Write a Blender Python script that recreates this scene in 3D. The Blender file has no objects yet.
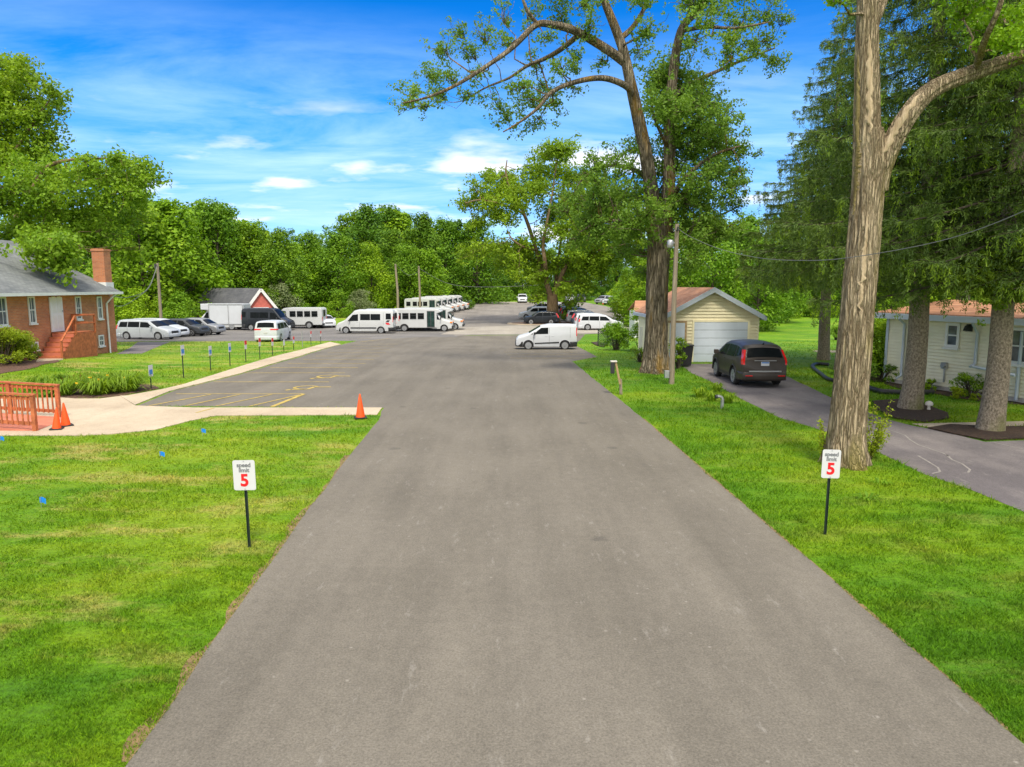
import bpy, bmesh, math, random
import numpy as np
from mathutils import Vector, Matrix, noise as mnoise
random.seed(7); RNG = np.random.default_rng(7)
PI = math.pi
S = bpy.context.scene; C = S.collection
# ------------------------------------------------------------------ camera
F = 711.0; CX, CY = 512.0, 383.5; H = 3.9
PITCH = math.atan(97.5 / F)
cam = bpy.data.objects.new("camera", bpy.data.cameras.new("camera")); C.objects.link(cam)
cam.location = (0, 0, H); cam.rotation_euler = (PI / 2 - PITCH, 0, 0)
cam.data.sensor_width = 36; cam.data.lens = F / 1024 * 36
cam.data.clip_start = 0.1; cam.data.clip_end = 6000
S.camera = cam
# ------------------------------------------------------------------ terrain
_ky = np.array([-200, 38, 46, 62, 80, 95, 120, 155, 200, 260, 3000], float)
_kz = np.array([0, 0, -.2, -.8, -1.15, -1.0, -.35, .55, 1.2, 1.5, 1.5], float)
_fy = np.arange(-200, 400, .5); _fz = np.interp(_fy, _ky, _kz)
_k = np.ones(17) / 17; _fz = np.convolve(np.pad(_fz, 8, mode='edge'), _k, mode='valid')
def sstep(a, b, x):
    t = np.clip((x - a) / (b - a), 0, 1); return t * t * (3 - 2 * t)
def Z(x, y):
    z = np.interp(y, _fy, _fz)
    b = .28 * np.exp(-((y - 33) / 6.0) ** 2) * sstep(-17, -23, x)
    return z + b
def ray(px, py):
    u = (px - CX) / F; v = (py - CY) / F
    return np.array([u, math.cos(PITCH) - v * math.sin(PITCH), -math.sin(PITCH) - v * math.cos(PITCH)])
def G(px, py, dz=0.0):
    """ground point seen at a pixel of the reference view (layout helper)"""
    d = ray(px, py); z = 0.0
    lo, hi = 1.0, 600.0
    # march
    t = 2.0; prev = t
    while t < 900:
        if H + d[2] * t <= Z(d[0] * t, d[1] * t): break
        prev = t; t *= 1.01
    lo, hi = prev, t
    for _ in range(40):
        m = (lo + hi) / 2
        if H + d[2] * m <= Z(d[0] * m, d[1] * m): hi = m
        else: lo = m
    p = d * hi
    return Vector((p[0], p[1], float(Z(p[0], p[1])) + dz))
def P(px, py, Y):
    d = ray(px, py); t = Y / d[1]
    return Vector((d[0] * t, Y, H + d[2] * t))
# ------------------------------------------------------------------ materials
def newmat(name):
    m = bpy.data.materials.new(name); m.use_nodes = True
    nt = m.node_tree; b = nt.nodes['Principled BSDF']
    return m, nt, b
def N(nt, t, **kw):
    n = nt.nodes.new(t)
    for k, v in kw.items():
        if k.startswith('i_'): n.inputs[int(k[2:]) if k[2:].isdigit() else k[2:].replace('_', ' ')].default_value = v
        else: setattr(n, k, v)
    return n
def ramp(nt, stops):
    r = nt.nodes.new('ShaderNodeValToRGB'); e = r.color_ramp.elements
    while len(e) < len(stops): e.new(0.5)
    for i, (p, c) in enumerate(stops):
        e[i].position = p; e[i].color = (*c, 1)
    return r
def mix(nt, a, b, fac, blend='MIX'):
    m = nt.nodes.new('ShaderNodeMix'); m.data_type = 'RGBA'; m.blend_type = blend
    for sock, val in ((m.inputs[0], fac), (m.inputs[6], a), (m.inputs[7], b)):
        if hasattr(val, 'links') or hasattr(val, 'is_linked'): nt.links.new(val, sock)
        elif isinstance(val, (int, float)): sock.default_value = val
        else: sock.default_value = (*val, 1)
    return m.outputs[2]
def noise_tex(nt, vec, scale, detail=4, rough=.55):
    n = nt.nodes.new('ShaderNodeTexNoise'); n.inputs['Scale'].default_value = scale
    n.inputs['Detail'].default_value = detail; n.inputs['Roughness'].default_value = rough
    if vec is not None: nt.links.new(vec, n.inputs['Vector'])
    return n.outputs['Fac']
def wpos(nt, scale=(1, 1, 1)):
    g = nt.nodes.new('ShaderNodeNewGeometry')
    if scale == (1, 1, 1): return g.outputs['Position']
    m = nt.nodes.new('ShaderNodeMapping'); m.inputs['Scale'].default_value = scale
    nt.links.new(g.outputs['Position'], m.inputs['Vector']); return m.outputs['Vector']
def opos(nt, scale=(1, 1, 1)):
    g = nt.nodes.new('ShaderNodeTexCoord')
    m = nt.nodes.new('ShaderNodeMapping'); m.inputs['Scale'].default_value = scale
    nt.links.new(g.outputs['Object'], m.inputs['Vector']); return m.outputs['Vector']
def bump(nt, b, h, strength=.3, dist=.02):
    n = nt.nodes.new('ShaderNodeBump'); n.inputs['Strength'].default_value = strength
    n.inputs['Distance'].default_value = dist
    nt.links.new(h, n.inputs['Height']); nt.links.new(n.outputs['Normal'], b.inputs['Normal'])
def plain(name, col, rough=.6, metal=0, var=.12, vscale=3.0, coat=0, spec=.5, bmp=0):
    m, nt, b = newmat(name)
    f = noise_tex(nt, opos(nt), vscale, 5)
    r = ramp(nt, [(.3, tuple(c * (1 - var) for c in col)), (.7, tuple(min(1, c * (1 + var)) for c in col))])
    nt.links.new(f, r.inputs[0]); nt.links.new(r.outputs[0], b.inputs['Base Color'])
    b.inputs['Roughness'].default_value = rough; b.inputs['Metallic'].default_value = metal
    b.inputs['Coat Weight'].default_value = coat; b.inputs['Specular IOR Level'].default_value = spec
    b.inputs['Coat Roughness'].default_value = .06
    if bmp: bump(nt, b, noise_tex(nt, opos(nt), vscale * 12, 4), bmp, .01)
    return m
M = {}
# ---- grass (shared by turf sheet and blades)
def grass_mat():
    m, nt, b = newmat('grass')
    p = wpos(nt)
    big = noise_tex(nt, p, .22, 4); mid = noise_tex(nt, wpos(nt, (.32, 1.1, 1)), 1.0, 6, .68); fine = noise_tex(nt, p, 14, 4, .7)
    r1 = ramp(nt, [(.36, (.075, .200, .004)), (.45, (.115, .250, .004)), (.54, (.175, .295, .006)), (.64, (.25, .33, .018))])
    a = N(nt, 'ShaderNodeMath', operation='MULTIPLY_ADD', i_1=.55, i_2=0.0); nt.links.new(big, a.inputs[0])
    a2 = N(nt, 'ShaderNodeMath', operation='MULTIPLY_ADD', i_1=.45); nt.links.new(mid, a2.inputs[0]); nt.links.new(a.outputs[0], a2.inputs[2])
    xs = nt.nodes.new('ShaderNodeSeparateXYZ'); nt.links.new(p, xs.inputs[0])
    rt = N(nt, 'ShaderNodeMapRange', i_1=-4.0, i_2=2.0, i_3=.0, i_4=-.05); nt.links.new(xs.outputs[0], rt.inputs[0])
    a3 = N(nt, 'ShaderNodeMath', operation='ADD'); nt.links.new(a2.outputs[0], a3.inputs[0]); nt.links.new(rt.outputs[0], a3.inputs[1])
    nt.links.new(a3.outputs[0], r1.inputs[0])
    # dry straw patches on the lawn
    dn = noise_tex(nt, wpos(nt, (.45, 1.0, 1)), .8, 7, .72)
    dr = ramp(nt, [(.51, (0, 0, 0)), (.64, (1, 1, 1))]); nt.links.new(dn, dr.inputs[0])
    lf = N(nt, 'ShaderNodeMapRange', i_1=-1.0, i_2=-7.0, i_3=.22, i_4=.75); nt.links.new(xs.outputs[0], lf.inputs[0])
    dm = N(nt, 'ShaderNodeMath', operation='MULTIPLY'); nt.links.new(dr.outputs[0], dm.inputs[0]); nt.links.new(lf.outputs[0], dm.inputs[1])
    c = mix(nt, r1.outputs[0], (.44, .36, .11), dm.outputs[0])
    # mowing stripes, faint
    fr = ramp(nt, [(.3, (.45, .45, .45)), (.7, (1.4, 1.4, 1.4))]); nt.links.new(fine, fr.inputs[0])
    c = mix(nt, c, fr.outputs[0], .75, 'MULTIPLY')
    nt.links.new(c, b.inputs['Base Color']); b.inputs['Roughness'].default_value = .75
    b.inputs['Specular IOR Level'].default_value = .2
    bump(nt, b, noise_tex(nt, p, 30, 5, .75), .8, .05)
    tr = nt.nodes.new('ShaderNodeBsdfTranslucent'); nt.links.new(c, tr.inputs['Color'])
    return m, nt, b, tr, c
gm, nt, b, tr, c = grass_mat(); M['grass'] = gm
bm_, nt, b, tr, c = grass_mat(); bm_.name = 'grass_blade'
geo = nt.nodes.new('ShaderNodeNewGeometry')
rr = ramp(nt, [(0, (.55, .62, .5)), (.6, (1.1, 1.08, 1.0)), (1, (1.75, 1.5, 1.3))]); nt.links.new(geo.outputs['Random Per Island'], rr.inputs[0])
c2 = mix(nt, c, rr.outputs[0], 1.0, 'MULTIPLY'); nt.links.new(c2, b.inputs['Base Color']); nt.links.new(c2, tr.inputs['Color'])
ms = N(nt, 'ShaderNodeMixShader', i_0=.35); nt.links.new(b.outputs[0], ms.inputs[1]); nt.links.new(tr.outputs[0], ms.inputs[2])
nt.links.new(ms.outputs[0], nt.nodes['Material Output'].inputs['Surface'])
for l in list(b.inputs['Normal'].links): nt.links.remove(l)
M['blade'] = bm_
def asphalt(name, dark, light, warm=1.0, stretch=(1, .18, 1), speck=True):
    m, nt, b = newmat(name)
    p = wpos(nt)
    streak = noise_tex(nt, wpos(nt, stretch), .9, 5, .6); blot = noise_tex(nt, p, .25, 4); fine = noise_tex(nt, p, 45, 3, .8)
    mid = noise_tex(nt, p, 6, 5, .7)
    s = N(nt, 'ShaderNodeMath', operation='ADD'); nt.links.new(streak, s.inputs[0]); nt.links.new(blot, s.inputs[1])
    h = N(nt, 'ShaderNodeMath', operation='MULTIPLY', i_1=.5); nt.links.new(s.outputs[0], h.inputs[0])
    r = ramp(nt, [(.40, dark), (.58, light)]); nt.links.new(h.outputs[0], r.inputs[0])
    fr = ramp(nt, [(.28, (.58, .57, .56)), (.72, (1.42, 1.42, 1.40))]); nt.links.new(fine, fr.inputs[0])
    c = mix(nt, r.outputs[0], fr.outputs[0], .85, 'MULTIPLY')
    mr = ramp(nt, [(.3, (.88, .88, .88)), (.7, (1.1, 1.1, 1.1))]); nt.links.new(mid, mr.inputs[0])
    c = mix(nt, c, mr.outputs[0], .8, 'MULTIPLY')
    lane = ramp(nt, [(.36, (.86, .86, .86)), (.5, (1, 1, 1)), (.64, (1.10, 1.10, 1.09))]); nt.links.new(noise_tex(nt, wpos(nt, (1, .035, 1)), 1.3, 5, .65), lane.inputs[0])
    c = mix(nt, c, lane.outputs[0], .5 if speck else .3, 'MULTIPLY')
    if speck:   # pale scuffs and dark oil spots with shapes of their own
        sc = noise_tex(nt, wpos(nt, (1, .30, 1)), 4.2, 8, .78)
        sr = ramp(nt, [(.585, (0, 0, 0)), (.72, (1, 1, 1))]); nt.links.new(sc, sr.inputs[0])
        c = mix(nt, c, (.36, .34, .30), N_mul(nt, sr.outputs[0], .46))
        v = nt.nodes.new('ShaderNodeTexVoronoi'); v.inputs['Scale'].default_value = .55; nt.links.new(p, v.inputs['Vector'])
        wn = noise_tex(nt, p, 9, 4); wv = N(nt, 'ShaderNodeMath', operation='MULTIPLY_ADD', i_1=.16); nt.links.new(wn, wv.inputs[0]); nt.links.new(v.outputs['Distance'], wv.inputs[2])
        vr = ramp(nt, [(.13, (1, 1, 1)), (.17, (0, 0, 0))]); nt.links.new(wv.outputs[0], vr.inputs[0])
        c = mix(nt, c, (.05, .048, .045), N_mul(nt, vr.outputs[0], .35))
        v2 = nt.nodes.new('ShaderNodeTexVoronoi'); v2.inputs['Scale'].default_value = 3.1; nt.links.new(p, v2.inputs['Vector'])
        v2r = ramp(nt, [(.018, (1, 1, 1)), (.075, (0, 0, 0))]); nt.links.new(v2.outputs['Distance'], v2r.inputs[0])
        c = mix(nt, c, (.42, .39, .34), N_mul(nt, v2r.outputs[0], .4))
    nt.links.new(c, b.inputs['Base Color']); b.inputs['Roughness'].default_value = .88
    b.inputs['Specular IOR Level'].default_value = .25
    bump(nt, b, noise_tex(nt, p, 60, 4, .8), .5, .012)
    return m
def N_mul(nt, sock, f):
    n = N(nt, 'ShaderNodeMath', operation='MULTIPLY', i_1=f); nt.links.new(sock, n.inputs[0]); return n.outputs[0]
M['asphalt'] = asphalt('asphalt', (.134, .121, .099), (.170, .154, .127))
M['asphalt_old'] = asphalt('asphalt_old', (.17, .155, .14), (.25, .23, .205), stretch=(.5, 1, 1))
M['asphalt_drive'] = asphalt('asphalt_drive', (.12, .108, .112), (.20, .18, .175), stretch=(1, .5, 1))
M['asphalt_lot'] = asphalt('asphalt_lot', (.13, .125, .12), (.19, .18, .17), stretch=(.3, 1, 1), speck=False)
M['concrete'] = asphalt('concrete', (.40, .325, .235), (.50, .42, .31), stretch=(.5, .5, 1), speck=False)
M['concrete_grey'] = asphalt('concrete_grey', (.28, .255, .22), (.36, .33, .285), stretch=(.5, .5, 1), speck=False)
M['mulch'] = plain('mulch', (.042, .023, .012), .95, var=.6, vscale=14, bmp=1.0)
M['mulch_brown'] = plain('mulch_brown', (.11, .06, .04), .95, var=.5, vscale=14, bmp=1.0)
M['yellow'] = plain('yellow_paint', (.42, .31, .07), .8, var=.35, vscale=5)
def leafmat(name, cols, trans=.35, nscale=.35):
    vary = name in ('leaf_forest', 'leaf_deep', 'leaf_bright')
    m, nt, b = newmat(name)
    geo = nt.nodes.new('ShaderNodeNewGeometry'); oi = nt.nodes.new('ShaderNodeObjectInfo')
    r = ramp(nt, [(0, cols[0]), (.5, cols[1]), (1, cols[2])])
    n = noise_tex(nt, wpos(nt), nscale, 3)
    a = N(nt, 'ShaderNodeMath', operation='MULTIPLY_ADD', i_1=.45); nt.links.new(geo.outputs['Random Per Island'], a.inputs[0])
    a0 = N(nt, 'ShaderNodeMath', operation='MULTIPLY_ADD', i_1=1.3, i_2=-.38); nt.links.new(n, a0.inputs[0]); nt.links.new(a0.outputs[0], a.inputs[2])
    nt.links.new(a.outputs[0], r.inputs[0])
    orr = ramp(nt, [(0, (.66, .78, .80)), (.35, (.95, 1, 1)), (.7, (1.1, 1.05, .9)), (1, (1.6, 1.38, .9))]); nt.links.new(oi.outputs['Random'], orr.inputs[0])
    c = mix(nt, r.outputs[0], orr.outputs[0], .9 if vary else .15, 'MULTIPLY')
    nt.links.new(c, b.inputs['Base Color']); b.inputs['Roughness'].default_value = .55; b.inputs['Specular IOR Level'].default_value = .25
    tr = nt.nodes.new('ShaderNodeBsdfTranslucent'); nt.links.new(mix(nt, c, (1.3, 1.25, .7), 1.0, 'MULTIPLY'), tr.inputs['Color'])
    ms = N(nt, 'ShaderNodeMixShader', i_0=trans); nt.links.new(b.outputs[0], ms.inputs[1]); nt.links.new(tr.outputs[0], ms.inputs[2])
    nt.links.new(ms.outputs[0], nt.nodes['Material Output'].inputs['Surface'])
    return m
M['leaf_forest'] = leafmat('leaf_forest', [(0.072, 0.169, 0.008), (0.156, 0.293, 0.012), (0.280, 0.429, 0.023)])
M['leaf_deep'] = leafmat('leaf_deep', [(0.047, 0.124, 0.011), (0.101, 0.216, 0.015), (0.182, 0.317, 0.022)])
M['leaf_bright'] = leafmat('leaf_bright', [(0.115, 0.230, 0.007), (0.207, 0.356, 0.011), (0.322, 0.494, 0.018)])
M['leaf_cottonwood'] = leafmat('leaf_cottonwood', [(.085, .175, .022), (.150, .275, .034), (.24, .39, .055)], .45)
M['leaf_locust'] = leafmat('leaf_locust', [(0.104, 0.201, 0.010), (0.201, 0.323, 0.014), (0.305, 0.439, 0.025)], .4)
M['leaf_maple'] = leafmat('leaf_maple', [(0.102, 0.211, 0.012), (0.198, 0.339, 0.018), (0.307, 0.461, 0.031)], .4)
M['leaf_shoot'] = leafmat('leaf_shoot', [(.16, .24, .012), (.27, .36, .015), (.38, .46, .03)], .45, 1.5)
M['leaf_lily'] = leafmat('leaf_lily', [(.09, .18, .012), (.17, .29, .015), (.27, .40, .025)], .4, 1.2)
M['leaf_pale'] = leafmat('leaf_pale', [(.13, .17, .07), (.20, .25, .11), (.29, .34, .17)], .3, .6)
M['leaf_red'] = leafmat('leaf_red', [(.12, .02, .015), (.2, .04, .02), (.25, .07, .03)], .3, 1.5)
M['needle'] = leafmat('needle', [(.040, .082, .016), (.095, .160, .026), (.18, .265, .038)], .25, .5)
M['needle_new'] = leafmat('needle_new', [(.09, .17, .012), (.18, .29, .018), (.30, .42, .03)], .35, .6)
def bark(name, dark, light, sc=(7, 7, 1.1), moss=None):
    m, nt, b = newmat(name)
    f = noise_tex(nt, opos(nt, sc), 1.6, 6, .7); f2 = noise_tex(nt, opos(nt, (1, 1, .5)), .9, 3)
    r = ramp(nt, [(.36, dark), (.5, tuple((a + c) / 2 for a, c in zip(dark, light))), (.62, light)]); nt.links.new(f, r.inputs[0])
    c = r.outputs[0]
    if moss:
        mr = ramp(nt, [(.52, (0, 0, 0)), (.66, (1, 1, 1))]); nt.links.new(f2, mr.inputs[0])
        c = mix(nt, c, moss, N_mul(nt, mr.outputs[0], .7))
    nt.links.new(c, b.inputs['Base Color']); b.inputs['Roughness'].default_value = .92; b.inputs['Specular IOR Level'].default_value = .15
    bump(nt, b, f, .9, .05)
    return m
def bark_fissured(name, crack, mid, light, k=9, moss=None, mscale=.6):
    m, nt, b = newmat(name)
    base = opos(nt, (k, k, k * .10)); nz = nt.nodes.new('ShaderNodeTexNoise'); nz.inputs['Scale'].default_value = 1.1; nz.inputs['Detail'].default_value = 4; nt.links.new(base, nz.inputs['Vector'])
    ad = nt.nodes.new('ShaderNodeVectorMath'); ad.operation = 'MULTIPLY_ADD'; ad.inputs[1].default_value = (1.7, 1.7, 1.7); nt.links.new(nz.outputs['Color'], ad.inputs[0]); nt.links.new(base, ad.inputs[2])
    vo = nt.nodes.new('ShaderNodeTexVoronoi'); vo.feature = 'DISTANCE_TO_EDGE'; vo.inputs['Scale'].default_value = 1.0; nt.links.new(ad.outputs[0], vo.inputs['Vector'])
    fine = noise_tex(nt, opos(nt, (k * 2.5, k * 2.5, k * .3)), 1.5, 6, .7)
    r = ramp(nt, [(.0, crack), (.10, mid), (.34, light)]); nt.links.new(vo.outputs['Distance'], r.inputs[0])
    fr = ramp(nt, [(.32, (.62, .61, .60)), (.68, (1.3, 1.29, 1.26))]); nt.links.new(fine, fr.inputs[0])
    c = mix(nt, r.outputs[0], fr.outputs[0], .9, 'MULTIPLY')
    pr = ramp(nt, [(.52, (0, 0, 0)), (.6, (1, 1, 1))]); nt.links.new(noise_tex(nt, opos(nt, (2.2, 2.2, .45)), 1.2, 5, .65), pr.inputs[0])
    c = mix(nt, c, tuple(min(1, q * 1.25) for q in light), N_mul(nt, pr.outputs[0], .45))
    if moss:
        mr = ramp(nt, [(.52, (0, 0, 0)), (.62, (1, 1, 1))]); nt.links.new(noise_tex(nt, opos(nt, (1.6, 1.6, .35)), mscale, 5, .6), mr.inputs[0]); c = mix(nt, c, moss, N_mul(nt, mr.outputs[0], .65))
    nt.links.new(c, b.inputs['Base Color']); b.inputs['Roughness'].default_value = .95; b.inputs['Specular IOR Level'].default_value = .1
    sm = ramp(nt, [(.0, (0, 0, 0)), (.3, (1, 1, 1))]); nt.links.new(vo.outputs['Distance'], sm.inputs[0])
    h = N(nt, 'ShaderNodeMath', operation='MULTIPLY_ADD', i_1=.4); nt.links.new(fine, h.inputs[0]); nt.links.new(sm.outputs[0], h.inputs[2])
    bump(nt, b, h.outputs[0], 1.0, .06); return m
M['bark_tan'] = bark_fissured('bark_tan', (.15, .11, .065), (.34, .27, .175), (.48, .385, .26), 15, moss=(.22, .19, .03))
M['bark_grey'] = bark_fissured('bark_grey', (.06, .048, .034), (.18, .15, .105), (.31, .26, .19), 11, moss=(.30, .17, .02), mscale=.9)
M['bark_spruce'] = bark('bark_spruce', (.12, .10, .07), (.37, .31, .23), (13, 13, 9), moss=(.15, .16, .05))
M['bark_dark'] = bark('bark_dark', (.03, .025, .02), (.11, .09, .065))
M['bark_wood'] = bark('bark_wood', (.10, .065, .035), (.25, .18, .10))
M['bare_wood'] = plain('bare_wood', (.36, .25, .13), .85, var=.4, vscale=5)
M['pole'] = bark('pole_wood', (.20, .165, .12), (.36, .30, .22), (20, 20, .6))
def brick():
    m, nt, b = newmat('brick')
    g = nt.nodes.new('ShaderNodeTexCoord'); s = nt.nodes.new('ShaderNodeSeparateXYZ'); nt.links.new(g.outputs['Object'], s.inputs[0])
    a = N(nt, 'ShaderNodeMath', operation='ADD'); nt.links.new(s.outputs[0], a.inputs[0]); nt.links.new(s.outputs[1], a.inputs[1])
    cb = nt.nodes.new('ShaderNodeCombineXYZ'); nt.links.new(a.outputs[0], cb.inputs[0]); nt.links.new(s.outputs[2], cb.inputs[1])
    t = nt.nodes.new('ShaderNodeTexBrick'); nt.links.new(cb.outputs[0], t.inputs['Vector'])
    t.inputs['Scale'].default_value = 1; t.inputs['Brick Width'].default_value = .21; t.inputs['Row Height'].default_value = .075
    t.inputs['Mortar Size'].default_value = .008; t.inputs['Color1'].default_value = (.54, .20, .078, 1); t.inputs['Color2'].default_value = (.43, .140, .055, 1)
    t.inputs['Mortar'].default_value = (.33, .24, .18, 1)
    n = ramp(nt, [(.3, (.8, .8, .8)), (.7, (1.18, 1.15, 1.1))]); nt.links.new(noise_tex(nt, opos(nt), 1.4, 5), n.inputs[0])
    nt.links.new(mix(nt, t.outputs['Color'], n.outputs[0], 1, 'MULTIPLY'), b.inputs['Base Color']); b.inputs['Roughness'].default_value = .9
    return m
M['brick'] = brick()
def shingle(name, c0, c1):
    m, nt, b = newmat(name)
    g = nt.nodes.new('ShaderNodeTexCoord'); s = nt.nodes.new('ShaderNodeSeparateXYZ'); nt.links.new(g.outputs['Object'], s.inputs[0])
    a = N(nt, 'ShaderNodeMath', operation='MULTIPLY', i_1=2.2); nt.links.new(s.outputs[2], a.inputs[0])
    cb = nt.nodes.new('ShaderNodeCombineXYZ'); nt.links.new(s.outputs[1], cb.inputs[0]); nt.links.new(a.outputs[0], cb.inputs[1])
    t = nt.nodes.new('ShaderNodeTexBrick'); nt.links.new(cb.outputs[0], t.inputs['Vector'])
    t.inputs['Scale'].default_value = 1; t.inputs['Brick Width'].default_value = .33; t.inputs['Row Height'].default_value = .15
    t.inputs['Mortar Size'].default_value = .01; t.inputs['Color1'].default_value = (*c0, 1); t.inputs['Color2'].default_value = (*c1, 1)
    t.inputs['Mortar'].default_value = tuple(c * .6 for c in c0) + (1,)
    n = ramp(nt, [(.3, (.75, .75, .75)), (.7, (1.25, 1.22, 1.15))]); nt.links.new(noise_tex(nt, opos(nt), .9, 6), n.inputs[0])
    nt.links.new(mix(nt, t.outputs['Color'], n.outputs[0], 1, 'MULTIPLY'), b.inputs['Base Color']); b.inputs['Roughness'].default_value = .9
    return m
M['shingle_grey'] = shingle('shingle_grey', (.13, .145, .15), (.18, .195, .20))
M['shingle_dark'] = shingle('shingle_dark', (.085, .09, .105), (.12, .125, .14))
M['shingle_rust'] = shingle('shingle_rust', (.34, .16, .085), (.42, .22, .13))
M['white_trim'] = plain('white_trim', (.70, .70, .68), .5, var=.06)
M['white_door'] = plain('white_door', (.72, .73, .74), .45, var=.05)
M['garage_door'] = plain('garage_door', (.56, .62, .70), .5, var=.05)
M['fascia'] = plain('fascia', (.46, .52, .60), .5, var=.06)
M['siding_yellow'] = plain('siding_yellow', (.84, .765, .52), .6, var=.06)
M['siding_cream'] = plain('siding_cream', (.80, .755, .57), .6, var=.06)
M['red_wall'] = plain('red_wall', (.48, .12, .09), .8, var=.12)
M['deck_stain'] = plain('deck_stain', (.40, .115, .040), .75, var=.38, vscale=7)
M['deck_top'] = plain('deck_top', (.52, .17, .10), .75, var=.2, vscale=2)
M['cone'] = plain('cone_orange', (.80, .085, .004), .5, var=.06)
M['rubber'] = plain('rubber', (.016, .016, .017), .75, var=.2)
M['black_plastic'] = plain('black_plastic', (.022, .023, .025), .5, var=.15)
M['dark_grey'] = plain('dark_grey', (.05, .052, .055), .6, var=.15)
M['green_post'] = plain('post_green', (.010, .022, .018), .5, var=.2)
M['sign_white'] = plain('sign_white', (.60, .60, .62), .4, var=.03)
M['sign_grey'] = plain('sign_lettering_grey', (.16, .165, .18), .5, var=.02)
M['sign_red'] = plain('sign_lettering_red', (.70, .008, .015), .45, var=.02)
M['sign_blue'] = plain('sign_blue', (.04, .20, .55), .45, var=.05)
M['flag_blue'] = plain('flag_blue', (.01, .24, .75), .5, var=.05)
M['steel'] = plain('steel', (.42, .43, .44), .4, .7, var=.1)
M['alloy'] = plain('alloy', (.27, .28, .29), .4, .2, var=.08)
M['glass'] = plain('dark_glass', (.008, .010, .011), .15, var=.3, spec=.07)
M['glass_green'] = plain('tinted_glass', (.02, .045, .04), .1, var=.4, spec=.16)
M['house_glass'] = plain('house_glass', (.10, .12, .14), .08, var=.5, spec=.6)
M['red_lens'] = plain('red_lens', (.65, .012, .012), .2, var=.08, coat=.6)
M['amber_lens'] = plain('amber_lens', (.75, .22, .02), .25, var=.08, coat=.6)
M['head_lens'] = plain('head_lens', (.62, .64, .66), .12, .2, var=.1, coat=.8)
M['cable'] = plain('cable', (.16, .16, .16), .6)
M['stone'] = plain('stone', (.55, .52, .47), .8, var=.15, vscale=6)
def paint(name, col, metal=.0):
    return plain(name, col, .34, metal, var=.05, vscale=1.2, coat=.12, spec=.35)
M['p_white'] = paint('paint_white', (.53, .555, .585))
M['p_bus'] = paint('paint_bus_white', (.50, .515, .515))
M['p_silver'] = paint('paint_silver', (.28, .29, .305), .3)
M['p_pearl'] = paint('paint_pearl', (.44, .47, .50), .1)
M['p_grey'] = paint('paint_grey', (.055, .06, .066), .2)
M['p_dark'] = paint('paint_dark', (.016, .020, .026), .1)
M['p_blue'] = paint('paint_blue', (.03, .045, .07), .2)
M['p_brown'] = plain('paint_brown_grey', (.050, .041, .034), .38, .1, var=.05, coat=.10, spec=.35)
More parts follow.
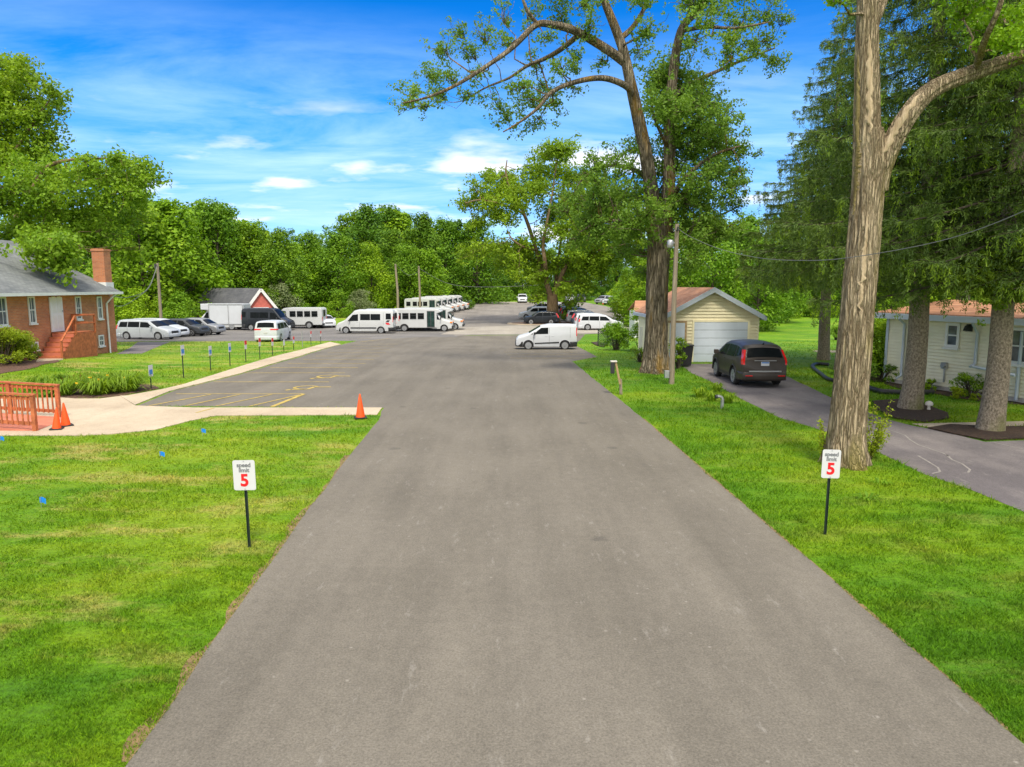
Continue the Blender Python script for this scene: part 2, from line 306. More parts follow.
# ------------------------------------------------------------------ mesh helpers
def tag(o, label=None, cat=None, group=None, kind=None):
    if label: o['label'] = label
    if cat: o['category'] = cat
    if group: o['group'] = group
    if kind: o['kind'] = kind
    return o
def thing(name, label, cat, loc=(0, 0, 0), rot=0, group=None):
    o = bpy.data.objects.new(name, None); C.objects.link(o); o.empty_display_size = .3
    o.location = loc; o.rotation_euler = (0, 0, rot)
    return tag(o, label, cat, group)
class MB:
    def __init__(s): s.v = []; s.f = []
    def add(s, vs, fs):
        o = len(s.v); s.v += [tuple(v) for v in vs]; s.f += [tuple(i + o for i in f) for f in fs]; return s
    def box(s, x0, x1, y0, y1, z0, z1):
        return s.add([(x0, y0, z0), (x1, y0, z0), (x1, y1, z0), (x0, y1, z0), (x0, y0, z1), (x1, y0, z1), (x1, y1, z1), (x0, y1, z1)],
                     [(0, 3, 2, 1), (4, 5, 6, 7), (0, 1, 5, 4), (1, 2, 6, 5), (2, 3, 7, 6), (3, 0, 4, 7)])
    def bar(s, p0, p1, w, h, up=(0, 0, 1)):
        p0, p1 = Vector(p0), Vector(p1); d = (p1 - p0).normalized(); u = Vector(up)
        if abs(d.dot(u)) > .98: u = Vector((1, 0, 0))
        a = d.cross(u).normalized() * w / 2; c = a.cross(d).normalized() * h / 2
        vs = [p + i * a + j * c for p in (p0, p1) for i, j in ((-1, -1), (1, -1), (1, 1), (-1, 1))]
        return s.add(vs, [(0, 1, 2, 3), (7, 6, 5, 4), (0, 4, 5, 1), (1, 5, 6, 2), (2, 6, 7, 3), (3, 7, 4, 0)])
    def tube(s, pts, rad, n=8, cap=True, wob=0, seed=0, flare=None, ridge=0):
        pts = [Vector(p) for p in pts]; k = len(pts)
        if not hasattr(rad, '__len__'): rad = [rad] * k
        vs = []; u = None
        for i, p in enumerate(pts):
            d = (pts[min(i + 1, k - 1)] - pts[max(i - 1, 0)])
            d = d.normalized() if d.length > 1e-9 else Vector((0, 0, 1))
            if u is None:
                u = Vector((1, 0, 0)) if abs(d.x) < .9 else Vector((0, 1, 0))
            u = (u - d * u.dot(d)).normalized(); w = d.cross(u)
            for j in range(n):
                t = 2 * PI * j / n; r = rad[i]
                if flare and p.z < flare[0]:
                    q = 1 - max(0, p.z) / flare[0]; r *= 1 + q * q * flare[1] * (.45 + .55 * math.sin(flare[2] * t + seed + .6 * math.sin(2 * t)))
                if wob: r *= 1 + wob * mnoise.noise(Vector((math.cos(t) * 2.2 + seed, math.sin(t) * 2.2, p.z * .35))) + wob * .6 * mnoise.noise(Vector((math.cos(t) * 6, math.sin(t) * 6 + seed, p.z * .8)))
                if ridge:
                    nn = mnoise.noise(Vector((math.cos(t) * 5.2 + seed, math.sin(t) * 5.2, p.z * .8 + .5 * math.sin(p.z * 1.7)))); n2 = mnoise.noise(Vector((math.cos(t) * 12, math.sin(t) * 12 + seed, p.z * 1.9))); r *= 1 + ridge * (1 - 2.2 * abs(nn)) + ridge * .6 * (.5 - abs(n2) * 2)
                vs.append(p + (u * math.cos(t) + w * math.sin(t)) * r)
        fs = [(i * n + j, i * n + (j + 1) % n, (i + 1) * n + (j + 1) % n, (i + 1) * n + j) for i in range(k - 1) for j in range(n)]
        if cap: fs += [tuple(range(n - 1, -1, -1)), tuple((k - 1) * n + j for j in range(n))]
        return s.add(vs, fs)
    def lathe(s, prof, n=16, o=(0, 0, 0), axis='z'):
        vs = []
        for r, h in prof:
            for j in range(n):
                t = 2 * PI * j / n; a, c = r * math.cos(t), r * math.sin(t)
                v = (a, c, h) if axis == 'z' else ((a, h, c) if axis == 'y' else (h, a, c))
                vs.append((v[0] + o[0], v[1] + o[1], v[2] + o[2]))
        k = len(prof)
        fs = [(i * n + j, i * n + (j + 1) % n, (i + 1) * n + (j + 1) % n, (i + 1) * n + j) for i in range(k - 1) for j in range(n)]
        fs += [tuple(range(n - 1, -1, -1)), tuple((k - 1) * n + j for j in range(n))]
        return s.add(vs, fs)
    def prism(s, pts, d):
        """polygon pts (3D list) extruded by vector d"""
        n = len(pts); d = Vector(d); vs = [Vector(p) for p in pts] + [Vector(p) + d for p in pts]
        return s.add(vs, [tuple(range(n - 1, -1, -1)), tuple(range(n, 2 * n))] + [(i, (i + 1) % n, n + (i + 1) % n, n + i) for i in range(n)])
    def quad(s, *p): return s.add(p, [tuple(range(len(p)))])
    def grid(s, fn, nu, nv):
        vs = [fn(i / nu, j / nv) for i in range(nu + 1) for j in range(nv + 1)]
        return s.add(vs, [(i * (nv + 1) + j, (i + 1) * (nv + 1) + j, (i + 1) * (nv + 1) + j + 1, i * (nv + 1) + j + 1) for i in range(nu) for j in range(nv)])
    def build(s, name, mat, parent=None, loc=None, smooth=None, bevel=0, rot=0):
        me = bpy.data.meshes.new(name)
        vs = s.v
        if loc is not None: vs = [(v[0] - loc[0], v[1] - loc[1], v[2] - loc[2]) for v in vs]
        me.from_pydata(vs, [], s.f); me.materials.append(mat)
        bm = bmesh.new(); bm.from_mesh(me); bmesh.ops.recalc_face_normals(bm, faces=bm.faces); bm.to_mesh(me); bm.free()
        if smooth is not None:
            me.polygons.foreach_set('use_smooth', [True] * len(me.polygons)); me.set_sharp_from_angle(angle=math.radians(smooth))
        me.update()
        o = bpy.data.objects.new(name, me); C.objects.link(o)
        if loc is not None: o.location = loc
        if rot: o.rotation_euler = (0, 0, rot)
        if parent: o.parent = parent
        if bevel:
            md = o.modifiers.new('bevel', 'BEVEL'); md.width = bevel; md.segments = 2; md.limit_method = 'ANGLE'; md.angle_limit = math.radians(40)
        return o
def np_mesh(name, verts, nper, mat, parent=None, loc=None, smooth=False):
    """verts (n*nper,3): n faces of nper corners each"""
    n = len(verts) // nper; me = bpy.data.meshes.new(name)
    v = np.asarray(verts, np.float32).reshape(-1, 3)
    if loc is not None: v = v - np.array(loc, np.float32)
    me.vertices.add(len(v)); me.vertices.foreach_set('co', v.ravel())
    me.loops.add(len(v)); me.loops.foreach_set('vertex_index', np.arange(len(v), dtype=np.int32))
    me.polygons.add(n); me.polygons.foreach_set('loop_start', np.arange(0, n * nper, nper, dtype=np.int32))
    me.materials.append(mat); me.update(calc_edges=True)
    o = bpy.data.objects.new(name, me); C.objects.link(o)
    if loc is not None: o.location = loc
    if parent: o.parent = parent
    return o
def norm(a): return a / np.maximum(np.linalg.norm(a, axis=1, keepdims=True), 1e-9)
def leaf_verts(pos, nrm, size, aspect=.6, rng=RNG):
    n = len(pos); t = norm(np.cross(nrm, rng.normal(size=(n, 3)))); bt = np.cross(nrm, t)
    s = (size * rng.uniform(.65, 1.3, n))[:, None]
    a = pos - t * s * .5; c = pos + t * s * .5; off = nrm * s * .10
    b = pos + bt * s * .5 * aspect - off; d = pos - bt * s * .5 * aspect - off
    return np.stack([a, b, c, d], 1).reshape(-1, 3)
def clump_leaves(clumps, size, per_m3=None, rng=RNG, squash=.75, upb=.55, shell=.5):
    """clumps: (x,y,z,r,n)"""
    out = []
    for x, y, z, r, n in clumps:
        n = int(n); d = norm(rng.normal(size=(n, 3))); u = rng.uniform(0, 1, n) ** shell
        p = d * (u * r)[:, None]; p[:, 2] *= squash
        # uneven edge
        nr = norm(rng.normal(size=(n, 3)) * .48 + d * .6 + np.array([0, 0, upb]))
        out.append(leaf_verts(p + np.array([x, y, z]), nr, np.full(n, size), rng=rng))
    return np.concatenate(out)
def copy_tree(o, parent=None):
    c = o.copy(); C.objects.link(c)
    if parent: c.parent = parent
    for ch in list(o.children): copy_tree(ch, c)
    return c
def inpoly(x, y, poly):
    r = np.zeros(len(x), bool); n = len(poly)
    for i in range(n):
        x1, y1 = poly[i][:2]; x2, y2 = poly[(i + 1) % n][:2]
        c = ((y1 > y) != (y2 > y))
        r ^= c & (x < (x2 - x1) * (y - y1) / ((y2 - y1) if abs(y2 - y1) > 1e-9 else 1e-9) + x1)
    return r
def sheet(name, pts, dz, mat, kind='structure', skirt=0, step=1.0, label=None, xcut=False):
    """flat piece of ground: polygon (world x,y) draped on the terrain"""
    bm = bmesh.new(); vs = [bm.verts.new((p[0], p[1], 0)) for p in pts]; bm.faces.new(vs)
    ys = [p[1] for p in pts]; xs = [p[0] for p in pts]
    for ax, lo, hi in ((1, min(ys), max(ys)),) + (((0, min(xs), max(xs)),) if xcut else ()):
        k = math.ceil(lo / step)
        while k * step < hi:
            co = [0, 0, 0]; co[ax] = k * step; no = [0, 0, 0]; no[ax] = 1
            bmesh.ops.bisect_plane(bm, geom=bm.verts[:] + bm.edges[:] + bm.faces[:], plane_co=co, plane_no=no); k += 1 if k * step < 120 else 3
    bmesh.ops.triangulate(bm, faces=bm.faces[:])
    for v in bm.verts: v.co.z = float(Z(v.co.x, v.co.y)) + dz
    if skirt:
        be = [e for e in bm.edges if len(e.link_faces) == 1]
        r = bmesh.ops.extrude_edge_only(bm, edges=be)
        for v in r['geom']:
            if isinstance(v, bmesh.types.BMVert): v.co.z -= skirt
    bmesh.ops.recalc_face_normals(bm, faces=bm.faces)
    if sum(f.normal.z for f in bm.faces) < 0: bmesh.ops.reverse_faces(bm, faces=bm.faces)
    me = bpy.data.meshes.new(name); bm.to_mesh(me); bm.free(); me.materials.append(mat)
    o = bpy.data.objects.new(name, me); C.objects.link(o); o['kind'] = kind
    if label: o['label'] = label
    return o
def GP(lst): return [tuple(G(a, b)[:2]) for a, b in lst]
# ================================================================== THE GROUND
def axis(parts):
    out = []
    for a, b, s in parts: out += list(np.arange(a, b, s))
    return np.array(out + [parts[-1][1]])
gx = axis([(-2500, -300, 200), (-300, -60, 20), (-60, -26, 4), (-26, -16, 1), (-16, 60, 4), (60, 300, 20), (300, 2500, 200)])
gy = axis([(-120, -20, 10), (-20, 120, 1), (120, 300, 3), (300, 3300, 200)])
XX, YY = np.meshgrid(gx, gy); ZZ = Z(XX, YY)
g = MB(); g.v = [tuple(t) for t in np.stack([XX, YY, ZZ], -1).reshape(-1, 3).tolist()]
nx = len(gx)
g.f = [(j * nx + i, j * nx + i + 1, (j + 1) * nx + i + 1, (j + 1) * nx + i) for j in range(len(gy) - 1) for i in range(nx - 1)]
o = g.build('ground', M['grass'], smooth=60); o['kind'] = 'structure'
def ext(a, b, y):   # continue the line a->b to world y
    t = (y - a[1]) / (b[1] - a[1]); return (a[0] + (b[0] - a[0]) * t, y)
def wig(poly, amp, step=.7, seed=1):
    out = []
    for i, a in enumerate(poly):
        b = poly[(i + 1) % len(poly)]; L = math.dist(a, b); k = max(1, int(L / step)) if L < 60 else 1
        for j in range(k):
            t = j / k; x = a[0] + (b[0] - a[0]) * t; y = a[1] + (b[1] - a[1]) * t
            w = amp * mnoise.noise(Vector((x * 1.3, y * 1.3, seed))) if j else 0
            out.append((x + w, y + w * .5))
    return out
r0, r1 = GP([(1010, 733), (578, 364)]); l0, l1 = GP([(129, 762), (372, 427)])
ROAD = wig([ext(l0, l1, -25)] + GP([(129, 762), (235, 612), (300, 521), (350, 455), (372, 428), (379, 420), (381, 411.5), (384, 408),
     (270, 407), (136, 406)]) + GP([(175, 390.5), (240, 374.5), (300, 357), (338, 345.5), (360, 340), (400, 336.5), (470, 335.5), (585, 334.5), (574, 345), (597, 357), (572, 361.5), (640, 416), (760, 519), (900, 639), (1010, 733)]) + [ext(r0, r1, -25)], .05)
sheet('road', ROAD, .004, M['asphalt'])
PLAZA = GP([(-60, 399), (62, 398), (75, 399), (100, 399), (120, 396.5), (135, 406), (194, 408), (382, 408), (377, 415), (216, 416), (191, 421), (156, 430), (110, 434.5), (78, 436), (0, 436), (-160, 436)])
sheet('concrete_plaza', PLAZA, .02, M['concrete'], skirt=.1)
WALK = GP([(120, 396.5), (127, 396.2), (162, 389.8), (183, 385), (240, 367), (300, 350.5), (330, 342.2), (341, 344.5), (300, 356.5), (240, 374), (170, 391.5), (135, 405.5)])
sheet('sidewalk', WALK, .032, M['concrete'], skirt=.1)
LOT = GP([(170, 341.5), (250, 341.2), (332, 341), (352, 341), (420, 335.4), (455, 335), (462, 325), (400, 322.5), (335, 325.3), (300, 323), (120, 321), (60, 325), (60, 338), (118, 342), (138, 341.5)])
LOT[4:6] = GP([(420, 337), (457, 337)])
sheet('parking_lot', LOT, .006, M['asphalt_lot'])
PATH = GP([(170, 342), (142, 353.6), (112, 354.3), (117, 353.8), (130, 348), (138, 342)])
sheet('path', PATH, .008, M['asphalt_drive'])
BACK = GP([(455, 336), (470, 335.2), (585, 334.3), (641, 332), (642, 317), (618, 309.5), (605, 306), (590, 303.3), (583, 302.1), (482, 302.1), (472, 302.1), (455, 308), (440, 320), (447, 330)])
sheet('back_lot', BACK, .008, M['asphalt_old'])
STRIP = GP([(440, 334.6), (585, 333.4), (640, 331.5), (640, 326), (585, 327), (520, 325.5), (460, 327.3), (452, 330)])
sheet('concrete_gutter', STRIP, .014, M['concrete_grey'])
FAR = GP([(482, 303.2), (582, 303.2), (581, 301.9), (483, 301.9)])
sheet('far_lot_band', FAR, .014, M['concrete_grey'])
_ip = G(553, 324)
ISL = [(_ip.x + 6.0 * math.cos(t) * (1 if math.cos(t) < 0 else .5), _ip.y + 2.6 * math.sin(t)) for t in np.linspace(0, 2 * PI, 24)[:-1]]
sheet('kerb_island', ISL, .12, M['concrete'], skirt=.16)
ISLG = [(_ip.x + (x - _ip.x) * .92, _ip.y + (y - _ip.y) * .9) for x, y in ISL]
sheet('island_turf', ISLG, .13, M['mulch_brown'])
DRIVE = wig(GP([(683, 367), (692, 373.5), (710, 381), (741, 399), (760, 408), (780, 418), (823, 431), (868, 447), (923, 474), (971, 490), (1024, 512), (1150, 562), (1300, 562), (1300, 446), (1024, 440.5), (985, 442), (928, 428.5), (913, 426), (882, 418), (852, 406), (829.5, 397), (812, 388.5), (785.5, 376), (758, 363.8), (690, 364)]), .06, seed=4)
sheet('driveway', DRIVE, .006, M['asphalt_drive'])
FPATH = GP([(911, 424), (1024, 421.5), (1180, 420), (1180, 425), (1024, 426), (928, 427.8)])
sheet('footpath', FPATH, .012, M['concrete'])
def blob(pts, amp=.12, seed=0): return wig(GP(pts), amp, .35, seed)
BEDS = []
def bed(pts, mat='mulch', dz=.02, seed=0, sk=.03):
    b = blob(pts, seed=seed); BEDS.append(b); sheet('mulch_bed', b, dz, M[mat], skirt=sk, step=.5, xcut=True)
bed([(872, 402), (900, 400), (930, 407), (948, 414), (949, 419), (925, 423), (895, 419), (878, 411)], seed=1, dz=.05)
bed([(928, 429), (950, 425.5), (985, 427.5), (1024, 428), (1080, 430), (1080, 440), (1024, 439.5), (985, 441), (950, 434)], seed=2, dz=.05)
bed([(885, 377), (905, 375), (1000, 392), (1100, 401), (1100, 410), (1024, 405), (985, 402.5), (940, 395), (900, 389), (884, 384)], seed=3)
bed([(50, 394), (60, 399), (100, 398.2), (122, 396), (160, 388.5), (150, 385), (110, 384), (60, 386)], 'mulch_brown', seed=4)
bed([(-60, 380), (0, 374), (30, 369), (60, 361.5), (52, 358.5), (25, 361), (-60, 367)], 'mulch_brown', seed=5)
bed([(591, 343), (597, 346), (604, 347.5), (606, 345), (598, 342)], 'mulch', .06, seed=6)
STEPPAD = GP([(36, 362.5), (63, 360), (64, 356), (40, 357)])
sheet('stair_pad', STEPPAD, .03, M['concrete'], skirt=.06)
# painted lines -----------------------------------------------------------------
def stripe(a, b, w=.085, dz=.009, name='painted_line', base='structure'):
    a, b = G(*a), G(*b); d = (b - a); d.z = 0; d.normalize(); n = Vector((-d.y, d.x, 0)) * w / 2
    return [(a.x + n.x, a.y + n.y), (b.x + n.x, b.y + n.y), (b.x - n.x, b.y - n.y), (a.x - n.x, a.y - n.y)]
def paintset(lines, dz=.010):
    for l in lines: sheet('painted_line', stripe(*l), dz, M['yellow'])
paintset([((176, 394), (304, 394)), ((214, 382), (329, 382)), ((245, 373), (345, 373)), ((270, 367.8), (358, 367.8)),
          ((288, 363.6), (366, 363.6)), ((303, 359.6), (374, 359.6)), ((316, 356.2), (380, 356.2)), ((328, 352.8), (386, 352.8)), ((338, 349.6), (390, 349.6)), ((346, 346.8), (394, 346.8)), ((352, 344.2), (398, 344.2)),
          ((504, 352.2), (578, 352.2)), ((507, 355), (585, 355)), ((510, 358.2), (594, 358.2))])
paintset([((149, 406), (211, 394.6)), ((185, 406.2), (240, 394.6)), ((216, 406.4), (272, 394.6)), ((249, 406.6), (301, 394.8)), ((272, 407, ), (304, 394.2), .16)], .014)
paintset([((196, 413.5), (214, 408.6), .08)], .026)
def hc(px, py):      # wheelchair symbol painted in the stall, read from the road side
    c = G(px, py); s = .55
    def st(pts, w=.10):
        for a, b in zip(pts[:-1], pts[1:]):
            A = Vector((c.x + a[0] * s, c.y + a[1] * s, 0)); B = Vector((c.x + b[0] * s, c.y + b[1] * s, 0))
            d = (B - A).normalized(); n = Vector((-d.y, d.x, 0)) * w / 2
            sheet('painted_symbol', [(A + n)[:2], (B + n)[:2], (B - n)[:2], (A - n)[:2]], .011, M['yellow'])
    st([(math.cos(t) * .8, math.sin(t) * .8) for t in np.linspace(PI * .1, PI * 1.55, 10)], .12)
    st([(1.7, .25), (.55, .2), (.35, -.85), (-.75, -1.0), (-1.0, -1.4)], .14)
hc(306, 387.6); hc(328, 376.6)
# far-lot lines
paintset([((345, 339.5), (372, 338.3)), ((360, 342), (392, 338)),], .012)
M['filler'] = plain('crack_filler', (.245, .225, .205), .9, var=.2, vscale=9)
# driveway crack and dusty joints --------------------------------------------------
def crack(pts, w, mat, dz=.010, name='crack_filler'):
    ps = [G(*p) for p in pts]; L = []; R = []
    for i, p in enumerate(ps):
        d = ps[min(i + 1, len(ps) - 1)] - ps[max(0, i - 1)]; d.z = 0; d.normalize(); n = Vector((-d.y, d.x, 0)) * w * (.6 + .5 * abs(mnoise.noise(Vector((i * 1.7, w * 90, 0))))) / 2
        L.append((p.x + n.x, p.y + n.y)); R.append((p.x - n.x, p.y - n.y))
    sheet(name, L + R[::-1], dz, mat)
crack([(883, 428), (895, 432), (905, 435.5), (910, 440), (918, 445), (930, 449), (942, 453), (950, 457)], .06, M['filler'])
crack([(994, 442.8), (1008, 446), (1024, 449.5), (1060, 455)], .06, M['filler'])
crack([(918, 456), (930, 463), (938, 468), (940, 472), (932, 474)], .06, M['filler'])
crack([(946, 455), (952, 460), (962, 464), (970, 470), (968, 473)], .06, M['filler'])
M['stain'] = plain('oil_stain', (.06, .055, .048), .7, var=.4, vscale=9); M['dust'] = plain('dust_smear', (.30, .28, .245), .9, var=.3, vscale=9)
# asphalt edge crumbs along the left lawn: bare soil strip
M['soil'] = plain('soil', (.20, .135, .06), .95, var=.4, vscale=9, bmp=.8)
def soil_strip(pts, w, seed):
    ps = [Vector(G(*p)) for p in pts]; L, R = [], []
    for a, b in zip(ps[:-1], ps[1:]):
        for k in range(24):
            p = a.lerp(b, k / 24); d = (b - a).normalized(); n = Vector((-d.y, d.x, 0))
            ww = max(.02, w * (.5 + 1.3 * mnoise.noise(Vector((p.x * 1.5, p.y * 1.5, seed)))))
            L.append((p + n * ww)[:2]); R.append((p - n * .04)[:2])
    sheet('soil_edge', L + R[::-1], .003, M['soil'])
soil_strip([(129, 762), (235, 612), (300, 521), (352, 453)], .14, 3)
soil_strip([(640, 416), (760, 519), (900, 639), (1010, 733)][::-1], -.10, 8)
# ------------------------------------------------------------------ grass blades (one mass, stuff)
NOGRASS = [ROAD, PLAZA, WALK, LOT, PATH, DRIVE, FPATH, BACK] + BEDS
def blades():
    rng = np.random.default_rng(3); out = []
    def zone(n, y0, y1, h, w, p=1.6):
        u = rng.uniform(0, 1, n); a, b = y0 ** (1 - p), y1 ** (1 - p); y = (a + (b - a) * u) ** (1 / (1 - p))
        x = rng.uniform(-.95, 1.05, n) * (y + 1.5)
        ok = np.ones(n, bool)
        for pl in NOGRASS: ok &= ~inpoly(x, y, pl)
        x, y = x[ok], y[ok]; n = len(x)
        z = Z(x, y); s = (y / 9.0) ** .55
        tall = np.array([1 + .6 * mnoise.noise(Vector((a * .5, b * .5, 0))) + 1.25 * mnoise.noise(Vector((a * 2.7, b * 2.7, 5))) for a, b in zip(x, y)])
        tall = np.where(x > 0, tall * 1.35, tall)
        hh = h * s * rng.uniform(.5, 1.3, n) * np.clip(tall, .25, 2.6); ww = w * s * rng.uniform(.7, 1.3, n)
        t = rng.uniform(0, 2 * PI, n); lean = rng.normal(size=(n, 2)) * .75 * hh[:, None]
        bx, by = np.cos(t) * ww * .5, np.sin(t) * ww * .5
        A = np.stack([x - bx, y - by, z - .005], 1); B = np.stack([x + bx, y + by, z - .005], 1); D = np.stack([x + lean[:, 0], y + lean[:, 1], z + hh], 1)
        return np.stack([A, B, D], 1).reshape(-1, 3)
    v = np.concatenate([zone(680000, 4.5, 34, .036, .013), zone(60000, 30, 60, .03, .012, 1.2)])
    o = np_mesh('grass_blades', v, 3, M['blade']); tag(o, 'short mown green grass of the lawns', kind='stuff')
blades()
def tufts(name, label, spots, h, n, mat, seed, kind='thing', cat='weed', group=None):
    """broad-leaved weeds and tall tufts, each plant a thing"""
    rng = np.random.default_rng(seed)
    for i, (px, py, r) in enumerate(spots):
        c = G(px, py); t = rng.uniform(0, 2 * PI, n); rr = r * np.sqrt(rng.uniform(0, 1, n))
        x, y = np.cos(t) * rr * .5, np.sin(t) * rr * .5
        hh = h * rng.uniform(.5, 1.1, n); out = rng.uniform(.3, 1.0, n) * r
        b = np.stack([x, y, np.zeros(n)], 1); m = np.stack([x + np.cos(t) * out * .5, y + np.sin(t) * out * .5, hh], 1); e = np.stack([x + np.cos(t) * out, y + np.sin(t) * out, hh * .72], 1)
        s = np.stack([-np.sin(t), np.cos(t), np.zeros(n)], 1) * (r * .055)
        v1 = np.stack([b - s * .5, b + s * .5, m + s, m - s], 1); v2 = np.stack([m - s, m + s, e + s * .2, e - s * .2], 1)
        o = np_mesh(name, np.concatenate([v1.reshape(-1, 3), v2.reshape(-1, 3)]), 4, M[mat]); o.location = c
        tag(o, label[i] if isinstance(label, list) else label, cat, group)
# ================================================================== TREES
def catmull(pts, rad, sub=5):
    P_ = [Vector(p) for p in pts]; out, ro = [], []
    for i in range(len(P_) - 1):
        p0 = P_[max(i - 1, 0)]; p1 = P_[i]; p2 = P_[i + 1]; p3 = P_[min(i + 2, len(P_) - 1)]
        for k in range(sub):
            t = k / sub; t2, t3 = t * t, t ** 3
            out.append(.5 * ((2 * p1) + (p2 - p0) * t + (2 * p0 - 5 * p1 + 4 * p2 - p3) * t2 + (3 * p1 - p0 - 3 * p2 + p3) * t3)); ro.append(rad[i] + (rad[i + 1] - rad[i]) * t)
    return out + [P_[-1]], ro + [rad[-1]]
def limb_path(spec, Y, r0, r1):
    pts = [P(s[0], s[1], Y + (s[2] if len(s) > 2 else 0)) for s in spec]
    rad = [r0 + (r1 - r0) * i / (len(pts) - 1) for i in range(len(pts))]
    return catmull(pts, rad, 6)
def nearest(paths, c):
    best = None
    for pts, rad in paths:
        for p, r in zip(pts, rad):
            d = (p - c).length + .25 * max(0, p.z - c.z)
            if best is None or d < best[0]: best = (d, p, r)
    return best
def twig(mb, a, b, r, rng, n=5, droop=.12):
    L = (b - a).length; pts = [a]
    for k in range(1, 5):
        t = k / 4; p = a.lerp(b, t) + Vector(rng.normal(size=3)) * L * .06 * math.sin(PI * t) - Vector((0, 0, droop * L * t * (1 - t)))
        pts.append(p)
    mb.tube(pts, [max(.008, min(r * .55, .02 + L * .016) * (1 - .75 * k / 4)) for k in range(5)], n, cap=False)
    return pts
# ---- forest prototypes --------------------------------------------------------
def proto_tree(h, w, seed, mat, leaf=.42, nb=34, per=250, barkm='bark_dark', base=.12):
    """unit-like tree: returns (trunk mesh object, crown mesh object) at origin, not linked to a thing"""
    rng = np.random.default_rng(seed)
    mb = MB(); lean = rng.normal(size=2) * .4
    tp = [Vector((lean[0] * t * t, lean[1] * t * t, h * .8 * t)) for t in np.linspace(0, 1, 7)]
    mb.tube([Vector((0, 0, -.4))] + tp, [.02 * h + .06] + [(.017 * h) * (1 - .8 * t) + .03 for t in np.linspace(0, 1, 7)], 8)
    clumps = []
    for k in range(nb):
        t = (k + .5) / nb; zt = base + (1 - base) * t
        prof = math.sin(PI * min(1, (zt * .92 + .12))) ** .6
        a = k * 2.4 + rng.normal() * .5; rr = w * .5 * prof * rng.uniform(.45, 1.0)
        r = w * rng.uniform(.15, .24)
        c = Vector((math.cos(a) * rr, math.sin(a) * rr, h * zt - r * .5 + rng.normal() * .3))
        clumps.append((c.x, c.y, max(c.z, r * .5), r, per * (r / (w * .2)) ** 2))
        s = tp[min(6, int(zt * 6.5))].copy(); s.z = max(.1 * h, c.z - rr * .55)
        mb.tube([s, s.lerp(c, .5) + Vector((0, 0, .1 * rr)), c], [.05 + .004 * h, .05, .02], 5, cap=False)
    for k in range(10):   # ragged top sprigs
        a = rng.uniform(0, 2 * PI); rr = w * .32 * rng.uniform(0, 1)
        clumps.append((math.cos(a) * rr, math.sin(a) * rr, h * rng.uniform(.9, 1.0), w * .08, per * .22))
    v = clump_leaves(clumps, leaf, rng=rng, shell=.38, squash=.85, upb=.7)
    tr = mb.build('trunk', M[barkm], smooth=60); cr = np_mesh('crown', v, 4, M[mat])
    return tr, cr
PROT = {}
def mk(key, *a, **k):
    PROT[key] = [proto_tree(*a, **k), False]
mk('oak', 14, 10.5, 11, 'leaf_forest'); mk('elm', 16, 9, 12, 'leaf_forest', nb=38); mk('ash', 15, 8.5, 13, 'leaf_deep')
mk('lime', 12, 9, 14, 'leaf_bright'); mk('poplar', 17, 7, 15, 'leaf_deep', nb=36)
mk('shrub', 4, 5, 16, 'leaf_bright', leaf=.26, nb=18, per=230, base=.05); mk('dark_shrub', 4.2, 5.2, 17, 'leaf_forest', leaf=.28, nb=18, per=230, base=.05)
mk('pale_shrub', 4.5, 5, 18, 'leaf_pale', leaf=.22, nb=20, per=240, base=.05)
def put_tree(key, name, label, cat, x, y, hscale, wscale, rz, group):
    (tr, cr), used = PROT[key]
    root = thing(name, label, cat, (x, y, float(Z(x, y)) - .05), rz, group); root.scale = (wscale, wscale, hscale)
    for o in (tr, cr):
        if used: o = o.copy(); C.objects.link(o)
        o.parent = root
    PROT[key][1] = True
    return root
HB = dict(oak=14, elm=16, ash=15, lime=12, poplar=17, shrub=4, dark_shrub=4.2, pale_shrub=4.5)
def plant(rows, name, label, cat, group, seed, keys):
    rng = random.Random(seed)
    for px, Y, top in rows:
        k = rng.choice(keys); x = (px - 512) / F * Y / math.cos(PITCH) * .99; g = float(Z(x, Y))
        h = P(px, top, Y).z - g
        hs = h / HB[k]; ws = hs * rng.uniform(.9, 1.15) if hs > .6 else hs * 1.2
        put_tree(k, name, label, cat, x, Y, hs, ws, rng.uniform(0, 6.28), group)
R_ = random.Random(5)
def sil(knots, px): return float(np.interp(px, [k[0] for k in knots], [k[1] for k in knots]))
SL = [(60, 205), (150, 196), (168, 200), (200, 214), (219, 204), (235, 214), (255, 224), (272, 229), (300, 240), (332, 233), (345, 218), (375, 209), (400, 211), (430, 214), (445, 222), (480, 224), (540, 232), (620, 236), (680, 225), (760, 225), (1100, 215)]
rows = [(px + R_.uniform(-5, 5), R_.uniform(86, 98) if px < 190 else R_.uniform(106, 112), sil(SL, px) + R_.uniform(-4, 12)) for px in (95, 125, 152, 176, 200, 219, 240, 262, 284)]
rows += [(px + R_.uniform(-5, 5), R_.uniform(112, 122), sil(SL, px) + R_.uniform(-3, 6)) for px in (60, 110, 140, 165, 190, 214, 230, 250, 272, 295, 316)]
plant(rows, 'broadleaf_tree', 'tall green broadleaf tree in the wood behind the left parking lot', 'tree', 'trees of the wood behind the left parking lot', 21, ['oak', 'elm', 'ash', 'oak', 'lime'])
rows = [(px + R_.uniform(-5, 5), R_.uniform(118, 130), sil(SL, px) + R_.uniform(12, 40)) for px in (305, 325, 345, 368, 390, 412, 432)]
rows += [(px + R_.uniform(-5, 5), R_.uniform(138, 150), sil(SL, px) + R_.uniform(-4, 5)) for px in (300, 322, 342, 358, 374, 390, 406, 424, 442, 460, 478)]
rows += [(px + R_.uniform(-5, 5), R_.uniform(150, 160), sil(SL, px) + R_.uniform(0, 14)) for px in (335, 365, 398, 430, 462)]
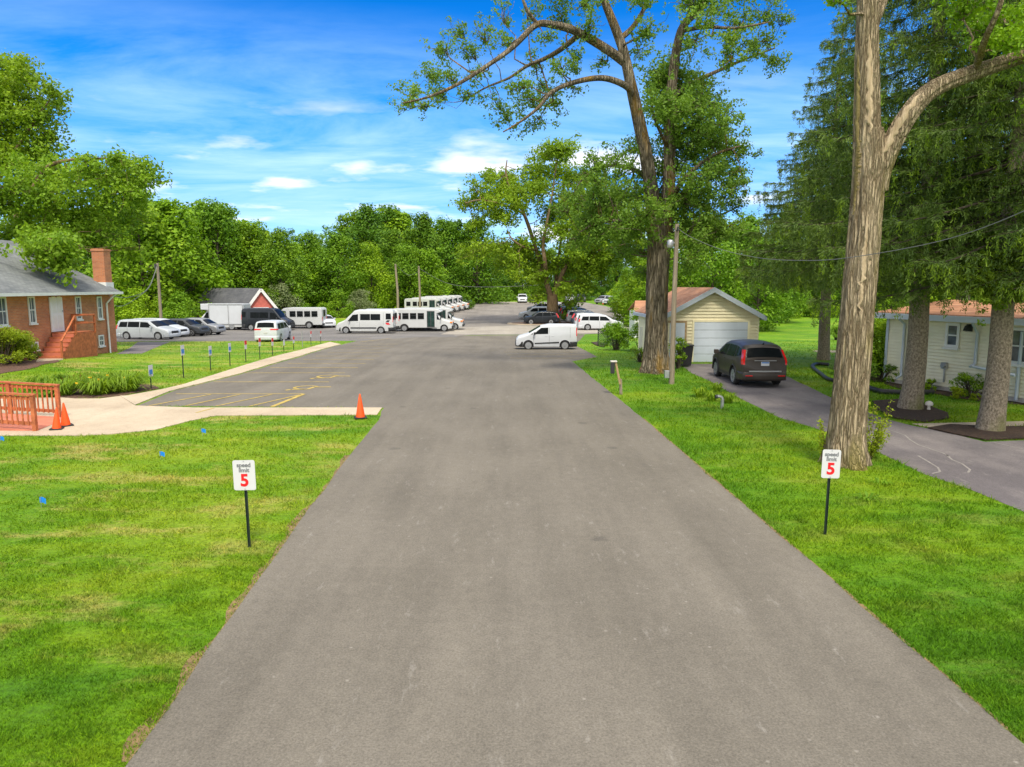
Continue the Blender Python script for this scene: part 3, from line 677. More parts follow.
plant(rows, 'broadleaf_tree', 'green broadleaf tree in the wood rising behind the white shuttle buses', 'tree', 'trees of the wood behind the buses', 22, ['oak', 'elm', 'ash', 'poplar', 'oak', 'lime'])
rows = [(px + R_.uniform(-5, 5), R_.uniform(162, 172), 252 + R_.uniform(-12, 16)) for px in range(474, 640, 16)]
rows += [(px + R_.uniform(-6, 6), R_.uniform(176, 190), 238 + R_.uniform(-8, 10)) for px in range(470, 660, 19)]
plant(rows, 'broadleaf_tree', 'dark green broadleaf tree in the wood closing the far end of the back lot', 'tree', 'trees at the far end of the back lot', 23, ['ash', 'poplar', 'elm', 'ash'])
rows = [(648, 92, 262), (668, 98, 250), (640, 120, 270), (655, 135, 258), (625, 140, 268), (690, 84, 232), (712, 78, 222), (735, 86, 226), (757, 80, 236), (700, 104, 214), (745, 108, 215), (776, 96, 240)]
plant(rows, 'broadleaf_tree', 'bushy green broadleaf tree behind the yellow garage', 'tree', 'trees behind the yellow garage', 24, ['oak', 'lime', 'elm', 'oak'])
rows = [(px, R_.uniform(112, 124), 232 + R_.uniform(-12, 12)) for px in range(790, 1120, 24)] + [(px, 132, 215 + R_.uniform(-9, 9)) for px in range(780, 1140, 30)]
plant(rows, 'broadleaf_tree', 'dark broadleaf tree at the end of the lawn behind the spruces', 'tree', 'trees at the end of the right lawn', 25, ['ash', 'poplar', 'ash', 'elm'])
# forest edge shrubs
rows = [(px + R_.uniform(-6, 6), R_.uniform(84, 88) if px < 185 else R_.uniform(104, 108), 298 + R_.uniform(-8, 6)) for px in (118, 138, 158, 176, 196, 272, 284, 300, 318, 334)]
plant(rows, 'bush', 'leafy green bush at the wood edge behind the left parking lot', 'bush', 'bushes at the edge of the left wood', 26, ['shrub', 'dark_shrub'])
rows = [(px + R_.uniform(-4, 4), R_.uniform(120, 136), 293 + R_.uniform(-6, 8)) for px in range(330, 476, 15) if not 350 < px < 368]
plant(rows, 'bush', 'leafy green bush at the wood edge behind the white shuttle buses', 'bush', 'bushes at the edge of the wood behind the buses', 27, ['shrub', 'dark_shrub', 'dark_shrub'])
plant([(361, 112, 290)], 'bush', 'pale grey-green bush behind the roof of the front white shuttle van', 'bush', None, 28, ['pale_shrub'])
plant([(284, 104, 284)], 'bush', 'pale grey-green bush just right of the red gabled shed', 'bush', None, 29, ['pale_shrub'])
rows = [(px + R_.uniform(-4, 4), R_.uniform(158, 164), 288 + R_.uniform(-8, 8)) for px in range(482, 620, 13)]
plant(rows, 'bush', 'dark leafy bush along the far end of the back lot', 'bush', 'bushes along the far end of the back lot', 30, ['dark_shrub'])
rows = [(635, 100, 284), (646, 88, 290), (628, 118, 284), (655, 80, 296), (618, 150, 284)]
plant(rows, 'bush', 'bright green bush beside the side drive left of the old forked cottonwood', 'bush', 'bushes beside the side drive', 31, ['shrub'])
rows = [(px, R_.uniform(104, 110), 290 + R_.uniform(-8, 8)) for px in range(780, 1100, 22)]
plant(rows, 'bush', 'dark bush at the end of the lawn behind the spruces', 'bush', 'bushes at the end of the right lawn', 32, ['dark_shrub'])

# ---- the old forked cottonwood ------------------------------------------------
def grow_tree(name, label, cat, base, trunk, limbs, clumps, leafm, barkm, leaf, seed, per, extra=None, nside=14, wob=.16):
    """trunk / limbs: (path, radii); clumps: (Vector, r, density)"""
    rng = np.random.default_rng(seed)
    root = thing(name, label, cat, base)
    B = Vector(base)
    mb = MB(); pts, rad = trunk; mb.tube([p - B for p in pts], rad, nside, wob=wob, seed=seed, flare=(1.1, .42, 5), ridge=.045 if nside > 20 else 0); mb.build('trunk', M[barkm], root, smooth=85)
    lm = MB()
    for pts, rad in limbs: lm.tube([p - B for p in pts], rad, nside if nside > 40 else 9, wob=.10, seed=seed, ridge=.04 if nside > 40 else 0)
    cl = []
    tm = lm
    for c, r, dens in clumps:
        d = nearest(limbs + [trunk], c); path = twig(tm, d[1] - B, c - B, d[2], rng)
        rel = r / (leaf * 4); ns = int(dens * 26 * rel ** 1.7) + 4; ends = []
        r *= 1.2
        for k in range(7 + int(2 * rel)):
            o_ = Vector(rng.normal(size=3)).normalized() * r * rng.uniform(.55, 1.05); o_.z *= .8; q = c + o_ - B
            twig(tm, path[3], q, .03, rng, 4); ends.append(q)
        for k in range(ns):
            e = ends[rng.integers(len(ends))]; q = path[3].lerp(e, rng.uniform(.25, 1.1)) + Vector(rng.normal(size=3)) * r * .24
            rr = leaf * rng.uniform(1.2, 2.8); cl.append((q.x, q.y, q.z, rr, .75 * per * (rr / leaf) ** 1.7 * rng.uniform(.6, 1.3)))
    lm.build('limbs', M[barkm], root, smooth=70)
    np_mesh('crown', clump_leaves(cl, leaf, rng=rng, shell=.5, upb=.4), 4, M[leafm], root)
    return root
Y0 = 32.0
b0 = G(655, 373); Y0 = b0.y + .3
def px2(lst, Y, dspread, rng, m, dk=1.0):   # (px,py,rpx[,dens]) -> clumps spread in depth
    out = []
    for q in lst:
        px, py, rp = q[:3]; d = (q[3] if len(q) > 3 else 1.0) * dk; r = rp / m
        reps = 2 if rp / m > .8 else 1
        for k in range(reps):
            out.append((P(px + rng.uniform(-3, 3), py + rng.uniform(-3, 3), Y + rng.uniform(-dspread, dspread)), r, d))
    return out
tk = catmull([P(655, 378, Y0), P(655, 366, Y0), P(655.5, 340, Y0), P(657, 300, Y0), P(658.5, 262, Y0), P(659, 238, Y0)], [.66, .55, .49, .46, .47, .40], 12)
LB = [limb_path([(657, 262), (653, 205), (646, 156), (634, 98), (622, 47), (604, 0), (592, -40), (585, -90)], Y0, .36, .08),
      limb_path([(661, 262), (667, 215), (669, 176), (671, 98), (681, 31), (704, 4), (725, -45)], Y0, .36, .08),
      limb_path([(634, 98), (626, 86, -.5), (603, 78, -1), (575, 82, -1.5), (552, 92, -2), (538, 108, -2.4), (520, 122, -2.6), (503, 132, -2.6)], Y0, .15, .025),
      limb_path([(625, 62), (605, 48, -.3), (575, 31, -.6), (553, 25, -1), (536, 25, -1.3), (515, 45, -2), (497, 59, -2.4), (458, 84, -3), (428, 97, -3.3), (403, 103, -3.4)], Y0, .20, .025),
      limb_path([(580, 34, -.5), (560, 50, .4), (544, 59, .7), (527, 66, 1), (509, 78, 1.2), (485, 88, 1.4), (464, 101, 1.6)], Y0, .12, .02),
      limb_path([(538, 25, -1.3), (527, 10, -1.5), (520, -8, -1.6), (505, -40, -1.7)], Y0, .09, .03),
      limb_path([(618, 40), (632, 28, .8), (645, 6, 1.5), (655, -30, 2)], Y0, .13, .06),
      limb_path([(671, 98), (690, 84, 1), (720, 70, 1.6), (748, 58, 2), (775, 48, 2.4)], Y0, .12, .025),
      limb_path([(667, 205), (685, 178, -1), (712, 156, -1.6), (740, 146, -2)], Y0, .13, .025),
      limb_path([(650, 180), (630, 168, 1), (606, 166, 1.6), (584, 178, 2), (572, 196, 2.2)], Y0, .12, .02),
      limb_path([(681, 31), (705, 27, -1), (735, 28, -1.6), (770, 22, -2)], Y0, .10, .025),
      limb_path([(669, 150), (655, 120, -1.2), (650, 90, -1.8)], Y0, .08, .02),
      limb_path([(664, 240), (690, 225, 1.2), (720, 215, 2), (742, 205, 2.4)], Y0, .10, .02),
      limb_path([(655, 235), (630, 222, -1), (600, 222, -1.8), (580, 232, -2)], Y0, .10, .02)]
rg = np.random.default_rng(31)
CW = [(398, 105, 9, .8), (410, 92, 13, .9), (420, 108, 9, .7), (428, 72, 13), (436, 100, 12, .8), (442, 48, 13), (452, 70, 12, .8), (455, 28, 10, .8), (470, 46, 12, .8), (470, 92, 10, .7), (480, 72, 12, .7), (486, 28, 13, .7), (492, 100, 11, .8), (500, 46, 11, .7), (505, 12, 12, .7), (512, 118, 14, 1), (520, 84, 12, .7), (528, 104, 16, 1.1), (536, 122, 12, .8), (540, 60, 11, .6), (545, 88, 15, .9), (552, 108, 12, .8), (560, 14, 14, .7), (560, 60, 13, .8), (575, 62, 11, .6), (575, 95, 10, .6), (590, 22, 14, .7), (598, 60, 10, .5), (585, 8, 12, .7), (530, 8, 12, .7), (548, 40, 10, .5),
      (640, 52, 14, .6), (655, 20, 16, .7), (690, 45, 16, .8), (705, 22, 16, .9), (725, 40, 16, .9), (745, 20, 16, .9), (750, 50, 16, 1), (770, 35, 14, .9), (775, 62, 14, .9), (730, 68, 14, .8), (765, 8, 14, .8), (715, 4, 16, .8), (690, -8, 18), (640, -10, 18), (600, -15, 18, .8), (560, -16, 18, .8), (740, -14, 18), (785, 16, 12, .8),
      (655, 85, 18, 1.1), (668, 95, 18, 1.2), (680, 130, 20, 1.2), (708, 145, 18, 1.1), (690, 190, 20, 1.1), (655, 190, 18, 1), (605, 240, 16, 1), (580, 215, 12, 1), (560, 205, 10, .8), (730, 150, 16, 1), (672, 72, 20, 1.1), (690, 85, 22, 1.1), (705, 100, 22, 1.1), (680, 110, 22, 1.1), (662, 112, 18), (700, 130, 20), (720, 118, 18, .9), (735, 135, 16, .8), (742, 150, 12, .7), (690, 150, 20, 1), (715, 155, 18, .9), (650, 140, 16, .8), (672, 170, 18, .9), (700, 178, 20, 1), (725, 180, 18, .9), (738, 170, 12, .7), (650, 168, 14, .7), (630, 150, 16, .8), (612, 150, 14, .8), (596, 156, 14, .8), (584, 172, 12, .8), (600, 182, 16, 1), (620, 178, 16, .9), (578, 196, 14, .9), (596, 204, 18, 1.1), (616, 202, 18, 1.1), (636, 200, 18, 1), (640, 224, 20, 1.1), (615, 226, 20, 1.2), (592, 230, 16, 1.1), (572, 236, 12, .9), (662, 205, 18, .9), (688, 205, 20, 1), (710, 206, 18, 1), (730, 204, 16, .9), (745, 196, 12, .8), (690, 232, 20, 1.1), (715, 234, 18, 1.1), (735, 226, 16, 1), (672, 238, 14, .8), (640, 250, 16, 1), (618, 252, 14, .9), (700, 256, 16, .9), (640, 272, 12, .6)]
mk_cl = px2(CW, Y0, 2.6, rg, 711 / Y0, .72)
for i in range(31): pass
grow_tree('cottonwood_tree', 'huge old forked cottonwood with long left limb beside the wooden utility pole', 'tree', b0, tk, LB, mk_cl, 'leaf_cottonwood', 'bark_grey', .125, 41, 8, nside=56, wob=.20)
# bare orange rot scar on its trunk side
# ---- the leafy tree on the kerb island ---------------------------------------
b1 = G(553, 323.5); Y1 = b1.y
tk1 = catmull([P(553, 325, Y1), P(553, 318, Y1), P(552.5, 306, Y1), P(552, 296, Y1)], [.95, .8, .72, .7], 6)
L1 = [limb_path(s, Y1, r, .06) for s, r in (
    ([(552, 302), (548, 288), (541, 268), (535, 246), (524, 214), (512, 192), (506, 174), (507, 160)], .42),
    ([(553, 302), (559, 282), (565, 268), (575, 250, 2), (588, 236, 3), (600, 222, 4)], .42),
    ([(546, 280), (545, 262, -2), (543, 245, -2), (547, 222, -3), (552, 195, -3), (557, 160, -3)], .32),
    ([(555, 292), (558, 262, 3), (561, 240, 4), (563, 205, 5), (566, 160, 5)], .28),
    ([(536, 250), (524, 247, -3), (513, 240, -4), (508, 232, -4)], .18),
    ([(541, 268), (524, 256, 3), (505, 252, 4), (480, 250, 5)], .18),
    ([(524, 214), (505, 205, -3), (480, 200, -4), (466, 203, -4)], .16),
    ([(575, 250, 2), (600, 250, -3), (625, 244, -4)], .18),
    ([(561, 240, 4), (580, 210, 6), (605, 190, 6)], .18))]
KL = [(580, 228, 18), (595, 250, 18), (620, 215, 15), (640, 235, 14), (478, 190, 10), (585, 280, 14), (605, 268, 14), (555, 150, 12), (565, 146, 11), (545, 156, 12), (533, 170, 13), (506, 182, 12), (486, 177, 11), (466, 203, 9, .8), (480, 200, 14), (497, 194, 15), (516, 190, 15), (544, 186, 16), (557, 174, 14), (575, 180, 14), (575, 200, 18), (596, 182, 16), (610, 198, 18), (588, 213, 20), (565, 208, 18), (549, 214, 13), (598, 234, 22), (575, 242, 20), (610, 247, 20), (531, 258, 15), (540, 274, 12, .6), (566, 288, 11, .6), (570, 303, 9, .8), (518, 245, 13), (490, 210, 11), (502, 219, 12), (536, 294, 9, .7), (520, 205, 12), (530, 190, 12), (560, 228, 14), (480, 248, 11), (465, 252, 9), (497, 250, 12), (505, 262, 10), (625, 230, 16), (630, 250, 14), (548, 262, 12), (570, 268, 14), (590, 262, 16), (535, 276, 11), (566, 316, 5, .7), (540, 240, 9, .6), (515, 268, 10), (475, 225, 8, .7)]
grow_tree('leafy_tree', 'leafy spreading tree on the small kerbed island in the lot', 'tree', b1, tk1, L1, px2(KL, Y1, 4.5, rg, 711 / Y1, .85), 'leaf_locust', 'bark_wood', .36, 43, 7, nside=16)
# ---- silver maple over the brick building, tall tree behind it --------------------
Y2 = 50.0; b2 = Vector((-35.5, Y2, float(Z(-35.5, Y2))))
tk2 = catmull([b2 - Vector((0, 0, .3)), P(14, 330, Y2), P(18, 280, Y2), P(25, 240, Y2)], [.6, .5, .45, .4], 5)
L2 = [limb_path(s, Y2, r, .04) for s, r in (([(20, 262), (40, 235, 1), (75, 215, 2), (105, 197, 2), (125, 190, 2)], .12), ([(25, 245), (30, 200), (45, 170), (70, 160, -1), (120, 158, -2)], .26), ([(25, 245), (10, 200, 1), (-10, 180, 1)], .22), ([(40, 235, -1), (55, 243, -4), (62, 250, -6)], .12), ([(30, 200), (60, 190, 3), (100, 180, 4)], .15))]
ML = [(8, 190, 22), (30, 178, 22), (55, 175, 20), (75, 190, 24), (45, 205, 26), (15, 220, 24), (75, 222, 24), (105, 200, 22), (128, 178, 16), (142, 168, 12), (150, 184, 12), (120, 160, 12), (105, 178, 16), (132, 200, 18), (112, 226, 20), (95, 240, 14), (60, 238, 20), (30, 236, 18), (45, 252, 12), (58, 262, 10), (60, 254, 11), (62, 248, 12), (52, 250, 12), (34, 246, 11), (112, 250, 12), (-15, 200, 24), (-10, 235, 22), (135, 222, 14), (132, 250, 12), (85, 168, 14), (5, 262, 12)]
cl2 = [(P(p[0], p[1], (39 + rg.uniform(-1, 1) if p[1] > 244 and 15 < p[0] < 75 else Y2 + rg.uniform(-2, 2.5)) if p[1] > 225 else Y2 + rg.uniform(-3.5, 3.5)), p[2] / 14.2, 1.0) for p in ML for _ in range(2)]
grow_tree('maple_tree', 'wide silver maple hanging over the grey roof of the brick building', 'tree', b2, tk2, L2, cl2, 'leaf_maple', 'bark_wood', .25, 44, 7)
Y3 = 58.0; b3 = Vector((-43.5, Y3, float(Z(-43.5, Y3))))
tk3 = catmull([b3 - Vector((0, 0, .3)), P(-18, 280, Y3), P(-12, 200, Y3), P(-8, 140, Y3)], [.6, .5, .4, .3], 5)
L3 = [limb_path(s, Y3, r, .04) for s, r in (([(-8, 150), (5, 110), (15, 80), (20, 60)], .2), ([(-12, 200), (10, 160, -1), (35, 120, -2), (50, 100, -2)], .2), ([(-8, 140), (-20, 90), (-10, 50)], .2))]
TL = [(-5, 70, 18), (12, 60, 12), (20, 72, 14, .9), (34, 84, 14, .8), (48, 92, 12, .7), (56, 106, 9, .7), (28, 105, 18), (44, 118, 14, .8), (52, 135, 12, .8), (10, 100, 22), (-10, 120, 24), (15, 135, 22), (38, 145, 16, .9), (28, 165, 18), (5, 160, 22), (45, 158, 12), (-18, 90, 22), (-20, 150, 22), (8, 82, 14)]
grow_tree('tall_tree', 'tall yellow-green tree at the left picture edge behind the brick building', 'tree', b3, tk3, L3, px2(TL, Y3, 3, rg, 711 / Y3), 'leaf_locust', 'bark_wood', .27, 45, 7)
# ---- the big scarred trunk on the right verge -----------------------------------
b4 = G(845, 467); Y4 = b4.y + .2
tk4 = catmull([P(844, 474, Y4), P(845, 462, Y4), P(846, 440, Y4), P(849, 400, Y4), P(855, 340, Y4), P(861, 270, Y4), P(867, 200, Y4), P(869.5, 160, Y4), P(869, 130, Y4)], [.43, .385, .36, .345, .33, .315, .295, .30, .26], 22)
L4 = [limb_path([(868.5, 165), (867, 130), (867, 90), (867, 45), (868, 0), (866, -50), (858, -120), (850, -190)], Y4, .27, .14),
      limb_path([(876, 190), (880, 172, -.05), (892, 143, -.15), (912, 110, -.3), (935, 88, -.3), (975, 72, -.2), (1024, 56, 0), (1080, 38, .2), (1150, 10, .4)], Y4, .22, .11),
      limb_path([(868, 30), (878, 8, .2), (893, -25, .4), (920, -80, .6)], Y4, .16, .08),
      limb_path([(975, 72, -.2), (985, 40, -1), (1000, 5, -1.4), (1010, -40, -1.5)], Y4, .07, .03)]
SL4 = [(955, 8, 16, .9), (975, 22, 20), (1000, 12, 24), (1015, 40, 18, .9), (990, 45, 14, .8), (1030, 20, 26), (1045, 60, 22), (1010, -20, 28), (960, -20, 26), (1060, 90, 20), (900, -40, 30), (850, -60, 34), (800, -90, 30), (760, -60, 26), (835, 2, 8, .6)]
t4 = grow_tree('deciduous_tree', 'thick scarred bare trunk with a long right limb behind the right speed sign', 'tree', b4, tk4, L4, px2(SL4, Y4, .9, rg, 711 / Y4), 'leaf_bright', 'bark_tan', .10, 46, 7, nside=96, wob=.10)
rng = np.random.default_rng(77)
sh = MB(); cl = []
for (px, py, n, r) in ((866, 448, 26, .55), (831, 452, 20, .42)):
    c = G(px, py + 10)
    for k in range(n):
        a = rng.uniform(0, 2 * PI); hgt = rng.uniform(.4, 1.25) * (1.1 if px > 850 else .8); e = c + Vector((math.cos(a) * r * .8, math.sin(a) * r * .5 - .1, hgt))
        q = c + Vector((math.cos(a) * .12, math.sin(a) * .1, 0)); sh.tube([q - b4, (q.lerp(e, .5) + Vector((0, 0, .08))) - b4, e - b4], [.008, .006, .003], 4)
        for t in np.linspace(.25, 1, 8):
            w = q.lerp(e, t) - b4; cl.append((w.x, w.y, w.z, .09, 7))
s_ = sh.build('sucker_shoots', M['bark_wood'], t4); np_mesh('shoot_leaves', clump_leaves(cl, .06, rng=rng, shell=.6), 4, M['leaf_shoot'], s_)
# peeled scars of pale wood and moss streaks following the trunk and its limb
def scar(paths, t0, t1, a0, width, name, mat, seed, k=1.05):
    pts, rad = paths; n = len(pts); i0, i1 = int(t0 * (n - 1)), int(t1 * (n - 1)); m = MB(); rows = []
    for i in range(i0, i1 + 1):
        p = pts[i]; d = (pts[min(i + 1, n - 1)] - pts[max(i - 1, 0)]).normalized(); f = Vector((0, -1, 0)); f = (f - d * f.dot(d)).normalized(); s_ = d.cross(f)
        q = (i - i0) / max(1, i1 - i0); w_ = width * (math.sin(PI * min(1, max(0, q))) ** .5 + .02) * (1 + .5 * mnoise.noise(Vector((i * .45, seed, 0)))); c_ = a0 + .25 * mnoise.noise(Vector((i * .3, seed, 7)))
        row = []
        for j in range(9):
            a = c_ + w_ * (j / 8 - .5) * 2; e = 1 - abs(j / 4 - 1) ** 3; r = rad[i] * (k - .10 + .10 * e + .015 * mnoise.noise(Vector((j * 1.3, i * .6, seed))))
            row.append(p + (f * math.cos(a) + s_ * math.sin(a)) * r - b4)
        rows.append(row)
    m.v = [v for r in rows for v in r]; m.f = [(i * 9 + j, i * 9 + j + 1, (i + 1) * 9 + j + 1, (i + 1) * 9 + j) for i in range(len(rows) - 1) for j in range(8)]
    m.build(name, M[mat], t4, smooth=70)
M['scar_wood'] = bark('scar_wood', (.34, .25, .15), (.58, .46, .31), (11, 11, 1.0)); M['moss'] = bark('moss', (.13, .10, .035), (.27, .215, .09), (9, 9, 2))
tk4d = catmull(*tk4, 2); l40 = catmull(*L4[0], 3); l41 = catmull(*L4[1], 3)
scar(l40, .12, .46, -.25, .26, 'bare_scar', 'scar_wood', 3, 1.12); scar(l41, .20, .43, -.75, .42, 'bare_scar', 'scar_wood', 5, 1.12); scar(tk4d, .55, .72, -.35, .18, 'bare_scar', 'scar_wood', 9, 1.10)
scar(l40, .05, .40, -1.25, .22, 'moss_streak', 'moss', 11, 1.11); scar(tk4d, .72, .99, -1.3, .25, 'moss_streak', 'moss', 13, 1.10)
# ---- spruces ----------------------------------------------------------------------
def spruce_mesh(seed, h, rmax, zlow, nbr, root, rtrunk, needle='needle', young=.2):
    rng = np.random.default_rng(seed); tr = MB()
    zs = np.linspace(-.3, h, 22)
    tr.tube([Vector((.05 * math.sin(z), .05 * math.cos(z * .7), z)) for z in zs], [(rtrunk * (1.28 if z < .1 else 1.06 if z < .6 else 1) * (1 - max(0, z) / h) + .02) for z in zs], 22, wob=.08, seed=seed)
    tr.build('trunk', M['bark_spruce'], root, smooth=70)
    br = MB(); V = []; Vn = []
    for k in range(nbr):
        t = (k + rng.uniform(0, 1)) / nbr; z0 = zlow + (h - zlow) * (math.floor(t ** 1.15 * 21) + .35 * rng.uniform(-1, 1)) / 21; a = k * 2.399 + rng.normal() * .25
        L = rmax * (1 - t) ** .75 * rng.uniform(.75, 1.1) + .3
        d = np.array([math.cos(a), math.sin(a), 0]); pts = []
        for s in np.linspace(0, 1, 9):
            pts.append(Vector(d * (L * s)) + Vector((0, 0, z0 - L * (.30 * s - .05 * s * s) + .35 * L * max(0, s - .65) ** 1.5)))
        br.tube(pts, [max(.008, .05 * (L / rmax) * (1 - s)) for s in np.linspace(0, 1, 9)], 5, cap=False)
        side = np.array([-d[1], d[0], 0])
        ns = int(L * 11)
        for j in range(ns):
            s = rng.uniform(.02, 1) ** .85; i = min(7, int(s * 8)); p = np.array(pts[i].lerp(pts[i + 1], s * 8 - i))
            lat = rng.normal() * .32 * L * (1 - .65 * s) * .6; e = p + side * lat + d * abs(lat) * .35 - np.array([0, 0, abs(lat) * .22])
            if abs(lat) > .15: br.tube([p, e], [.01, .004], 3, cap=False)
            # needle-clad spray along the side twig, then a hanging tassel
            m = 6 + int(abs(lat) * 24)
            q = p + (e - p) * rng.uniform(0, 1, (m, 1)) + rng.normal(size=(m, 3)) * .025
            V.append((q, np.tile((e - p) * .3 + d * .5 + np.array([0, 0, -.25]), (m, 1)) + rng.normal(size=(m, 3)) * .3, .15, .026))
            hl = rng.uniform(.2, .80) * (.5 + .5 * (1 - t)); m2 = int(hl * 52)
            f = rng.uniform(0, 1, m2); q2 = e + np.stack([rng.normal(size=m2) * .035, rng.normal(size=m2) * .035, -f * hl], 1)
            (Vn if rng.uniform() < young else V).append((q2, np.tile([0, 0, -1.0], (m2, 1)) + rng.normal(size=(m2, 3)) * .55, .095, .022))
    br.build('branches', M['bark_dark'], root)
    def strips(L_):
        out = []
        for q, dr, ln, wd in L_:
            n = len(q); dr = norm(dr); s = norm(np.cross(dr, rng.normal(size=(n, 3)))) * wd * .5; l = (ln * rng.uniform(.6, 1.3, n))[:, None]
            out.append(np.stack([q - s * .6, q + s * .6, q + dr * l + s, q + dr * l - s], 1).reshape(-1, 3))
        return np.concatenate(out)
    np_mesh('needles', strips(V), 4, M[needle], root); np_mesh('young_needles', strips(Vn), 4, M['needle_new'], root)
g1 = G(911, 409.5); g2 = G(991, 431)
s1 = thing('spruce_tree', 'spruce with drooping branches in the mulch bed by the small white ornament', 'tree', g1); spruce_mesh(51, 19, 5.2, 5.5, 140, s1, .315)
s2 = thing('spruce_tree', 'spruce with a straight grey trunk right of the footpath end, nearest the house window', 'tree', g2); spruce_mesh(52, 18, 4.4, 4.55, 125, s2, .285, young=.4)
yb = MB(); yl = []
for px, py in ((984, 258), (998, 250), (1012, 258), (992, 274), (1008, 282), (984, 286), (1022, 296), (974, 272), (1016, 272), (1000, 298), (1030, 262), (1026, 280), (990, 302), (970, 290)):
    c = P(px, py, g2.y + rng.uniform(-1.0, -.45)) - g2; a = Vector((0, 0, c.z + .3)); yb.tube([a, a.lerp(c, .5) + Vector((0, 0, .15)), c], [.025, .018, .006], 5, cap=False)
    for k in range(16):
        q = a.lerp(c, rng.uniform(.45, 1.1)) + Vector(rng.normal(size=3)) * .16; yl.append((q.x, q.y, q.z - .05, .13, 30))
yb = yb.build('low_bough', M['bark_dark'], s2); np_mesh('bright_needles', clump_leaves(yl, .085, rng=rng, shell=.6, upb=.2), 4, M['needle_new'], yb)
for (px, Y, rz, sc_, lab) in ((845, 33, 1.1, .95, 'spruce half hidden behind the thick scarred trunk'), (960, 36, 2.6, 1.1, 'dark spruce standing behind the cream house'), (824, 38, 4.0, .92, 'dark drooping spruce on the lawn right of the yellow garage')):
    c = copy_tree(s1); x = (px - 512) / F * Y; c.location = (x, Y, float(Z(x, Y))); c.rotation_euler = (0, 0, rz); c.scale = (sc_,) * 3; c['label'] = lab
# ================================================================== SHRUBS AND FLOWERS
def shrub(name, label, px, py, w, h, mat, seed, leaf=.09, cat='shrub', dens=1.0, group=None, upright=False):
    rng = np.random.default_rng(seed); c = G(px, py); root = thing(name, label, cat, c, 0, group); mb = MB(); cl = []
    n = int(34 * dens)
    for k in range(n):
        a = rng.uniform(0, 2 * PI); s = rng.uniform(0, 1) ** .5; z = h * rng.uniform(.18, .95); pr = math.sqrt(max(.05, 1 - ((z / h - .45) / .62) ** 2))
        e = Vector((math.cos(a) * w * .5 * s * pr, math.sin(a) * w * .5 * s * pr, z)); r = min(w, h) * rng.uniform(.13, .22)
        e.z = max(e.z, r * .6)
        mb.tube([Vector((e.x * .15, e.y * .15, -.05)), Vector((e.x * .5, e.y * .5, e.z * .6)), e], [.02, .014, .006], 5, cap=False)
        cl.append((e.x, e.y, e.z, r * 1.1, dens * 20 * (r / leaf) ** 1.6))
    mb.build('stems', M['bark_dark'], root); np_mesh('foliage', clump_leaves(cl, leaf, rng=rng, shell=.4, upb=.6), 4, M[mat], root)
    return root
shrub('shrub', 'big bright green shrub against the brick wall at the left picture edge', 3, 365, 2.6, 1.75, 'leaf_shoot', 61, .10)
shrub('shrub', 'bright yellow-green shrub left of the small clipped bush by the brick wall', 18, 363, 1.5, 1.55, 'leaf_shoot', 62, .09)
shrub('bush', 'small dark clipped bush at the foot of the red-brown stairs', 32, 360.5, .8, .62, 'leaf_deep', 63, .06)
shrub('shrub', 'leafy green bush overgrowing the chain-link fence behind the white cargo van', 616, 350.3, 1.95, 1.75, 'leaf_bright', 64, .12)
shrub('shrub', 'loose pale bush at the left foot of the old cottonwood', 641, 351, 1.5, 2.7, 'leaf_bright', 65, .11, dens=1.1)
shrub('shrub', 'low green weed bush at the base of the old cottonwood', 640, 362, 1.1, .8, 'leaf_locust', 66, .09, dens=.6)
shrub('shrub', 'green bush between the utility pole and the trash bin', 678, 369, .9, 1.5, 'leaf_bright', 67, .10, dens=.8)
shrub('shrub', 'large round spiky green shrub at the left end of the cream house', 881, 378, 2.7, 2.5, 'leaf_forest', 68, .10, dens=1.4)
shrub('hedge', 'low dark hedge in front of the large round shrub', 879, 382, 1.7, .85, 'leaf_deep', 69, .07)
shrub('shrub', 'small light green shrub between dark hedge and spruce trunk', 899, 383, .8, .9, 'leaf_forest', 70, .08)
shrub('shrub', 'dark rounded bush with yellowing left side below the house wall lamp', 970, 397, 1.25, .85, 'leaf_forest', 71, .07)
shrub('plant', 'small yellowing plant left of the dark rounded bush by the house', 957, 399, .42, .42, 'leaf_shoot', 72, .05, cat='plant')
shrub('plant', 'low leafy green plant right of the spruce trunk by the grey utility box', 928, 391, .55, .45, 'leaf_bright', 73, .06, cat='plant')
shrub('plant', 'little orange-tinged plant under the dark rounded bush', 975, 400.5, .35, .25, 'leaf_shoot', 74, .045, cat='plant')
shrub('shrub', 'dark bush at the lawn edge left of the large round shrub', 836, 340, 1.6, 1.2, 'leaf_deep', 75, .12)
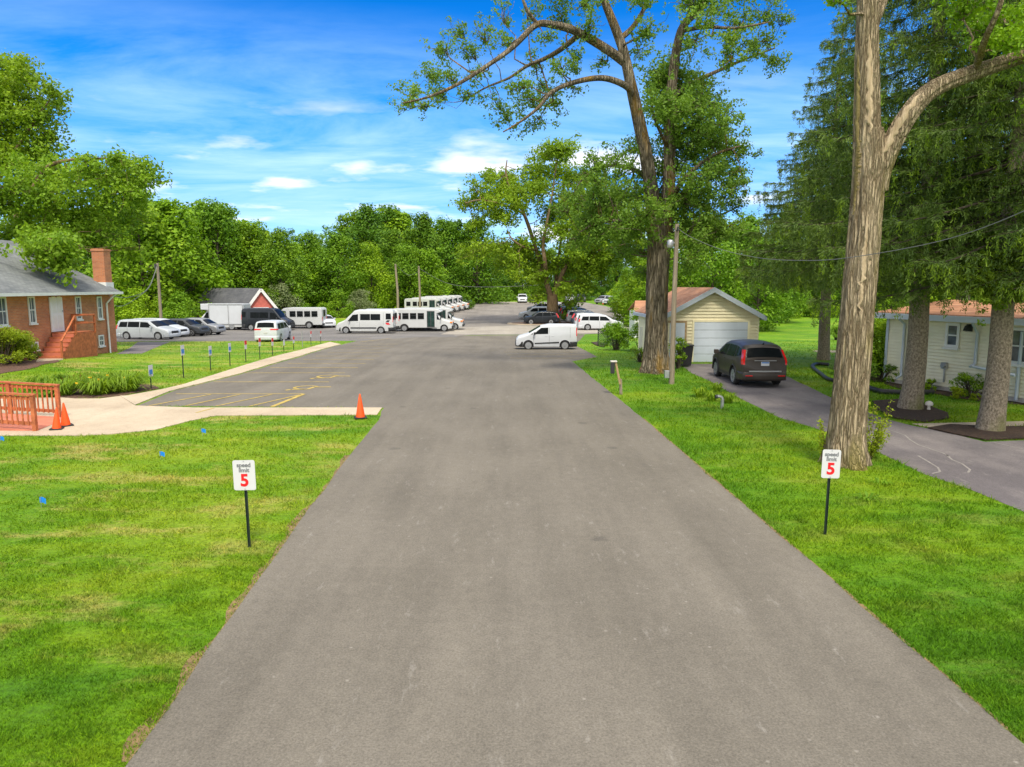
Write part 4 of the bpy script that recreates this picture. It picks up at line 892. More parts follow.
def lilies(spots):
    for i, (px, py, r, col, lab) in enumerate(spots):
        rng = np.random.default_rng(90 + i); c = G(px, py); n = 260; t = rng.uniform(0, 2 * PI, n); rr = .5 * r * np.sqrt(rng.uniform(0, 1, n)); x, y = np.cos(t) * rr, np.sin(t) * rr
        hh = r * .66 * rng.uniform(.35, 1.15, n); out = rng.uniform(.35, 1.0, n) * r
        s = np.stack([-np.sin(t), np.cos(t), np.zeros(n)], 1) * .022; d = np.stack([np.cos(t), np.sin(t)], 1)
        pts = [np.concatenate([np.stack([x, y], 1) + d * (out * f)[:, None], (hh * z)[:, None]], 1) for f, z in ((0, 0), (.35, .8), (.7, 1.0), (1, .62))]
        V = [np.stack([a - s * w0, a + s * w0, b + s * w1, b - s * w1], 1).reshape(-1, 3) for a, b, w0, w1 in ((pts[0], pts[1], .6, 1), (pts[1], pts[2], 1, .8), (pts[2], pts[3], .8, .15))]
        root = thing('daylily' if col != 'red' else 'barberry', lab, 'plant', c, 0, 'daylilies and shrubs of the front bed')
        np_mesh('leaves', np.concatenate(V), 4, M['leaf_lily' if col != 'red' else 'leaf_red'], root)
        if col == 'y':
            k = 3; q = np.stack([rng.normal(size=k) * r * .4, -abs(rng.normal(size=k)) * r * .5, rng.uniform(.5, 1.0, k) * r], 1)
            np_mesh('flowers', leaf_verts(np.repeat(q, 5, 0) + rng.normal(size=(5 * k, 3)) * .02, norm(rng.normal(size=(5 * k, 3)) + [0, -1, .5]), np.full(5 * k, .085)), 4, M['flower'], root)
M['flower'] = plain('flower_yellow', (.75, .48, .01), .6, var=.1)
lilies([(48, 389, .75, '', 'daylily clump at the left end of the front bed, behind the ramp rail'), (62, 395, .8, '', 'daylily clump in the front row of the bed, nearest the ramp end'), (82, 388, .62, '', 'daylily clump behind the red barberry in the front bed'), (80, 386.5, .55, 'red', 'low dark red barberry in the middle of the front bed'), (98, 394, .85, 'y', 'daylily clump with yellow blooms in the middle of the front row'), (104, 386, .75, '', 'daylily clump in the back row right of the red barberry'), (125, 391, .95, 'y', 'daylily clump with yellow blooms at the right end of the bed, by the first sign'), (70, 386, .7, '', 'daylily clump in the back row left of the red barberry'), (118, 385, .7, '', 'daylily clump at the back right corner of the front bed')])
tufts('weed', ['tall grassy weed beside the driveway in front of the pipe vent', 'yellowing weed patch left of the grey vent pipe', 'tall weed right of the grey vent pipe', 'leafy weed between the vent pipe and the dark car'], [(712, 401, .28), (700, 397, .32), (728, 403, .26), (716, 392, .28)], .34, 90, 'leaf_locust', 5)
tufts('weed', ['spiky green weed in the grass right of the right speed sign', 'broad weed in the verge grass right of the thick trunk'], [(868, 500, .26), (880, 484, .24)], .10, 34, 'leaf_forest', 6)
# ================================================================== BUILDINGS
def window(parent, at, u, wdt, hgt, frame=.07, bars=(1, 0), name='window', depth=.05, sill=True, glass='house_glass', mat='white_trim'):
    """at: lower-left corner; u: unit vector along the wall; outward = u x up reversed (given by n)"""
    u = Vector(u); n = Vector((u.y, -u.x, 0)); at = Vector(at); up = Vector((0, 0, 1))
    fr = MB()
    def b(x0, x1, z0, z1, d):
        a = at + u * x0 + up * z0; fr.prism([a, a + u * (x1 - x0), a + u * (x1 - x0) + up * (z1 - z0), a + up * (z1 - z0)], n * d)
    b(0, wdt, 0, frame, depth); b(0, wdt, hgt - frame, hgt, depth); b(0, frame, frame, hgt - frame, depth); b(wdt - frame, wdt, frame, hgt - frame, depth)
    for k in range(bars[0]): z = hgt * (k + 1) / (bars[0] + 1); b(frame, wdt - frame, z - .025, z + .025, depth * .8)
    for k in range(bars[1]): x = wdt * (k + 1) / (bars[1] + 1); b(x - .012, x + .012, frame, hgt - frame, depth * .5)
    f = fr.build(name, M[mat], parent)
    a = at + u * frame + up * frame + n * .012
    MB().quad(a, a + u * (wdt - 2 * frame), a + u * (wdt - 2 * frame) + up * (hgt - 2 * frame), a + up * (hgt - 2 * frame)).build('pane', M[glass], f)
    if sill:
        a = at - u * .04 - up * .08; MB().prism([a, a + u * (wdt + .08), a + u * (wdt + .08) + up * .078, a + up * .078], n * .11).build('sill', M[mat], f)
    return f
# ---- brick building: long wall parallel to the road ------------------------------
EAVE = 3.62
A0 = Vector((-24.35, 43.2, 0)); dirw = Vector((.012, -1, 0)).normalized()    # from far corner toward the viewer
LW = 19.0; nW = Vector((-dirw.y, dirw.x, 0)); nW = nW if nW.x > 0 else -nW
bb = thing('brick_building', 'red brick building with grey shingle roof and red-brown entrance stairs', 'building', (A0.x, A0.y, -.9))
bb_o = Vector(bb.location)
def bl(v): return Vector(v) - bb_o
DW = 11.5
c0, c1 = A0, A0 + dirw * LW; back = -nW * DW
gab = 2.75
def at_w(s, z): return A0 + dirw * s + Vector((0, 0, z))
w = MB()
q = [c0, c1, c1 + back, c0 + back]
for i in range(4):
    a, b = q[i], q[(i + 1) % 4]; w.quad(bl(a + Vector((0, 0, -.9))), bl(b + Vector((0, 0, -.9))), bl(b + Vector((0, 0, EAVE))), bl(a + Vector((0, 0, EAVE))))
for e in (c0, c1): w.quad(bl(e + Vector((0, 0, EAVE))), bl(e + back + Vector((0, 0, EAVE))), bl(e + back / 2 + Vector((0, 0, EAVE + gab))))
w.build('wall', M['brick'], bb)
ov = .55; rise = gab / (DW / 2)
def roofslab(side):
    e = (c0 if side > 0 else c0 + back); out = nW * side
    p0 = e + out * ov - dirw * .45; p1 = e + dirw * LW + out * ov + dirw * .45; mid = (back / 2 if side > 0 else -back / 2)
    r0_ = e + mid - dirw * .45; r1_ = e + dirw * LW + mid + dirw * .45
    zl = EAVE - ov * rise + .12; zr = EAVE + gab + .12
    return [p0 + Vector((0, 0, zl)), p1 + Vector((0, 0, zl)), r1_ + Vector((0, 0, zr)), r0_ + Vector((0, 0, zr))]
rf = MB()
for sd in (1, -1): rf.prism([bl(p) for p in roofslab(sd)], (0, 0, .10))
roof = rf.build('roof', M['shingle_grey'], bb)
pe = roofslab(1)
gt = MB(); gt.prism([bl(pe[0] + nW * .01 + Vector((0, 0, -.06))), bl(pe[1] + nW * .01 + Vector((0, 0, -.06))), bl(pe[1] + nW * .01 + Vector((0, 0, .09))), bl(pe[0] + nW * .01 + Vector((0, 0, .09)))], nW * .12)
gt.build('gutter', M['white_trim'], bb)
so = MB(); so.prism([bl(c0 + Vector((0, 0, EAVE - .16))), bl(c1 + Vector((0, 0, EAVE - .16))), bl(c1 + nW * .5 + Vector((0, 0, EAVE - .16))), bl(c0 + nW * .5 + Vector((0, 0, EAVE - .16)))], (0, 0, -.04)); so.build('soffit', M['white_trim'], bb)
# chimney through the roof edge at the far gable
cp = at_w(-.46, 0) - nW * .50; ch = MB(); zc = EAVE + .1
ch.box(cp.x - .36, cp.x + .36, cp.y - .36, cp.y + .36, -.8, 6.12); ch.box(cp.x - .40, cp.x + .40, cp.y - .40, cp.y + .40, 5.98, 6.10)
ch = ch.build('chimney', M['brick'], roof, loc=bb_o); ch.location = (0, 0, 0)
fl = MB(); fl.box(cp.x - .41, cp.x + .41, cp.y - .43, cp.y + .41, zc - .1, zc + .4); fl = fl.build('flashing', M['white_trim'], roof, loc=bb_o); fl.location = (0, 0, 0)
def wall_at(px, py):   # hit the long wall plane
    d = Vector(ray(px, py)); o = Vector((0, 0, H)); t = (A0 - o).dot(nW) / d.dot(nW); p = o + d * t
    return (p - A0).dot(dirw), p.z
def wwin(x0, x1, y0, y1, bars=(1, 1)):
    s0, _ = wall_at(x1, (y0 + y1) / 2); s1, _ = wall_at(x0, (y0 + y1) / 2); sm = (s0 + s1) / 2
    xm = (x0 + x1) / 2; _, zt = wall_at(xm, y0); _, zb = wall_at(xm, y1)
    a = at_w(s1, zb) + nW * .01
    window(bb, bl(a), -dirw, s1 - s0, zt - zb, bars=bars, depth=.06)
wwin(-7, 6.0, 297, 326, (1, 2)); wwin(27.8, 34.5, 296.5, 323.5); wwin(75, 80.3, 296.5, 319.5); wwin(96.7, 101.3, 296.5, 319)
wwin(30.5, 37.5, 342, 350, (0, 1)); wwin(98, 103.2, 335, 346, (1, 1)); wwin(-40, -26, 297, 327, (1, 2))
# door
s0, zt = wall_at(60.5, 297); s1, zb = wall_at(51, 332)
a = at_w(s1, zb) + nW * .02
d_ = MB(); d_.prism([bl(a), bl(a - dirw * (s1 - s0)), bl(a - dirw * (s1 - s0) + Vector((0, 0, zt - zb))), bl(a + Vector((0, 0, zt - zb)))], nW * .06)
door = d_.build('door', M['white_door'], bb)
pn = MB()
for k in (0, 1):
    for zz, hh in ((.15, .7), (1.0, .85)):
        b = a - dirw * ((s1 - s0) * (.14 + .42 * k)) + Vector((0, 0, zz)) + nW * .06; wd = (s1 - s0) * .3
        pn.prism([bl(b), bl(b - dirw * wd), bl(b - dirw * wd + Vector((0, 0, hh))), bl(b + Vector((0, 0, hh)))], nW * .012)
pn.build('panel', M['white_trim'], door)
hn = a - dirw * ((s1 - s0) * .9) + Vector((0, 0, 1.0)) + nW * .10; MB().tube([bl(hn), bl(hn + Vector((0, 0, .12)))], .03, 8).build('handle', M['steel'], door)
li = at_w((s0 + s1) / 2, zt + .22) + nW * .03; MB().prism([bl(li), bl(li - dirw * .22), bl(li - dirw * .22 + Vector((0, 0, .14))), bl(li + Vector((0, 0, .14)))], nW * .16).build('porch_lamp', M['white_trim'], bb)
# downspout
ds = MB(); p = at_w(.42, 0) + nW * .09
ds.tube([bl(at_w(-.1, EAVE - .12) + nW * .55), bl(at_w(.2, EAVE - .3) + nW * .42), bl(p + Vector((0, 0, EAVE - .75))), bl(p + Vector((0, 0, -.35))), bl(p + Vector((0, 0, -.5)) + nW * .2)], .055, 8)
ds.build('downspout', M['white_trim'], bb, smooth=50)
# stairs: landing at the door, five steps coming toward the viewer along the wall
ZL = zb - .04; sd0 = s0 - .75; sd1 = s1 + .05; WS = 1.25
def sl(s, o_, z): return bl(at_w(s, z) + nW * o_)
stt = MB(); gz = float(Z(-23.5, 37)) - .05
nst = 6; tread = .26
stairs = thing('entrance_stairs', 'red-brown wooden stairs with landing and railing at the white door', 'stairs', (at_w(s0, 0) + nW * .7)[:2] + (gz,))
so_ = Vector(stairs.location)
def st_(s, o_, z): return at_w(s, z) + nW * o_ - so_
ld = MB(); ld.prism([st_(sd0, .03, ZL - .05), st_(sd1, .03, ZL - .05), st_(sd1, WS + .03, ZL - .05), st_(sd0, WS + .03, ZL - .05)], (0, 0, .05)); ld.build('landing', M['deck_stain'], stairs)
sp = MB(); rh = (ZL - gz) / nst
for k in range(1, nst):
    z = ZL - rh * k; a = sd1 + tread * (k - 1)
    sp.prism([st_(a - .02, .05, z - .05), st_(a + tread, .05, z - .05), st_(a + tread, WS, z - .05), st_(a - .02, WS, z - .05)], (0, 0, .05))
sp.build('tread', M['deck_stain'], stairs)
ri = MB()
for k in range(1, nst + 1):
    z = ZL - rh * k; a = sd1 + tread * (k - 1) - .03
    ri.prism([st_(a, .07, z), st_(a, WS - .03, z), st_(a, WS - .03, z + rh - .052), st_(a, .07, z + rh - .052)], dirw * .025)
ri.build('riser', M['deck_top'], stairs)
sk = MB(); se = sd1 + tread * (nst - 1)
sk.prism([st_(sd0, WS + .035, gz - .1), st_(se, WS + .035, gz - .1), st_(se, WS + .035, gz + rh), st_(sd1, WS + .035, ZL - .06), st_(sd0, WS + .035, ZL - .06)], nW * .03)
sk.build('skirt_panel', M['deck_stain'], stairs)
for (s, o_, z) in ((sd0 + .05, WS + .07, ZL - .1), (sd1 - .03, WS + .07, ZL - .1), (se, WS + .07, gz), (sd0 + .05, .12, ZL - .1)):
    b = st_(s, o_, z); ps = MB(); ps.box(b.x - .045, b.x + .045, b.y - .045, b.y + .045, b.z, b.z + 1.02); ps.build('post', M['deck_stain'], stairs)
rl = MB()
for hz in (.98, .55):
    rl.bar(st_(sd0 + .05, WS + .07, ZL - .1 + hz), st_(sd1 - .03, WS + .07, ZL - .1 + hz), .09, .05); rl.bar(st_(sd0 + .05, .12, ZL - .1 + hz), st_(sd0 + .05, WS + .07, ZL - .1 + hz), .05, .09)
rl.bar(st_(sd1 - .03, WS + .07, ZL + .88), st_(se, WS + .07, gz + .98), .09, .05)
rl.build('handrail', M['deck_stain'], stairs)
# ---- wooden ramp ------------------------------------------------------------------
rp = thing('wooden_ramp', 'red-brown wooden ramp with baluster railings at the left edge', 'ramp', G(40, 425))
ro = Vector(rp.location); pa = G(35.5, 431.5) - ro; pb = G(59.5, 418.5) - ro
rd = Vector((-1, .02, .055))
LR = 6.0
dk = MB(); dk.prism([pa + Vector((.05, 0, -.06)), pb + Vector((.25, 0, -.06)), pb + rd * LR + Vector((0, 0, .02)), pa + rd * LR + Vector((0, 0, .02))], (0, 0, .09)); dk.build('deck', M['deck_top'], rp)
for e in (pa, pb):
    for k in range(5):
        p = e + rd * (1.45 * k); b = MB(); b.box(p.x - .05, p.x + .05, p.y - .05, p.y + .05, p.z - .1 - .08 * k, p.z + 1.02); b.build('post', M['deck_stain'], rp)
    r = MB(); r.bar(e + Vector((.06, 0, 1.0)), e + rd * LR + Vector((0, 0, 1.0)), .14, .045); r.build('handrail', M['deck_stain'], rp)
    r = MB(); r.bar(e + Vector((.0, 0, .22)), e + rd * LR + Vector((0, 0, .22)), .04, .09); r.bar(e + Vector((0, 0, .90)), e + rd * LR + Vector((0, 0, .90)), .04, .09); r.build('rail', M['deck_stain'], rp)
    for k in range(1, int(LR / .145)):
        if k % 10 == 0: continue
        p = e + rd * (.145 * k); b = MB(); b.box(p.x - .02, p.x + .02, p.y - .045, p.y - .021, p.z + .16, p.z + .94); b.build('baluster', M['deck_stain'], rp)
# ---- red gabled shed ----------------------------------------------------------------
Ysh = 92.0; pR = P(268, 300, Ysh); pL = P(247, 300, Ysh)
sx1, sx0 = P(269.5, 306, Ysh).x, P(247.5, 306, Ysh).x; gz_ = float(Z(-30, Ysh)) - .1; ez = P(258, 306, Ysh).z; az = P(260, 289.5, Ysh).z
sh_ = thing('gabled_shed', 'red shed with dark shingle roof and white gable trim behind the box truck', 'shed', (sx0, Ysh, gz_)); so2 = Vector(sh_.location)
dep = Vector((-9.0, 5.5, 0)); mx = (sx0 + sx1) / 2
A = Vector((sx0, Ysh + .0, 0)); B = Vector((sx1, Ysh + 1.2, 0)); Mx = (A + B) / 2
def v(p, z): return Vector((p.x, p.y, z)) - so2
w = MB(); w.quad(v(A, gz_), v(B, gz_), v(B, ez), v(Mx, az - .2), v(A, ez)); w.quad(v(A, gz_), v(A + dep, gz_), v(A + dep, ez), v(A, ez)); w.quad(v(B, gz_), v(B + dep, gz_), v(B + dep, ez), v(B, ez)); w.quad(v(A + dep, gz_), v(B + dep, gz_), v(B + dep, ez), v(Mx + dep, az - .2), v(A + dep, ez))
w.build('wall', M['red_wall'], sh_)
f = (A - Mx); f.normalize(); fd = Vector((.5, -.35, 0)) * .5
slope = (az - ez) / (A - Mx).length; k = .55
r = MB()
for e in (A, B):
    u_ = (e - Mx).normalized(); eo = e + u_ * k
    r.prism([v(eo + fd, ez - k * slope + .05), v(Mx + fd, az + .05), v(Mx + dep - fd, az + .05), v(eo + dep - fd, ez - k * slope + .05)], (0, 0, .12))
r.build('roof', M['shingle_dark'], sh_)
r = MB()
for e in (A, B):
    u_ = (e - Mx).normalized(); eo = e + u_ * (k + .03); r.bar(v(eo + fd * 1.06, ez - k * slope), v(Mx + fd * 1.06, az + .02), .09, .34)
r.bar(v(A + (A - Mx).normalized() * k + fd, ez - k * slope + .02), v(A + (A - Mx).normalized() * k + dep, ez - k * slope + .02), .08, .25)
r.build('gable_trim', M['white_trim'], sh_)
dn = (B - A).normalized(); a = A + dn * .7 + Vector((.0, -.05, 0)); MB().prism([v(a, gz_), v(a + dn * 1.9, gz_), v(a + dn * 1.9, gz_ + 2.3), v(a, gz_ + 2.3)], Vector((dn.y, -dn.x, 0)) * .05).build('door', M['white_door'], sh_)
# ---- yellow garage --------------------------------------------------------------------
Yg = 36.8
gx1 = P(758, 340, Yg).x; gxa = P(713, 288, Yg).x; gx0 = gxa - (gx1 - gxa); gzb = float(Z(10, Yg)); aw = P(713, 288, Yg).z - .12; rs = .545; ew = aw - rs * (gx1 - gxa)
ga = thing('garage', 'yellow clapboard garage with rust shingle roof and pale blue door', 'garage', (gxa, Yg, gzb)); go_ = Vector(ga.location); ga.rotation_euler = (0, 0, .02)
hw = gx1 - gxa; ZE = ew - gzb; ZA = aw - gzb; GD = 6.8
w = MB(); lap = .165; z = 0.0
dX0, dX1 = P(693.5, 340, Yg).x - gxa, P(747, 340, Yg).x - gxa; DH = P(720, 322, Yg).z - gzb
qX0, qX1 = P(671, 340, Yg).x - gxa, P(684, 340, Yg).x - gxa
while z < ZA - .02:
    z1 = min(z + lap, ZA)
    h0 = hw if z <= ZE else hw * (ZA - z) / (ZA - ZE); h1 = hw if z1 <= ZE else hw * (ZA - z1) / (ZA - ZE)
    w.quad((-h0, -.040, z), (h0, -.040, z), (h1, -.022, z1 - .042), (-h1, -.022, z1 - .042)); w.quad((-h1, -.022, z1 - .042), (h1, -.022, z1 - .042), (h1, .05, z1 - .042), (-h1, .05, z1 - .042)); w.quad((-h1, .05, z1 - .042), (h1, .05, z1 - .042), (h1, .05, z1), (-h1, .05, z1)); w.quad((-h1, .05, z1), (h1, .05, z1), (h1, -.040, z1), (-h1, -.040, z1)); z = z1
for sx in (-1, 1):
    z = 0
    while z < ZE - .01:
        z1 = min(z + lap, ZE); w.quad((sx * (hw + .022), 0, z), (sx * (hw + .022), GD, z), (sx * hw, GD, z1), (sx * hw, 0, z1)); z = z1
w.quad((-hw, GD, 0), (hw, GD, 0), (hw, GD, ZE), (0, GD, ZA), (-hw, GD, ZE))
w.build('wall', M['siding_yellow'], ga)
r = MB(); oh = .22
for sx in (-1, 1): r.prism([(0, -.3, ZA + .08), (sx * (hw + oh), -.3, ZE - oh * rs + .08), (sx * (hw + oh), GD + .3, ZE - oh * rs + .08), (0, GD + .3, ZA + .08)], (0, 0, .07))
roof_g = r.build('roof', M['shingle_rust'], ga)
r = MB()
for sx in (-1, 1): r.prism([(0, -.34, ZA - .10), (sx * (hw + oh + .02), -.34, ZE - oh * rs - .10), (sx * (hw + oh + .02), -.34, ZE - oh * rs + .16), (0, -.34, ZA + .16)], (0, .036, 0))
for sx in (-1, 1): r.box(min(sx * (hw + oh), sx * (hw + oh + .1)), max(sx * (hw + oh), sx * (hw + oh + .1)), -.3, GD + .3, ZE - oh * rs - .08, ZE - oh * rs + .10)
r.build('fascia', M['fascia'], ga)
r = MB(); n_ = 5
for k in range(n_): r.box(dX0, dX1, -.065, -.045, DH * k / n_ + .008, DH * (k + 1) / n_ - .008)
gd = r.build('garage_door', M['garage_door'], ga, bevel=.01)
r = MB(); r.box(dX0 - .02, dX1 + .02, -.0445, -.0432, 0.0, DH); r.build('door_gap', M['dark_grey'], gd)
r = MB(); r.box(dX0 - .10, dX0 - .002, -.075, -.0, 0, DH + .1); r.box(dX1 + .002, dX1 + .10, -.075, 0, 0, DH + .1); r.box(dX0 - .1, dX1 + .1, -.077, 0, DH + .003, DH + .11); r.build('door_trim', M['siding_yellow'], ga)
r = MB(); r.box(qX0 - .1, qX1, -.065, -.042, .02, 2.03); sd_ = r.build('side_door', M['garage_door'], ga); r = MB(); r.box(qX1 + .002, qX1 + .10, -.075, 0, 0, 2.12); r.box(qX0 - .2, qX1 + .1, -.077, 0, 2.04, 2.13); r.build('door_frame', M['bare_wood'], ga)
MB().tube([(qX1 - .1, -.09, 1.0), (qX1 - .1, -.045, 1.0)], .03, 8).build('handle', M['steel'], sd_)
r = MB(); r.box(hw - .07, hw + .03, -.03, .06, 0, ZE - .05); r.build('corner_trim', M['siding_yellow'], ga)
# ---- cream house ---------------------------------------------------------------------
hA = Vector((15.25, 28.9, 0)); hd = Vector((1.78, -5.2, 0)).normalized(); hn_ = Vector((hd.y, -hd.x, 0))
hn_ = hn_ if hn_.x < 0 else -hn_
HE = 2.78; hz0 = .0; HL = 15.0; HD = 7.0
ho = thing('cream_house', 'single-storey cream clapboard house with low rust roof on the right', 'house', (hA.x, hA.y, 0)); hO = Vector(ho.location)
w = MB(); z = .18; lap = .125
def hw_(s, o_, z): return hd * s + hn_ * o_ + Vector((0, 0, z))
while z < HE - .02:
    z1 = min(z + lap, HE); w.quad(hw_(0, .02, z), hw_(HL, .02, z), hw_(HL, .005, z1 - .036), hw_(0, .005, z1 - .036)); w.quad(hw_(0, .005, z1 - .036), hw_(HL, .005, z1 - .036), hw_(HL, -.04, z1 - .036), hw_(0, -.04, z1 - .036)); w.quad(hw_(0, -.04, z1 - .036), hw_(HL, -.04, z1 - .036), hw_(HL, -.04, z1), hw_(0, -.04, z1)); w.quad(hw_(0, -.04, z1), hw_(HL, -.04, z1), hw_(HL, .02, z1), hw_(0, .02, z1))
    w.quad(hw_(-.02, 0, z), hw_(-.02, -HD, z), hw_(0, -HD, z1), hw_(0, 0, z1)); w.quad(hw_(HL + .02, 0, z), hw_(HL + .02, -HD, z), hw_(HL, -HD, z1), hw_(HL, 0, z1)); z = z1
w.quad(hw_(0, -HD, .18), hw_(HL, -HD, .18), hw_(HL, -HD, HE), hw_(0, -HD, HE))
for s in (0, HL): w.quad(hw_(s, 0, HE), hw_(s, -HD, HE), hw_(s, -HD / 2, HE + .42))
w.build('wall', M['siding_cream'], ho)
MB().prism([hw_(.05, -.05, -.3), hw_(HL - .05, -.05, -.3), hw_(HL - .05, -HD, -.3), hw_(.05, -HD, -.3)], (0, 0, .5)).build('foundation', M['stone'], ho)
r = MB(); e = .4
for a_, b_ in ((e, -HD / 2), (-HD - e, -HD / 2)):
    zl = HE - e * .12 + .05; zr = HE + .42 + .05; r.prism([hw_(-.35, a_, zl), hw_(HL + .35, a_, zl), hw_(HL + .35, b_, zr), hw_(-.35, b_, zr)], (0, 0, .08))
r.build('roof', M['shingle_rust'], ho)
r = MB(); r.prism([hw_(-.36, e + .005, HE - .16), hw_(HL + .36, e + .005, HE - .16), hw_(HL + .36, e + .005, HE + .05), hw_(-.36, e + .005, HE + .05)], hn_ * .10); r.build('gutter', M['fascia'], ho)
r = MB(); r.prism([hw_(0, 0, HE - .13), hw_(HL, 0, HE - .13), hw_(HL, e, HE - .13), hw_(0, e, HE - .13)], (0, 0, .03)); r.build('soffit', M['white_trim'], ho)
r = MB(); r.prism([hw_(-.03, .022, .1), hw_(.09, .022, .1), hw_(.09, .022, HE - .14), hw_(-.03, .022, HE - .14)], hn_ * .02); r.build('corner_trim', M['fascia'], ho)
def hs(px, py):
    d = Vector(ray(px, py)); o = Vector((0, 0, H)); t = (hA - o).dot(hn_) / d.dot(hn_); p = o + d * t; return (p - hA).dot(hd), p.z
def hwin(x0, x1, y0, y1, **k):
    s0, _ = hs(x0, (y0 + y1) / 2); s1, _ = hs(x1, (y0 + y1) / 2); _, zt = hs((x0 + x1) / 2, y0); _, zb_ = hs((x0 + x1) / 2, y1)
    return window(ho, hw_(s0, .022, zb_), hd, s1 - s0, zt - zb_, frame=.10, **k)
hwin(946.5, 960.5, 323, 347.5); hwin(1008.5, 1045, 328, 365); hwin(1080, 1110, 330, 370)
def spout(px, y0, y1, nm='downspout'):
    s, zt = hs(px, y0); _, zb_ = hs(px, y1); MB().tube([hw_(s, .36, HE - .17), hw_(s, .08, zt - .12), hw_(s, .075, zb_), hw_(s, .3, zb_ - .1)], .05, 8).build(nm, M['fascia'], ho, smooth=50)
spout(906.5, 321, 376); spout(979.5, 330, 364)
s_, z_ = hs(979.5, 364); s2_, z2_ = hs(1022, 372); MB().tube([hw_(s_, .3, z_ - .08), hw_(s2_, .3, z2_ - .1)], .05, 8).build('drain_pipe', M['fascia'], ho)
s_, z_ = hs(1021.5, 360); MB().tube([hw_(s_, .08, 2.4), hw_(s_, .08, .1)], .055, 8).build('downspout', M['fascia'], ho)
s_, z_ = hs(970.5, 328); lm_ = MB(); lm_.prism([hw_(s_ - .11, .022, z_ - .12), hw_(s_ + .11, .022, z_ - .12), hw_(s_ + .11, .022, z_ + .14), hw_(s_ - .11, .022, z_ + .14)], hn_ * .05); lm_.tube([hw_(s_, .07, z_ + .1), hw_(s_, .2, z_ + .05), hw_(s_, .25, z_ - .1)], [.04, .06, .075], 10); lm_.build('wall_lamp', M['black_plastic'], ho)
s_, z_ = hs(946, 366); mt = MB(); mt.prism([hw_(s_ - .1, .022, z_ - .1), hw_(s_ + .1, .022, z_ - .1), hw_(s_ + .1, .022, z_ + .14), hw_(s_ - .1, .022, z_ + .14)], hn_ * .12); mt.tube([hw_(s_, .06, z_ - .1), hw_(s_, .06, z_ - .6)], .03, 8); mt.tube([hw_(s_, .14, z_ + .02), hw_(s_, .20, z_ + .02)], .08, 12); mt.build('electric_meter', M['steel'], ho)
# grey utility box
c = G(936, 386.5); ub = thing('utility_box', 'grey-green metal utility box standing against the cream house wall', 'utility box', c)
r = MB(); r.box(-.36, .36, -.3, .3, 0, .62); r.build('cabinet', M['stone'], ub, bevel=.02); r = MB(); r.box(-.38, .38, -.32, .32, .625, .68); r.build('lid', M['dark_grey'], ub, bevel=.01)
# small ornament
c = G(928.5, 411); on = thing('garden_ornament', 'small white mushroom shaped garden ornament beside the spruce trunk', 'ornament', c)
r = MB(); r.lathe([(.07, .0), (.075, .05), (.055, .16), (.06, .26)], 14); r.build('stem', M['stone'], on, smooth=50); r = MB(); r.lathe([(.05, .24), (.15, .25), (.165, .30), (.12, .39), (.04, .43)], 16); r.build('cap', M['stone'], on, smooth=60); on.scale = (.75, .75, .75)
# little outbuilding far behind the cottonwood
c = Vector((P(644, 320, 66).x, 66, float(Z(11, 66)))); ob_ = thing('small_shed', 'small white shed with rust roof left of the old cottonwood trunk', 'shed', c)
zt_ = P(640, 311, 66).z - c.z; r = MB(); r.box(-.85, 3, 0, 3, 0, zt_); r.build('wall', M['white_trim'], ob_)
r = MB(); r.prism([(-1.0, -.2, zt_ - .05), (3.1, -.2, zt_ - .05), (3.1, 1.5, zt_ + .85), (-.6, 1.5, zt_ + .85)], (0, 0, .08)); r.prism([(-1.0, 3.2, zt_ - .05), (3.1, 3.2, zt_ - .05), (3.1, 1.5, zt_ + .85), (-.6, 1.5, zt_ + .85)], (0, 0, .08)); r.build('roof', M['shingle_rust'], ob_)
r = MB(); r.box(-1.02, 3.1, -.23, -.2, zt_ - .15, zt_ + .06); r.build('fascia', M['fascia'], ob_)
# ================================================================== POLES, WIRES, SIGNS
def upole(px, py_base, Y, top_py, label, lean=0, r=.13, box=False, xarm=False):
    x = P(px, py_base, Y).x; z0 = float(Z(x, Y)); zt = P(px, top_py, Y).z
    t = thing('utility_pole', label, 'utility pole', (x, Y, z0)); hh = zt - z0
    MB().tube([(0, 0, -.3), (0, 0, hh * .5), (lean, 0, hh)], [r * 1.15, r, r * .8], 12).build('post', M['pole'], t, smooth=60)
    r_ = MB(); r_.tube([(lean - .02, -.09, hh - .25), (lean - .02, -.22, hh - .25), (lean - .02, -.22, hh - .12)], .045, 8); r_.build('insulator', M['dark_grey'], t, smooth=50)
    if box: r_ = MB(); r_.box(-.30, -.12, -.13, .05, .25, .55); r_.build('junction_box', M['steel'], t, bevel=.01)
    if xarm: r_ = MB(); r_.tube([(lean - .22, -.05, hh - .55), (lean - .22, -.05, hh - .1)], [.11, .11], 10); r_.build('transformer', M['dark_grey'], t)
    return t, Vector((x + lean, Y, zt))
up1, top1 = upole(671.5, 384, 28.3, 224, 'weathered wooden utility pole between the cottonwood and the yellow garage', .03, .10, box=True)
rj = MB(); rj.lathe([(.10, -.16), (.13, -.1), (.13, .1), (.08, .15)], 12, (-.22, -.02, top1.z - float(Z(6, 28)) - .75)); rj.bar((-.22, 0, top1.z - .75), (0, 0, top1.z - .7), .05, .05); rj.build('lamp_head', M['steel'], up1, smooth=50)
up2, top2 = upole(161.5, 325, 76, 263, 'wooden utility pole behind the row of silver minivans by the left wood', 0, .15, xarm=True)
up3, top3 = upole(398, 310, 104, 264, 'leaning pale utility pole behind the cab of the front white bus', -.25, .17)
up4, top4 = upole(420, 306, 106, 266, 'slim pale utility pole directly above the back bus row', -.1, .16)
